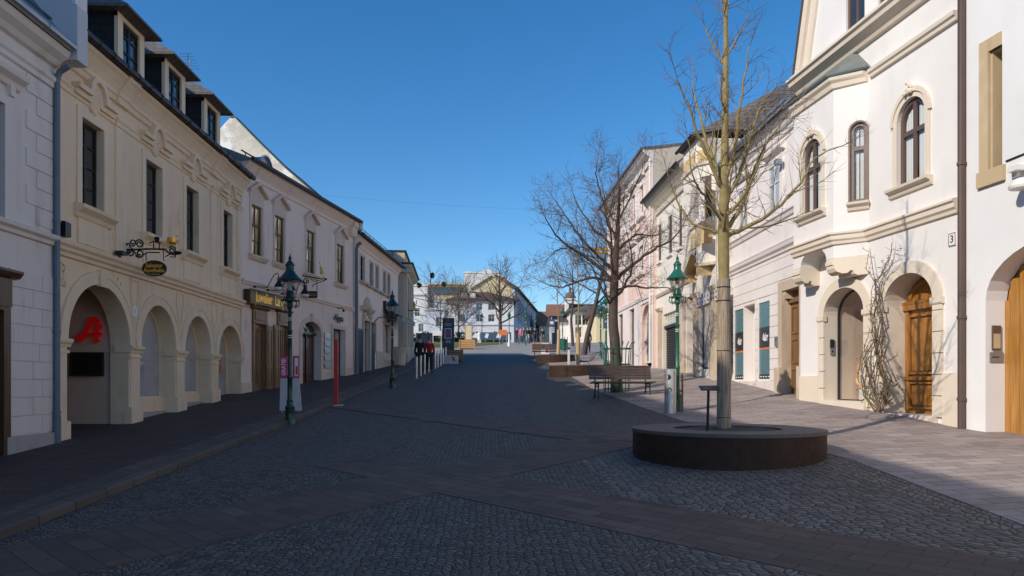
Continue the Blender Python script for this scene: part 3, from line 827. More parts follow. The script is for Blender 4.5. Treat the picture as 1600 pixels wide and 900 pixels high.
def pharmacy_signs():
    # red letter on the porch wall, faces the camera
    Y = F2.s(201.2) + .028; cx, _ = at(141, Y); cz = zat(cx, Y, 516)
    o = thing('pharmacy_letter', 'big red gothic letter A on the porch wall inside the first arch', 'sign', (cx, Y - .02, cz))
    mb = MB(); K = .0043
    def pr(pts, d):
        A = [(cx + (x - 160.5) * K, Y - .10 + d, cz - (y - 300) * K) for x, y in pts]; mb.loft([A, [(x, Y - .015, z) for x, y, z in A]], True)
    arc = [(186 + 26 * math.cos(a), 254 - 24 * math.sin(a)) for a in [PI * k / 10 for k in range(11)]] + [(186 + 10 * math.cos(a), 254 - 9 * math.sin(a)) for a in [PI - PI * k / 10 for k in range(11)]]
    pr(arc, .0); pr([(192, 252), (213, 252), (211, 344), (216, 355), (205, 364), (188, 362), (192, 346)], -.003); pr([(160, 254), (176, 254), (170, 280), (150, 322), (134, 338), (122, 324), (138, 304)], -.006)
    pr([(132, 322), (150, 316), (224, 313), (228, 324), (214, 331), (140, 336)], -.009); pr([(121 + 20 * math.cos(2 * PI * k / 20), 340 - 20 * math.sin(2 * PI * k / 20)) for k in range(20)], -.012)
    pr([(208, 282), (226, 272), (222, 292), (210, 304)], -.0045)
    mb.build('letter', M['red'], o)
    px = at(137.5, Y)[0]; pz = zat(px, Y, 569)
    o = thing('dark_plaque', 'black rectangular plaque below the red letter in the porch', 'plaque', (px, Y - .03, pz))
    mb = MB(); mb.box(px - .33, px + .33, Y - .06, Y - .012, pz - .235, pz + .235); mb.build('plate', M['black'], o)
    mb = MB(); mb.box(px - .36, px - .331, Y - .075, Y - .012, pz - .262, pz + .262); mb.box(px + .331, px + .36, Y - .075, Y - .012, pz - .262, pz + .262)
    mb.box(px - .331, px + .331, Y - .075, Y - .012, pz + .236, pz + .262); mb.box(px - .331, px + .331, Y - .075, Y - .012, pz - .262, pz - .236); mb.build('frame', M['gutter'], o)
    # hanging sign: bracket leaves the wall at Y = 17.2 and hangs out over the pavement
    Ys = 16.05; x0 = -8.0; 
    X = lambda px: at(px, Ys)[0]
    Z = lambda px, py: zat(X(px), Ys, py)
    o = thing('pharmacy_hanging_sign', 'scrolled black iron bracket with golden mortar and oval black pharmacy sign', 'sign', (-8.0, Ys, 2.95))
    f3 = lambda px, py: (X(px), Ys, Z(px, py))
    mb = MB(); T = lambda pts, r=.016: mb.tube([f3(*p) for p in pts], r, 6)
    T([(208, 390), (230, 389), (258, 389.5), (265, 396), (272, 398), (283, 395.5)], .02)
    T(spiral((207, 379), 6, 1.5, 2.6, -1.4)); T(spiral((218, 381), 7, 2, 3.6, 1.5)); T(spiral((204, 396), 6, 1.5, 3.4, 1.3)); T(spiral((218, 396), 7, 2, 2.6, -1.3))
    T(spiral((269, 391), 6, 1.5, 3.9, 1.5)); T([(195, 382), (202, 380), (203, 386), (209, 390)], .014); T([(195, 398), (202, 394), (209, 390)], .014)
    T([(209, 390), (213, 399), (219, 401.5), (226, 397), (231, 394.5), (250, 394.5)], .014); T([(228, 394), (228.5, 408)], .01); T([(255, 391), (256, 408)], .01)
    T([(258, 401), (266, 397), (275, 394)], .012); T([(274, 402), (274, 386)], .01); T([(266, 401), (274, 402)], .01); T([(233, 380), (240, 377), (252, 380)], .012); T([(240, 389), (240, 378)], .012); T([(249, 389), (249, 380)], .012)
    mb.ball(f3(196, 382), .035, 8, 1.6); mb.ball(f3(196, 398), .035, 8, 1.6); mb.ball(f3(278, 395), .04, 8, 2.2)
    mb.ball(f3(245, 374), .055, 8); mb.lathe([(.03, 0), (.05, .02), (.03, .05), (.06, .09), (.05, .12)], f3(245, 379), 10)
    # stay back to the wall
    mb.tube([(-8.0, Ys, f3(208, 390)[2]), f3(208, 390)], .02, 6)
    mb.build('bracket', M['black_iron'], o)
    mb = MB(); c = f3(269, 383.5); mb.lathe([(.05, 0), (.075, .0), (.06, .03), (.09, .06), (.10, .12), (.105, .16), (.095, .16), (.02, .10)], c, 14)
    mb.tube([(c[0] + .02, c[1], c[2] + .1), (c[0] + .12, c[1] + .02, c[2] + .24)], .012, 6)
    for e in (-1, 1): mb.tube([(c[0] + e * .09, c[1], c[2] + .05), (c[0] + e * .13, c[1], c[2] + .08), (c[0] + e * .1, c[1], c[2] + .12)], .012, 5)
    mb.build('mortar', M['gold'], o)
    cx, cz = X(241.3), Z(241.3, 419.5); rx, rz = 18.7 * Ys / FPX, 12.4 * Ys / FPX
    mb = MB(); ov = lambda k, d: [(cx + rx * k * math.cos(2 * PI * i / 32), Ys + d, cz + rz * k * math.sin(2 * PI * i / 32)) for i in range(32)]
    mb.loft([ov(.97, -.022), ov(1, -.018), ov(1, .018), ov(.97, .022)], True); bd = mb.build('board', M['black'], o)
    mb = MB()
    for body, dz, sz in (('Salvator', .058, .125), ('Apotheke', -.045, .125)):
        vs, fs = text_geo(body, sz, .003, 0, .004)
        mb.add([(cx + x * .9, Ys - .026 - d, cz + dz + y) for x, y, d in vs], fs)
    for i in range(7): mb.tube([(cx - .1 + i * .033, Ys - .026, cz - .115 - .012 * (i % 2)), (cx - .085 + i * .033, Ys - .026, cz - .15)], .009, 5)
    mb.build('lettering', M['gold'], bd)
pharmacy_signs()
F3 = Fac(-8, 23.4, .201, .9796, True)
L3 = F3.s(552)
_e3 = F3.P(L3, 0, 0)
F4 = Fac(_e3[0], _e3[1], math.sin(rad(4.6)), math.cos(rad(4.6)), True)
L4 = F4.s(622)

def wspec(f, pa, pb, yt, yb, ref='l', n=0):
    """window rectangle from its photo edges: columns pa..pb, top row yt and bottom row yb at the left edge"""
    s0, s1 = f.s(pa, n), f.s(pb, n); s = min(s0, s1) if ref == 'l' else max(s0, s1)
    s = s0 if ref == 'l' else s1
    return ('r', min(s0, s1), max(s0, s1), f.z(s, yb, n), f.z(s, yt, n))

def house_three():
    f = F3; S0, S1 = .02, L3 - .01
    h = thing('plaster_house', 'pinkish white house with pointed window hoods and gilded shop sign', 'house', f.P(4, -.2, 0))
    wpx = [(392.6, 409.3), (429, 444), (478.5, 491.5), (525.3, 537)]
    z0, z1 = 4.28, 5.93
    wins = [(f.s(a), f.s(b)) for a, b in wpx]
    holes = [(rectp(a, b, z0, z1), .13) for a, b in wins]
    a, b = f.s(471.5), f.s(500.5); zs = f.z(b, 522) ; arch = ('a', a, b, -2.0, zs, .42)
    holes.append((outl(arch), .30))
    sd = wspec(f, 519.5, 537.5, 515, 640); sd = ('r', sd[1], sd[2], -1.5, f.z(f.s(519.5), 513)); holes.append((outl(sd), .24))
    d1 = ('r', f.s(396.5), f.s(413.5), -1.5, f.z(f.s(396.5), 505)); d2 = ('r', f.s(435), f.s(450), -1.5, f.z(f.s(435), 508))
    holes += [(outl(d1), .12), (outl(d2), .12)]
    mb = MB(); f.wall(mb, rectp(S0, S1, -2.5, 7.25), holes); f.shell(mb, S0, S1, -2.5, 7.2, -.01, -8.5); mb.build('wall', M['rose_white'], h)
    p = MB()
    for sa, sb in ((S0, d1[1] - .15), (d1[2] + .55, d2[1] - .5), (d2[2] + .12, a - .22), (b + .22, sd[1] - .2), (sd[2] + .2, S1)):
        if sb > sa: f.box(p, sa, sb, -2.4, gz(f.P((sa + sb) / 2, 0)[0], f.P((sa + sb) / 2, 0)[1]) + .32, 0, .03)
    p.build_each('plinth', M['rose_trim'], h)
    c = MB(); f.extr(c, [(0, 3.22), (.05, 3.24), (.06, 3.3), (.09, 3.32), (.1, 3.38), (0, 3.41)], S0, S1)
    f.extr(c, [(0, 6.72), (.05, 6.74), (.06, 6.84), (.1, 6.9), (.18, 7.0), (.27, 7.12), (.28, 7.2), (0, 7.24)], S0, S1)
    c.build('cornice', M['rose_white'], h)
    for i, (a_, b_) in enumerate(wins):
        w = window(f, h, ('r', a_, b_, z0, z1), -.05, .055, [(.5, .05)], [(.62, .07), .3], M['oak_frame'], M['glass_warm_reflect'], .022, tilt=.05)
        m = (a_ + b_) / 2; hw = (b_ - a_) / 2
        x = MB(); f.ring(x, rectp(a_ - .12, b_ + .12, z0 - .06, z1 + .12), rectp(a_, b_, z0, z1), 0, .025)
        f.poly(x, [(a_ - .12, z1 + .12), (b_ + .12, z1 + .12), (b_ + .12, z1 + .42), (m, z1 + .62), (a_ - .12, z1 + .42)], .02); x.build('surround', M['rose_trim'], w)
        x = MB(); o = [(a_ - .24, z1 + .45), (m - .1, z1 + .74), (m, z1 + .79), (m + .1, z1 + .74), (b_ + .24, z1 + .45)]; f.ring(x, o, [(s_, z_ - .11) for s_, z_ in o], 0, .15, False)
        x.build('hood', M['rose_trim'], w)
        x = MB(); f.extr(x, [(0, z0 - .2), (.06, z0 - .18), (.13, z0 - .08), (.14, z0 - .02), (0, z0)], a_ - .2, b_ + .2); x.build('sill', M['rose_trim'], w)
    # arched house door
    x = MB(); f.ring(x, openarch(arch[1] - .2, arch[2] + .2, -1.2, zs, .62), openarch(arch[1], arch[2], -1.2, zs, .42), 0, .04, False)
    m = (arch[1] + arch[2]) / 2; f.box(x, m - .09, m + .09, zs + .42, zs + .74, 0, .09); f.box(x, arch[1] - .22, arch[1] + .02, zs - .1, zs, 0, .06); f.box(x, arch[2] - .02, arch[2] + .22, zs - .1, zs, 0, .06)
    x.build('door_surround', M['rose_trim'], h)
    d = MB(); f.poly(d, outl(arch), -.28); n = -.22
    f.box(d, arch[1], arch[2], zs - .06, zs + .04, n - .06, n + .05); f.box(d, m - .03, m + .03, -1, zs, n - .06, n + .02)
    for e0, e1 in ((arch[1] + .1, m - .1), (m + .1, arch[2] - .1)):
        for q0, q1 in ((-.9, .25), (.38, zs - .2)):
            if q1 > q0: f.box(d, e0, e1, q0, q1, n - .06, n - .01)
    d = d.build('door', M['red_door'], h)
    x = MB(); f.poly(x, archp(arch[1] + .08, arch[2] - .08, zs + .05, zs + .05, .34), n); x.build('fanlight', M['glass'], d)
    x = MB()
    for k in range(1, 6): x.tube([f.P(m, zs + .05, n + .01), f.P(m + math.cos(PI * k / 6) * (arch[2] - arch[1]) / 2 * .85, zs + .05 + math.sin(PI * k / 6) * .34, n + .01)], .014, 5)
    x.build('fanlight_bars', M['oak_frame'], d)
    # shop entrance
    x = MB(); f.ring(x, [(sd[1] - .16, -1), (sd[1] - .16, sd[4] + .16), (sd[2] + .16, sd[4] + .16), (sd[2] + .16, -1)], [(sd[1], -1), (sd[1], sd[4]), (sd[2], sd[4]), (sd[2], -1)], 0, .05, False); x.build('shop_surround', M['rose_trim'], h)
    dd = window(f, h, ('r', sd[1], sd[2], -1.2, sd[4]), -.18, .06, [(.55, .06)], [(.72, .05)], M['dark_frame'], M['glass_shop'], name='shop_door')
    # wooden shop front: panelled frames, header boxes and folded leaves
    sw = MB()
    for q, (l0, l1) in ((d1, (414.3, 423.5)), (d2, (426, 434.4))):
        s0, s1 = q[1], q[2]; zt = q[4]
        f.box(sw, s0 - .13, s0, -1.3, zt, -.1, .06); f.box(sw, s1, s1 + .08, -1.3, zt, -.1, .06)
        f.box(sw, s0 - .14, s1 + .1, zt, zt + .06, -.1, .09); f.box(sw, s0 - .13, s1 + .09, zt + .06, zt + .46, -.02, .06)
        f.box(sw, s0 - .02, s1 - .02, zt + .12, zt + .4, .06, .08)
        f.extr(sw, [(0, zt + .46), (.08, zt + .47), (.13, zt + .54), (.13, zt + .57), (0, zt + .6)], s0 - .22, s1 + .18)
        a0, a1 = f.s(l0), f.s(l1)
        f.box(sw, a0, a1, -1.2, zt - .02, .01, .07)
        zb = gz(*f.P(a0, 0)[:2])
        for p0, p1 in ((zb + .12, zb + .75), (zb + .87, zt - .15)): f.ring(sw, rectp(a0 + .06, a1 - .06, p0, p1), rectp(a0 + .1, a1 - .1, p0 + .04, p1 - .04), .05, .085)
    sw.build('shop_front', M['shop_wood'], h)
    for q in (d1, d2):
        x = MB(); f.box(x, q[1], q[2], -1.4, q[4], -.12, -.07); m = (q[1] + q[2]) / 2
        zb = gz(*f.P(m, 0)[:2])
        for u0, u1 in ((q[1] + .07, m - .04), (m + .04, q[2] - .07)):
            f.ring(x, rectp(u0, u1, zb + .15, q[4] - .12), rectp(u0 + .05, u1 - .05, zb + .2, q[4] - .17), -.07, -.045)
        x.build('wooden_door', M['shop_wood'], h)
    # low sheet metal roof with snow fence and a half-round dormer
    rf = MB(); f.extr(rf, [(.34, 7.16), (.34, 7.24), (-.6, 7.62), (-8.6, 7.8), (-8.6, 7.2)], S0 - .03, S1 + .0); rf.build('roof', M['zinc'], h)
    g = MB(); g.tube([f.P(S0, 7.22, .40), f.P(4, 7.22, .40), f.P(S1, 7.22, .40)], .07, 8); g.tube([f.P(S0, 7.5, .0), f.P(S1, 7.5, .0)], .025, 6)
    for i in range(int(S1 / .45)): g.tube([f.P(S0 + .2 + i * .45, 7.36, .05), f.P(S0 + .2 + i * .45, 7.54, -.02)], .015, 4)
    g.build('gutter', M['gutter'], h)
    s = 2.2; x = MB(); k = 12
    arc = lambda n, e=0: [f.P(s + (.42 + e) * math.cos(PI * i / k), 7.45 + (.52 + e) * math.sin(PI * i / k), n) for i in range(k + 1)]
    x.loft([arc(-.35), arc(-2.0)], False, True); x.loft([arc(-.35), arc(-.35, .05), arc(-.3, .05), arc(-.3)], False); dm = x.build('half_round_dormer', M['zinc'], h)
    x = MB(); x.add(arc(-.45), [tuple(range(k + 1))]); x.build('dormer_front', M['white'], dm)
    # gable firewall rises at the far end
    E = f.P(S1, 0, .3); 
    prof = [(.35, 6.9), (.35, 7.2), (-.7, 7.75), (-1.8, 8.55), (-3.2, 9.75), (-4.6, 11.1), (-5.75, 12.25), (-5.95, 12.25), (-9.5, 9.0), (-11, 6.9)]
    x = MB(); A = [f.P(S1 - .04, z, n) for n, z in prof]; Bq = [f.P(S1 + .26, z, n) for n, z in prof]; x.loft([A, Bq], False); 
    tr = tessellate_polygon([[Vector((n, z, 0)) for n, z in prof]]); x.add(A, [tuple(t) for t in tr]); x.add(Bq, [tuple(t) for t in tr])
    x.build('gable_firewall', M['gable'], h)
    x = MB()
    for (n0, z0_), (n1, z1_) in zip(prof[1:7], prof[2:8]):
        x.box8([f.P(S1 - .1, z0_ + .004, n0), f.P(S1 + .3, z0_ + .004, n0), f.P(S1 + .3, z1_ + .004, n1), f.P(S1 - .1, z1_ + .004, n1), f.P(S1 - .1, z0_ + .07, n0), f.P(S1 + .3, z0_ + .07, n0), f.P(S1 + .3, z1_ + .07, n1), f.P(S1 - .1, z1_ + .07, n1)])
    x.build('gable_coping', M['gutter'], h)
    cn = MB(); x0 = f.P(S1 - .4, 0, 0); f.extr(cn, [(0, 6.5), (.14, 6.55), (.2, 6.7), (.2, 6.85), (.3, 6.95), (.3, 7.15), (0, 7.2)], S1 - .55, S1 + .02); cn.build('corner_corbel', M['rose_white'], h)

    # ---- signs and lamps that hang on this house
    n0, n1 = .02, .24
    sa, sb = f.s(390.5, n1), f.s(449.5, n1); zt, zb = f.z(sa, 451, n1), f.z(sa, 472.5, n1)
    o = thing('gilded_shop_sign', 'long dark brown fascia board with gold lettering above the wooden shop front', 'sign', f.P((sa + sb) / 2, zb, 0))
    x = MB(); f.box(x, sa, sb, zb, zt, n0, n1); f.ring(x, rectp(sa - .02, sb + .02, zb - .02, zt + .02), rectp(sa + .05, sb - .05, zb + .05, zt - .05), n1, n1 + .02); bd = x.build('board', M['walnut'], o)
    x = MB(); f.box(x, sa + .06, sb - .06, zb + .06, zt - .06, n1, n1 + .006)
    x.build('panel', M['shop_wood'], bd)
    x = MB(); ftext(f, x, 'Juwelier  Lang', (sa + sb) / 2, (zt + zb) / 2, n1 + .014, .47, .006, (sb - sa) / 3.55, bold=.012); x.build('lettering', M['gold'], bd)
    for i, px in enumerate((405, 425, 447)):
        s = f.s(px, .0); z = zt + .16 + (0 if i != 1 else .0); zz = zb + .62
        o = thing('gooseneck_lamp', ['black gooseneck lamp at the left end of the gilded sign', 'black gooseneck lamp with white shade over the middle of the gilded sign', 'black gooseneck lamp at the right end of the gilded sign'][i], 'wall lamp', f.P(s - .35, z, 0), 'gooseneck lamps over the gilded sign')
        x = MB(); x.ball(f.P(s - .35, z, .03), .05, 8); arm = [f.P(s - .35, z, .05), f.P(s - .3, z - .02, .3)]
        for k in range(9):
            a = -PI / 2 + PI * .98 * k / 8; arm.append(f.P(s - .28, z + .2 + .24 * math.sin(a), .42 + .2 * (1 - math.cos(a * .5 + PI / 4)) + .2 * (k / 8)))
        arm.append(f.P(s - .28, z + .28, .86)); x.tube(arm, .014, 6); x.build('arm', M['black_iron'], o)
        c = f.P(s - .28, z - .06, .86)
        x = MB(); x.lathe([(.03, .36), (.05, .34), (.055, .22), (.08, .18), (.15, .06), (.16, .02)], c, 14); sh = x.build('shade', M['black_iron'], o)
        x = MB(); x.lathe([(.15, .02), (.14, -.05), (.09, -.09), (.02, -.1)], c, 14); x.build('bulb_glass', M['white_print'], o)
    # hanging sign with a golden violin shape
    Ys = 27.6; o3 = F3.P(F3.s(470), 0, 0); o = thing('violin_hanging_sign', 'thin iron bracket with golden violin figure and small dark hanging board', 'sign', (at(466, Ys)[0], Ys, 3.6))
    X = lambda px: at(px, Ys)[0]; f3 = lambda px, py: (X(px), Ys, zat(X(px), Ys, py))
    x = MB(); T = lambda p, r=.018: x.tube([f3(*q) for q in p], r, 6)
    T([(458, 427), (470, 430), (497, 435), (511, 436.5)], .02); T([(466, 448), (466, 437), (470, 434)]); T(spiral((472, 442), 5, 1, 0, 1.3)); T(spiral((478, 439), 5, 1.5, 1, -1.4))
    T([(479, 437), (479.5, 455)], .012); T([(495, 437), (495.5, 455)], .012); T([(488, 448), (491, 444), (497, 442), (508, 438)], .016); T([(505, 433), (511, 436), (505, 439)], .02); T([(485, 436), (490, 440), (496, 439), (503, 437)], .012)
    x.tube([F3.P(F3.s(462), f3(458, 427)[2], .0), f3(458, 427)], .02, 6); x.build('bracket', M['black_iron'], o)
    x = MB(); vio = [(0, 21.8), (1.2, 23.4), (4.6, 22.4), (5.3, 19.5), (4.2, 17), (4.4, 14.5), (3.2, 12.6), (1.4, 12.2), (.6, 8), (-.8, 2.6), (-1.6, 2.8), (-.3, 8), (.2, 12.6), (-.8, 14.6), (.6, 17)]
    A = [f3(500 + u * 1.05, 405.5 + v) for u, v in vio]; x.loft([[(p[0], p[1] - .03, p[2]) for p in A], [(p[0], p[1] + .03, p[2]) for p in A]], True); x.tube([f3(503, 428), f3(503, 436)], .012, 5); x.build('violin', M['gold'], o)
    x = MB(); a, b = f3(478.5, 465.5), f3(496, 455); x.box(a[0], b[0], Ys - .02, Ys + .02, a[2], b[2]); bd = x.build('board', M['black'], o)
    x = MB(); x.box(a[0] + .03, b[0] - .03, Ys - .024, Ys - .02, a[2] + .09, a[2] + .105); x.box(a[0] + .03, b[0] - .03, Ys - .024, Ys - .02, a[2] + .15, a[2] + .162); x.build('gold_line', M['gold'], bd)
    # plaques
    for i in range(5):
        sa, sb = f.s(505.5), f.s(514.5); z = f.z(sa, 578 - 1) + .05 + i * .30
        o = thing('door_plaque', 'clear plaque beside the arched door, ' + ['lowest of five', 'second from bottom of five', 'middle one of five', 'second from top of five', 'topmost of five'][i], 'plaque', f.P(sa, z, .04), 'glass plaques beside the arched door')
        x = MB(); f.box(x, sa, sb, z, z + .23, .045, .06); x.build('plate', M['zinc'], o)
        x = MB()
        for s_ in (sa + .03, sb - .03): x.tube([f.P(s_, z + .03, .0), f.P(s_, z + .03, .07)], .014, 6); x.tube([f.P(s_, z + .2, .0), f.P(s_, z + .2, .07)], .014, 6)
        x.build('stud', M['steel'], o)
    s = f.s(527); z = f.z(s, 497)
    o = thing('script_sign', 'dark iron script lettering over the narrow shop entrance', 'sign', f.P(s, z, 0))
    x = MB(); ftext(f, x, 'Alppa', s, z, .06, .42, .01, 1.0, shear=.3); 
    for d_ in (-.3, .3): x.tube([f.P(s + d_, z, 0), f.P(s + d_, z, .06)], .015, 5)
    x.build('lettering', M['black_iron'], o)
    o = thing('small_bracket_lamp', 'tiny dark spot lamp above the iron script lettering', 'wall lamp', f.P(f.s(527), f.z(f.s(527), 485), 0))
    s = f.s(527); z = f.z(s, 485); x = MB(); x.tube([f.P(s, z + .1, 0), f.P(s, z + .1, .25), f.P(s, z, .28)], .02, 6); x.lathe([(.02, .04), (.05, 0), (.05, -.06)], f.P(s, z, .28), 8); x.build('housing', M['black_iron'], o)
house_three()

def house_four():
    f = F4; S0, S1 = .02, L4
    h = thing('narrow_house', 'plain off white house with baroque portal and dark roller shutters beyond the blue downpipe', 'house', f.P(4, .6, 0))
    wpx = [(562.7, 568.9, 396, 436), (578, 582.4, 408, 446), (587.2, 591, 415, 452), (598.8, 602.4, 425, 458), (605.4, 609, 431, 462)]
    wins = [wspec(f, a, b, yt, yb) for a, b, yt, yb in wpx]
    z0 = sum(w[3] for w in wins) / 5; z1 = sum(w[4] for w in wins) / 5
    wins = [('r', w[1], w[2], z0, z1) for w in wins]
    do = ('r', f.s(567.5), f.s(576), -1, f.z(f.s(567.5), 500)); sh = ('r', f.s(580.5), f.s(588), f.z(f.s(583), 551), f.z(f.s(580), 503)); shop = ('r', f.s(600), f.s(609.5), f.z(f.s(601), 566) + .15, f.z(f.s(600), 506))
    holes = [(outl(w), .12) for w in wins] + [(outl(do), .2), (outl(sh), .25), (outl(shop), .2)]
    zt = f.z(0, 366)
    mb = MB(); f.wall(mb, rectp(S0, S1, -2.2, zt), holes); f.shell(mb, S0, S1, -2.2, zt, -.01, -9); mb.build('wall', M['warm_white'], h)
    for w in wins:
        ww = window(f, h, w, -.08, .06, [(.5, .06)], [(.6, .05), .3], M['dark_frame'], M['glass'])
        x = MB(); f.extr(x, [(0, z0 - .16), (.12, z0 - .1), (.16, z0 - .02), (0, z0)], w[1] - .22, w[2] + .22); f.ring(x, rectp(w[1] - .13, w[2] + .13, z0, z1 + .12), rectp(w[1], w[2], z0, z1), 0, .02); x.build('sill', M['stone_trim'], ww)
    for w, v in zip(wins[:-1], wins[1:]):
        x = MB(); m0 = w[2] + .1; m1 = min(v[1] - .1, m0 + .8)
        f.box(x, m0, m1, z0 - .14, z0 - .02, .02, .14); x.build('flower_box', M['walnut'], h)
    c = MB(); f.extr(c, [(0, zt - .42), (.05, zt - .4), (.06, zt - .3), (.14, zt - .2), (.24, zt - .08), (.25, zt), (0, zt)], S0, S1); c.build('cornice', M['rose_white'], h)
    R = lambda n: zt + .03 + (.35 - n) * .87
    rf = MB(); f.extr(rf, [(.36, zt + .0), (.36, zt + .05), (-5.6, R(-5.6)), (-9.6, zt)], S0 + .95, S1 - .02); rf.build('roof', M['tile_brown'], h)
    g = MB(); g.tube([f.P(S0, zt + .03, .42), f.P(S1, zt + .03, .42)], .075, 8); g.build('gutter', M['gutter'], h)
    sg = MB(); sg.tube([f.P(S0 + .4, R(-.2) + .22, -.2), f.P(S1, R(-.2) + .22, -.2)], .02, 5)
    for i in range(12): sg.tube([f.P(S0 + .5 + i * .8, R(-.2) - .02, -.2), f.P(S0 + .5 + i * .8, R(-.2) + .25, -.2)], .015, 4)
    sg.build('snow_guard', M['zinc'], h)
    # portal with scrolls and cartouche
    p = MB(); s0, s1 = f.s(563), f.s(579.5); zc = do[4] + .1; m = (do[1] + do[2]) / 2
    f.ring(p, [(do[1] - .22, -1), (do[1] - .22, do[4] + .14), (do[2] + .22, do[4] + .14), (do[2] + .22, -1)], [(do[1], -1), (do[1], do[4]), (do[2], do[4]), (do[2], -1)], 0, .08, False)
    f.extr(p, [(0, zc + .3), (.1, zc + .32), (.2, zc + .42), (.22, zc + .5), (0, zc + .54)], do[1] - .5, m - .3); f.extr(p, [(0, zc + .3), (.1, zc + .32), (.2, zc + .42), (.22, zc + .5), (0, zc + .54)], m + .3, do[2] + .5)
    for e in (-1, 1):
        for cx, cz, r in ((.32, .62, .16), (.55, .12, .13), (.6, -.1, .1), (.2, .8, .12)): p.ball(f.P(m + e * cx, zc + cz, .06), r, 10, 1, 1, 1.2)
    p.ball(f.P(m, zc + .5, .06), .24, 12, 1, 1, 1.5); p.ball(f.P(m, zc + .92, .06), .12, 10)
    p.build('portal', M['stone_trim'], h)
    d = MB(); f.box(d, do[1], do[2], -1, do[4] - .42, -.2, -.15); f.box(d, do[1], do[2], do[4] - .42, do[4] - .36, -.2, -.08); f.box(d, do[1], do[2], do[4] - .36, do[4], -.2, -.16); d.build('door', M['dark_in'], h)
    for a, b in ((f.s(554.5), f.s(566)), (f.s(576.3), f.s(584.5))):
        r = MB(); zb, ztp = gz(*f.P((a + b) / 2, 0)[:2]), f.z(f.s(560), 513)
        z = zb + .1; f.box(r, a, b, zb - .3, ztp, .0, .03)
        while z < ztp - .06: f.extr(r, [(.03, z), (.055, z + .02), (.055, z + .06), (.03, z + .08)], a + .02, b - .02); z += .095
        r.build('roller_shutter', M['gutter'], h)
    window(f, h, sh, -.2, .05, [], [.5], M['dark_frame'], M['glass']); window(f, h, shop, -.15, .06, [.5], [], M['dark_frame'], M['glass_shop'], name='shop_window')
    fr = MB(); f.ring(fr, rectp(shop[1] - .25, shop[2] + .2, shop[3] - .4, shop[4] + .15), outl(shop), 0, .03); fr.build('shop_surround', M['stone_trim'], h)
    pl_ = MB(); f.box(pl_, f.s(588), S1, -1, f.z(f.s(590), 549), .0, .03); pl_.build('plinth', M['stone_trim'], h)
    aw = thing('shop_awning', 'dark folded shop awning jutting out below the small windows', 'awning', f.P(f.s(605), f.z(f.s(605), 480), 0))
    a, b = f.s(598.5), L4 - .1; z = f.z(a, 473); x = MB(); x.box8([f.P(a, z - .35, .02), f.P(b, z - .35, .02), f.P(b, z - .75, 1.0), f.P(a, z - .75, 1.0), f.P(a, z - .28, .02), f.P(b, z - .28, .02), f.P(b, z - .70, 1.0), f.P(a, z - .70, 1.0)])
    f.box(x, a, b, z - .95, z - .71, .96, 1.0); x.build('canopy', M['black'], aw)
    x = MB(); f.box(x, a, b, z - .35, z + .1, .0, .16); x.build('cassette', M['gutter'], aw)
    o = thing('outreach_lamp', 'small lamp on a curved arm beside the baroque portal', 'wall lamp', f.P(f.s(585), f.z(f.s(585), 500), 0))
    s = f.s(585); z = f.z(s, 501); x = MB(); x.tube([f.P(s, z - .1, 0), f.P(s, z + .15, .2), f.P(s, z + .18, .5), f.P(s, z + .02, .68)], .025, 6); x.ball(f.P(s, z - .03, .7), .1, 8, 1, 1, .7); x.build('arm', M['black_iron'], o)
    downpipe(F4, h, .12, gz(*F4.P(.12, 0)[:2]), zt - .35, .12, .075)
house_four()

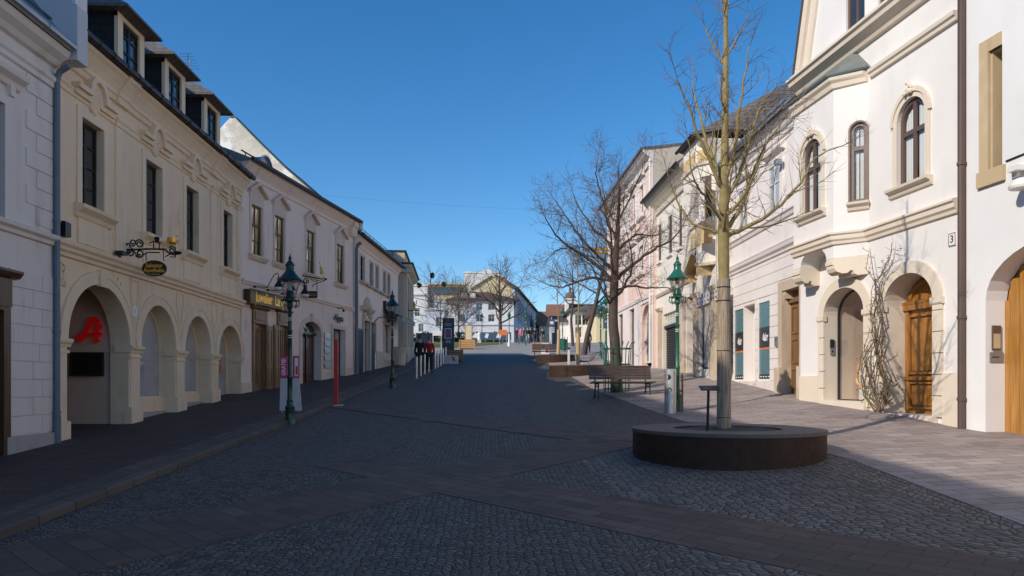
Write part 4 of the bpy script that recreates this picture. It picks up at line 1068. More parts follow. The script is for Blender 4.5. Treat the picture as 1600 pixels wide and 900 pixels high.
def church_building():
    x0, y0 = at(632, 43.3); x1, y1 = at(641, 50)
    f = Fac(x0, 43.35, x1 - x0 + .1, 6.6, True); S1 = 6.7
    h = thing('pilaster_building', 'pale stone building with dark cornice and attic, end wall facing the street', 'building', f.P(3, 1.3, 0))
    mb = MB(); f.wall(mb, rectp(0, S1, 0, 7.9), []); f.shell(mb, 0, S1, 0, 7.9, 0, -9); mb.build('wall', M['church'], h)
    c = MB(); 
    for a, b, n0, n1 in ((-.0, S1, 0, .5),):
        f.extr(c, [(0, 6.6), (.1, 6.62), (.12, 6.8), (.35, 6.95), (.45, 7.05), (.45, 7.12), (0, 7.2)], -.02, S1)
    f.box(c, -.3, -.001, 6.62, 7.1, -9, .42); f.box(c, -.42, -.30, 6.95, 7.1, -9, .42); c.build('cornice', M['church'], h)
    c = MB(); f.box(c, -.5, S1, 7.13, 7.2, -9, .55); c.build('cornice_sheet', M['gutter'], h)
    c = MB(); f.box(c, -.06, S1, 7.9, 7.98, -9, .1); c.build('attic_coping', M['gutter'], h)
    p = MB()
    for n0, n1 in ((-.0, -.55), (-1.4, -2.0)): f.box(p, -.16, -.001, .5, 6.6, n1, n0)
    for s in (0.05, 2.2, 4.4, 6.0): f.box(p, s, s + .6, .5, 6.6, 0, .14)
    f.box(p, -.25, S1, 0, 2.3, -2.2, .2); p.build_each('pilaster', M['stone_trim'], h, .01)
    pp = MB(); pp.tube([f.P(-.24, 1.5, -.7), f.P(-.24, 7.9, -.7)], .07, 8); pp.build('downpipe', M['pipe_blue'], h)
    o = thing('golden_figure', 'small golden figure sign standing out from the pale stone building', 'sign', f.P(2, 4.9, .3))
    x = MB(); x.tube([f.P(2, 4.6, 0), f.P(2, 4.6, .7)], .03, 6); x.build('bracket', M['black_iron'], o)
    x = MB(); c0 = f.P(2, 4.65, .45); x.lathe([(.03, 0), (.11, .06), (.09, .26), (.05, .34), (.07, .42), (.03, .5)], c0, 10); x.tube([f.P(1.85, 4.9, .45), f.P(2, 5.0, .58), f.P(2.05, 5.25, .6)], .03, 6); x.build('figure', M['gold'], o)
    for i, (px, Y, r) in enumerate(((624, 41.2, .5), (627, 45.5, .5))):
        x0, _ = at(px, Y); z = gz(x0, Y)
        o = thing('terracotta_tub', ['round terracotta tub on the pavement by the awning shop', 'terracotta tub in front of the pale stone building'][i], 'planter', (x0, Y, z))
        x = MB(); x.lathe([(r * .7, -.05), (r * .72, .4), (r * .95, .95), (r * 1.0, 1.0), (r * .9, 1.0), (r * .85, .9)], (x0, Y, z), 18); x.build('tub', M['stone_trim'], o)
        x = MB(); x.lathe([(r * .86, .88), (r * .5, .93), (.02, .95)], (x0, Y, z), 14); x.build('soil', M['soil'], o)
church_building()
# ------------------------------------------------------------------ right side
FA = Fac(9.716, 0, -.1034, .9946, False)

def sp(f, pa, pb, n=0):
    a, b = f.s(pa, n), f.s(pb, n); return (min(a, b), max(a, b))

def groove_surround(f, mb, s0, s1, zb, zs, rise, w, n):
    """jamb blocks with joints plus archivolt"""
    for lo, hi in ((s0 - w, s0), (s1, s1 + w)):
        z = zb
        while z < zs - .15:
            z2 = min(z + .40, zs - .13); f.box(mb, lo, hi, z + .008, z2 - .008, -.02, n); z = z2
            if zs - .13 - z < .05: break
        f.extr(mb, [(-.02, zs - .13), (n + .01, zs - .13), (n + .03, zs - .1), (n + .03, zs - .0), (-.02, zs)], lo - .03, hi + .03)
    o = openarch(s0 - w, s1 + w, zs, zs, rise + w, 20)[1:-1]; i = openarch(s0, s1, zs, zs, rise, 20)[1:-1]
    f.ring(mb, o, i, -.02, n, False)
    m, k = (s0 + s1) / 2, (s1 - s0) / 2

def house_a():
    f = FA; S0, S1 = f.s(1505), f.s(1250) - .02
    h = thing('oriel_house', 'white house with oriel bay, arched windows and varnished wooden door', 'house', f.P((S0 + S1) / 2, -.6, 0))
    wa = sp(f, 1403, 1447); wz0 = f.z(wa[0], 277); m = sum(wa) / 2; wtop = f.z(f.s(1425), 152); w1 = ('a', wa[0], wa[1], wz0, wtop - .42, .42)
    da = sp(f, 1384, 1460); dzs = f.z(f.s(1384), 478); drise = f.z(f.s(1425), 426) - dzs; door = ('a', da[0], da[1], -2, dzs, drise)
    ga = sp(f, 1289.5, 1352); gzs = f.z(f.s(1289.5), 494); grise = f.z(f.s(1322), 449) - gzs; gdo = ('a', ga[0], ga[1], -2, gzs, grise)
    g1, g2 = sp(f, 1322, 1351), sp(f, 1372, 1402)
    zc = 7.62; apex = 14.0
    outline = [(S0, -2.3), (S1, -2.3), (S1, zc), (S1 - 2.7, apex), (S0 - 1.6, apex), (S0, apex)]
    gz0 = f.z(f.s(1322), 55) + .0
    gw = [('r', g1[0], g1[1], gz0, gz0 + 1.7), ('r', g2[0], g2[1], gz0, gz0 + 1.7)]
    outline = [(S0, -2.3), (S1, -2.3), (S1, zc), (S1 - 1.75, apex), (S0, apex)]
    mb = MB(); f.wall(mb, outline, [(outl(w1), .16), (outl(door), .62), (outl(gdo), .55)] + [(outl(g), .12) for g in gw])
    f.shell(mb, S0, S1, -2.3, zc, -.01, -8); f.shell(mb, S0, S1 - 1.9, zc, apex, -.01, -8); mb.build('wall', M['white'], h)
    def wrap(mbb, prof):
        f.extr(mbb, prof, S0 + .0, sA - .06)
    # oriel
    sA, sB, sC = f.s(1357), 0, 0
    pA = (sA, 0.0); dpt = .5; pB = (sA + .5, dpt); pC = (f.s(1240, dpt), dpt); pD = (min(S1 - .01, pC[0] + .5), 0.02)
    zb, zt = 2.80, 6.72
    mb = MB(); ring = [pA, pB, pC, pD]
    nw = Fac(*f.P(*[pA[0], 0, 0])[:2], f.P(pB[0], 0, dpt)[0] - f.P(pA[0], 0, 0)[0], f.P(pB[0], 0, dpt)[1] - f.P(pA[0], 0, 0)[1], False)
    LW = math.hypot(.5, dpt)
    wn = sp(nw, 1328.5, 1355); zn0 = nw.z(wn[0], 314); ztn = nw.z(sum(wn) / 2, 191); nar = ('a', wn[0], wn[1], zn0, ztn - (wn[1] - wn[0]) / 2, (wn[1] - wn[0]) / 2)
    nw.wall(mb, rectp(0, LW, zb - .02, zt), [(outl(nar), .1)])
    fb = Fac(*f.P(pB[0], 0, dpt)[:2], f.d[0], f.d[1], False); LB = pC[0] - pB[0]
    wb = sp(fb, 1255.5, 1284); zb0 = fb.z(wb[0], 327); zbt = fb.z(sum(wb) / 2, 218); fwn = ('a', wb[0], wb[1], zb0, zbt - .4, .4)
    cs0, cs1 = .28, LB - .32; cm = (cs0 + cs1) / 2
    fl = [(0, zb - .02), (cs0, zb - .02)] + [(cm - (cs1 - cs0) / 2 * math.cos(PI * i / 14), zb - .02 + .36 * math.sin(PI * i / 14)) for i in range(1, 14)] + [(cs1, zb - .02), (LB, zb - .02), (LB, zt), (0, zt)]
    fb.wall(mb, fl, [(outl(fwn), .1)])
    P3 = f.P
    mb.quad(P3(pC[0], zb, pC[1]), P3(pD[0], zb, pD[1]), P3(pD[0], zt, pD[1]), P3(pC[0], zt, pC[1]))
    # vault and soffit under the bay
    prev = None
    for i in range(15):
        q = (cm - (cs1 - cs0) / 2 * math.cos(PI * i / 14), zb - .02 + .36 * math.sin(PI * i / 14))
        if prev: mb.quad(fb.P(*prev, 0), fb.P(*q, 0), fb.P(*q, -dpt), fb.P(*prev, -dpt))
        prev = q
    mb.build('oriel', M['white'], h)
    cb = MB()
    prof = [(0, 2.79), (.5, 2.79), (.5, 2.74), (.53, 2.72), (.53, 2.64), (.5, 2.62), (.5, 2.56), (.46, 2.48), (.38, 2.43), (.30, 2.43), (.27, 2.48), (.22, 2.48), (.2, 2.40), (.16, 2.37), (0, 2.37)]
    f.extr(cb, prof, pB[0] + cs1 + .0, pC[0] + .04)
    dirs = f.P(pB[0], 0, dpt)
    # the near corbel follows the chamfer: parallelogram in plan
    def corn(s, n, z): return f.P(s, z, n)
    A = [corn(pA[0] + n * 1.0 - .02, n, z) for n, z in prof]; Bq = [corn(pB[0] + cs0, n, z) for n, z in prof]
    cb.loft([A, Bq], True); cb.build_each('corbel', M['ivory'], h)
    # band between the floors runs round the bay
    bp = [(0, 3.06), (.05, 3.08), (.06, 3.14), (.10, 3.18), (.10, 3.26), (.14, 3.29), (.14, 3.33), (0, 3.36)]
    b = MB(); f.extr(b, bp, S0 + .1, sA + .05)
    def bent(prof_, mbb):
        rings = []
        k = math.tan(rad(22.5))
        for (s, n), (os, on) in ((pA, (0, 1)), (pB, (-k, 1)), (pC, (.0, 1))):
            rings.append([f.P(s + os * q, z, n + on * q) for q, z in prof_])
        mbb.loft(rings, True)
    bent(bp, b); b.build('floor_band', M['ivory'], h)
    c = MB(); tp = [(0, 6.55), (.05, 6.57), (.07, 6.63), (.12, 6.67), (.13, 6.73), (0, 6.75)]
    f.extr(c, [(0, 6.52), (.06, 6.54), (.07, 6.6), (.11, 6.63), (.12, 6.7), (0, 6.72)], S0 + .1, sA - .12); bent([(0, 6.5), (.05, 6.52), (.07, 6.62), (.13, 6.68), (.14, 6.74), (0, 6.76)], c)
    f.extr(c, [(0, 7.30), (.08, 7.32), (.12, 7.4), (.28, 7.5), (.30, 7.58), (.36, 7.62), (.36, 7.68), (0, 7.72)], S0 + .1, S1 + .06)
    c.build('cornice', M['ivory'], h)
    rk = MB(); q = [(S1 + .05, zc + .06), (S1 - 1.72, apex)]
    f.ring(rk, q, [(S1 - .42, zc + .06), (S1 - 2.15, apex)], 0, .07, False); f.ring(rk, q, [(S1 - .16, zc + .06), (S1 - 1.92, apex)], 0, .16, False)
    rk.build('gable_trim', M['ivory'], h)
    rk = MB(); f.ring(rk, [(S1 + .09, zc + .08), (S1 - 1.68, apex)], [(S1 + .05, zc + .08), (S1 - 1.72, apex)], -8, .2, False); rk.build('gable_sheet', M['pipe_brown'], h)
    r = MB(); top = f.P(f.s(1335), 7.42, .0); e = .1
    E = [f.P(pA[0] - .1, 6.78, 0), f.P(pB[0] - .05, 6.78, dpt + e), f.P(pC[0] + .1, 6.78, dpt + e), f.P(pD[0] + .0, 6.78, 0)]; T2 = f.P(pC[0], 7.42, 0)
    r.add(E + [top, T2], [(0, 1, 4), (1, 2, 5, 4), (2, 3, 5), (0, 4, 5, 3)]); 
    r.build('oriel_roof', M['patina'], h)
    g = MB(); g.tube([f.P(pA[0] - .05, 6.80, .06), f.P(pB[0], 6.80, dpt + e + .04), f.P(pC[0] + .2, 6.80, dpt + e + .04)], .05, 8); g.build('oriel_gutter', M['gutter_green'], h)
    # windows
    for ff, w, n, shell, cur in ((f, w1, -.06, True, True), (fb, fwn, -.04, True, True), (nw, nar, -.03, False, True)):
        nar_ = w is nar; zz = (w[4] - w[3]) / (w[4] + w[5] - w[3])
        o = window(ff, h, w, n, .085 if not nar_ else .075, [] if nar_ else [(.5, .09)], [(.62 if not nar_ else .68, .09)], M['brown_frame'], M['thin_glass'], .03)
        x = MB(); s0, s1 = w[1], w[2]; k = 16; zt_ = w[4] + w[5] * .9
        ztop = lambda u: w[4] + w[5] * math.sqrt(max(0, 1 - ((u - (s0 + s1) / 2) / ((s1 - s0) / 2)) ** 2))
        for lo, hi in ((0, .47), (.53, 1)):
            pr = [(lerp(s0 + .02, s1 - .02, lerp(lo, hi, i / k))) for i in range(k + 1)]
            for i in range(k): x.quad(*[ff.P(a, z_, n - .085 + .006 * math.sin(j * 1.9)) for a, j, z_ in ((pr[i], i, w[3] + .02), (pr[i + 1], i + 1, w[3] + .02), (pr[i + 1], i + 1, ztop(pr[i + 1])), (pr[i], i, ztop(pr[i])))])
        x.build('curtain', M['curtain'], o)
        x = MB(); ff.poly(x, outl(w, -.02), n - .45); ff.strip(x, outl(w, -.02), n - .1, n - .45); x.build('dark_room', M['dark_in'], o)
        x = MB(); ff.extr(x, [(0, w[3] - .19), (.05, w[3] - .17), (.08, w[3] - .1), (.16, w[3] - .06), (.17, w[3] - .01), (0, w[3])], s0 - (.2 if not nar_ else .05), s1 + (.2 if not nar_ else .05)); x.build('sill', M['ivory'], o)
        if shell:
            x = MB(); ff.ring(x, openarch(s0 - .13, s1 + .13, w[3], w[4], w[5] + .13, 20), openarch(s0, s1, w[3], w[4], w[5], 20), 0, .03, False)
            ff.ring(x, openarch(s0 - .17, s1 + .17, w[4], w[4], w[5] + .2, 20)[1:-1], openarch(s0 - .1, s1 + .1, w[4], w[4], w[5] + .1, 20)[1:-1], 0, .06, False)
            mm, zk = (s0 + s1) / 2, w[4] + w[5] + .18
            rr = random.Random(7)
            for i in range(9): x.ball(ff.P(mm + rr.uniform(-.09, .09), zk + rr.uniform(-.10, .12), .07 + rr.uniform(0, .03)), rr.uniform(.03, .06), 8)
            x.build('surround', M['ivory'], o)
        else:
            x = MB(); ff.ring(x, openarch(s0 - .035, s1 + .035, w[3], w[4], w[5] + .035, 20), openarch(s0, s1, w[3], w[4], w[5], 20), 0, .03, False); x.build('surround', M['brown_frame'], o)
    for w in gw:
        o = window(f, h, w, -.05, .08, [(.5, .08)], [.7], M['brown_frame'], M['glass'])
    # plinth
    p = MB(); zp = .2
    for a, b_ in ((S0, da[0] - .24), (da[1] + .24, ga[0] - .24), (ga[1] + .2, S1)):
        if b_ > a: f.box(p, a, b_, -2.2, zp, -.02, .035)
    p.build_each('plinth', M['ivory'], h)
    # doors
    x = MB(); groove_surround(f, x, da[0], da[1], -.62, dzs, drise, .24, .05); x.build('door_surround', M['ivory'], h)
    x = MB(); groove_surround(f, x, ga[0], ga[1], -.5, gzs, grise, .24, .05); x.build('entrance_surround', M['ivory'], h)
    x = MB(); f.strip(x, outl(('a', da[0] + .004, da[1] - .004, -2, dzs, drise - .004)), -.003, -.6, True); f.strip(x, outl(('a', ga[0] + .004, ga[1] - .004, -2, gzs, grise - .004)), -.003, -.30, True); x.build('reveal', M['ivory'], h)
    n = -.42; x = MB(); zb_ = -.58; zt2 = f.z(f.s(1409, n), 482, n)
    f.poly(x, outl(('a', da[0], da[1], -2, dzs, drise)), n - .05)
    f.box(x, da[0], da[1], zt2 - .07, zt2 + .05, n - .05, n + .05); f.extr(x, [(n, zt2 + .05), (n + .06, zt2 + .05), (n + .07, zt2 + .1), (n, zt2 + .12)], da[0], da[1])
    w_ = da[1] - da[0]
    for s_ in (da[0] + .02, da[1] - .12): f.box(x, s_, s_ + .1, zb_, zt2 - .07, n - .05, n)
    mid = da[0] + w_ * .32; f.box(x, mid - .06, mid + .06, zb_, zt2 - .07, n - .05, n + .04)
    for lo, hi in ((da[0] + .14, mid - .08), (mid + .08, da[1] - .14)):
        for z0_, z1_ in ((zb_ + .08, zb_ + .62), (zb_ + .78, zt2 - .18)):
            f.ring(x, rectp(lo, hi, z0_, z1_), rectp(lo + .035, hi - .035, z0_ + .035, z1_ - .035), n - .05, n + .012)
            f.box(x, lo + .07, hi - .07, z0_ + .07, z1_ - .07, n - .05, n - .02)
    f.box(x, da[0] + .02, da[1] - .02, zb_ + .66, zb_ + .73, n - .05, n + .03)
    fo = openarch(da[0] + .08, da[1] - .08, zt2 + .14, dzs, drise - .08, 16); fi = openarch(da[0] + .17, da[1] - .17, zt2 + .24, dzs, drise - .17, 16); f.ring(x, fo, fi, n - .05, n + .01, False)
    d = x.build('door', M['door_brown'], h)
    x = MB(); x.ball(f.P(mid + .02, .28, n + .09), .035, 8); f.box(x, mid - .01, mid + .05, .15, .42, n + .04, n + .055); x.build('handle', M['black_iron'], d)
    x = MB(); f.box(x, da[0] - .1, da[1] + .1, -1.2, -.6, -.5, .06); f.box(x, ga[0] - .1, ga[1] + .1, -1.2, -.38, -.5, .10); x.build('doorstep', M['ivory'], h)
    n = -.30; o = window(f, h, ('a', ga[0] + .02, ga[1] - .02, -.38, gzs, grise - .02), n, .025, [], [], M['gutter'], M['thin_glass'], name='glass_door')
    x = MB(); hz = .12; s_ = lerp(ga[0], ga[1], .33)
    x.tube([f.P(s_ + .10, hz + .38, n + .05), f.P(s_ + .08, hz + .22, n + .08), f.P(s_ + .13, hz + .05, n + .09), f.P(s_ + .08, hz - .12, n + .09), f.P(s_ - .06, hz - .17, n + .06), f.P(s_ - .14, hz - .02, n + .03)], [.015, .03, .035, .045, .035, .02], 8); x.build('handle', M['crate_wood'], o)
    x = MB(); f.strip(x, outl(('a', ga[0] + .01, ga[1] - .01, -.4, gzs, grise - .01)), n - .05, n - 2.0); f.poly(x, outl(gdo), n - 2.0); x.build('hallway', M['porch'], o)
    x = MB(); f.box(x, ga[0] + .12, ga[1] - .1, -.4, .32, n - .9, n - .5); x.build('white_counter', M['white_paint'], o)
    downpipe(f, h, f.s(1502.5, .1), -.82, 7.4, .1, .065, 'pipe_brown', shoe=False)
    # fittings fixed to the wall
    s = f.s(1489); z = f.z(s, 374)
    o = thing('house_number', 'white house number 3 plate beside the brown downpipe', 'number plate', f.P(s, z, 0)); x = MB(); f.box(x, s - .09, s + .09, z - .12, z + .12, .0, .02); x.build('plate', M['white_print'], o)
    x = MB(); ftext(f, x, '3', s, z, .024, .19); f.ring(x, rectp(s - .085, s + .085, z - .115, z + .115), rectp(s - .075, s + .075, z - .105, z + .105), .02, .024); x.build('number', M['pipe_brown'], o)
    s = ga[1]; 
    for i, (py, hh) in enumerate(((537, .10), (549, .08))):
        z = f.z(s, py); nn = -.16; o = thing('door_intercom', ['dark intercom box in the glass door reveal', 'small grey key box below the intercom'][i], 'intercom', f.P(s, z, nn))
        x = MB(); f.box(x, s - .04, s - .003, z - hh, z + hh, nn - .045, nn + .045); b_ = x.build('housing', M['gutter' if i == 0 else 'zinc'], o)
        x = MB(); x.tube([f.P(s - .046, z, nn), f.P(s - .04, z, nn)], .022, 10); x.build('lens', M['black'], o)
    # climbing rose
    s0 = f.s(1374, .12); zb_ = gz(*f.P(s0, 0, .12)[:2]); o = thing('climbing_rose', 'leafless climbing rose with red hips between the two white doors', 'plant', f.P(s0, zb_, .14))
    rr = random.Random(11); x = MB(); lf = MB(); hp = MB()
    canes = [[(1374, 642), (1365, 600), (1372, 560), (1362, 520), (1368, 480), (1366, 450), (1375, 425), (1392, 400), (1398, 378)], [(1372, 642), (1380, 600), (1370, 550), (1376, 500), (1368, 455), (1364, 420), (1358, 395), (1346, 388)],
             [(1374, 642), (1358, 600), (1352, 560), (1366, 530), (1360, 490), (1370, 450), (1380, 430), (1396, 412), (1408, 405)], [(1376, 642), (1384, 610), (1372, 570), (1378, 520), (1366, 470), (1368, 440), (1386, 420), (1396, 390), (1406, 392)],
             [(1370, 642), (1350, 620), (1344, 590), (1352, 560), (1362, 540)], [(1376, 642), (1388, 620), (1390, 590), (1380, 560), (1384, 530)], [(1372, 642), (1352, 610), (1356, 570), (1350, 540), (1358, 515)]]
    def cpt(px, py, n): s_ = f.s(px, n); return Vector(f.P(s_, f.z(s_, py, n), n))
    for ci in range(13):
        c = canes[ci % 7]; jit = 0 if ci < 7 else 9
        pts = [cpt(px + rr.uniform(-3, 3) + (rr.uniform(-jit, jit) if i else 0), py, .06 + rr.uniform(0, .14)) for i, (px, py) in enumerate(c if ci < 7 else c[:7])]
        P2 = []
        for a, b_ in zip(pts, pts[1:]):
            for k in range(3): P2.append(a.lerp(b_, k / 3) + Vector((rr.uniform(-.012, .012), rr.uniform(-.012, .012), rr.uniform(-.01, .01))))
        P2.append(pts[-1]); m_ = len(P2); x.tube(P2, [lerp(.016, .004, i / m_) for i in range(m_)], 5)
        for i in range(2, m_):
            for rep in range(3):
                if rr.random() < (.75 if i < m_ * .6 else .5):
                    a = P2[i]; dv = Vector((f.n[0] * rr.uniform(0, .12) + f.d[0] * rr.uniform(-.22, .22), f.n[1] * rr.uniform(0, .12) + f.d[1] * rr.uniform(-.22, .22), rr.uniform(-.06, .2)))
                    dv *= .75; b_ = a + dv * .5 + Vector((0, 0, .02)); e = a + dv; x.tube([a, b_, e], [.004, .003, .002], 3)
                    if rr.random() < .09: hp.ball(e, .013, 6)
                    if a.z < .45 and rr.random() < .62 or rr.random() < .12:
                        u = Vector((rr.uniform(-1, 1), rr.uniform(-1, 1), rr.uniform(-.6, .6))).normalized(); v = u.orthogonal().normalized(); l = rr.uniform(.028, .055)
                        lf.add([e, e + u * l + v * l * .5, e + u * l * 2, e + u * l - v * l * .5], [(0, 1, 2, 3)])
    x.build('stem', M['rose_cane'], o); hp.build_each('rose_hip', M['red_post'], o, 0); lf.build('leaves', M['leaf'], o)
house_a()

def house_b():
    f = FA; S1 = f.s(1508.5); S0 = -3.0
    h = thing('gate_house', 'bright white house with oak gate and deep sandstone window at the right edge', 'house', f.P(8, -1, 0))
    nf = .04
    far = f.s(1540, nf); zs, rise, r = 1.42, .85, 1.3; ga = ('a', far - 2 * r, far, -2.2, zs, rise)
    w0, w1 = f.s(1566, nf), f.s(1544, nf); z0, z1 = f.z(w0, 250, nf), f.z(w1, 84, nf)
    win = ('r', w0, w1, f.z(w1, 287, nf) + .22, z1 + .02)
    w2 = ('r', far - 4.2, far - 3.4, win[3], win[4])
    mb = MB(); f.wall(mb, rectp(S0, S1, -2.6, 9.6), [(outl(ga), .40), (outl(win), .5)], nf); f.shell(mb, S0, S1, -2.6, 9.6, nf - .01, -8); mb.build('wall', M['white_b'], h)
    g = MB(); n = nf - .36; f.poly(g, outl(ga), n - .06)
    s = ga[1] + .01; k = 0
    m = (ga[1] + ga[2]) / 2
    while s < ga[2] - .02:
        e = min(s + .19, ga[2]); u = max(abs(s - m), abs(e - m)) / r; zt = zs + rise * math.sqrt(max(0, 1 - min(1, u) ** 2)); f.box(g, s + .004, e - .004, -1.6, zt, n - .05, n); s += .19
    d = g.build('gate', M['oak'], h)
    x = MB(); x.tube([f.P(m, .1, n + .02), f.P(m, .1, n + .1), f.P(m, .28, n + .1), f.P(m, .28, n + .02)], .015, 6); x.build('handle', M['steel'], d)
    # stone window: frame lining recessed behind the plaster
    st = MB(); a, b, z0, z1 = win[1:]; fw = .17
    for s0, s1, q0, q1, n0, n1 in ((b - .03, b + .17, z0 - .1, z1 + .22, -.3, nf + .03), (a - .0, b - .03, z1, z1 + .22, -.3, nf + .028), (a - .08, b + .2, z0 - .26, z0 - .0, -.3, nf + .06)):
        f.box(st, s0, s1, q0, q1, n0, n1)
    st.build('stone_window_frame', M['gold_stone'], h)
    x = MB(); f.box(x, b - .06, b - .031, z0, z1, -.45, nf - .03); f.box(x, a + .01, b - .06, z1 - .03, z1 - .001, -.45, nf - .03); x.build('stone_reveal', M['gold_stone'], h)
    window(f, h, ('r', a, b - .06, z0, z1 - .03), -.38, .05, [], [.6], M['brown_frame'], M['glass'])
    rf = MB(); f.extr(rf, [(.5, 9.6), (-4, 12.5), (-8.2, 9.6)], S0, S1); rf.build('roof', M['tile_brown'], h)
    # wall lamp, cable
    s = f.s(1592, .1); z = f.z(s, 262, .1); o = thing('white_wall_box', 'little white junction box on the bright wall above the oak gate', 'junction box', f.P(s, z, nf))
    x = MB(); f.box(x, s - .1, s + .1, z - .06, z + .02, nf, .22); f.box(x, s + .02, s + .12, z - .13, z - .03, nf, .12); x.build('housing', M['white_paint'], o)
    z = f.z(s, 292, .1); o = thing('white_flood_lamp', 'white dome lamp on the bright wall just above the oak gate arch', 'wall lamp', f.P(s, z, nf)); s -= .18
    x = MB(); x.lathe([(.17, -.08), (.18, -.04), (.14, .05), (.05, .09)], f.P(s, z, .22), 16); x.tube([f.P(s, z + .05, nf), f.P(s, z + .07, .22)], .03, 6); x.build('shade', M['white_paint'], o)
    x = MB(); p0 = f.P(win[2] + .0, f.z(f.s(1572, nf), 252, nf), nf + .015); x.tube([f.P(f.s(1573, nf), f.z(f.s(1573, nf), 252, nf), nf + .015), f.P(f.s(1600, nf), f.z(f.s(1600, nf), 241, nf), nf + .015), f.P(S0, f.z(f.s(1600, nf), 240, nf), nf + .015)], .014, 5); o = x.build('wall_cable', M['black_iron']); tag(o, 'dark cable running along the bright wall from the sandstone window', 'cable')
    # bell plate in the reveal of the gate
    s = far; z = zat(f.P(s, 0, -.12)[0], f.P(s, 0, -.12)[1], 528)
    o = thing('bell_panel', 'upright brown bell panel in the white reveal of the oak gate', 'bell panel', f.P(s, z, -.15)); x = MB(); f.box(x, s - .03, s - .002, z - .21, z + .21, -.23, -.07); x.build('plate', M['brown_frame'], o)
    x = MB(); f.box(x, s - .034, s - .03, z - .18, z + .07, -.215, -.085); x.build('screen', M['gold_stone'], o)
    z = z - .33; o = thing('name_plate', 'grey brown name plate below the bell panel', 'plate', f.P(s, z, -.15)); x = MB(); f.box(x, s - .02, s - .002, z - .085, z + .085, -.28, -.03); x.build('plate', M['zinc'], o)
    x = MB(); f.box(x, s - .022, s - .02, z - .01, z + .012, -.2, -.07); x.build('writing', M['gutter'], o)
house_b()

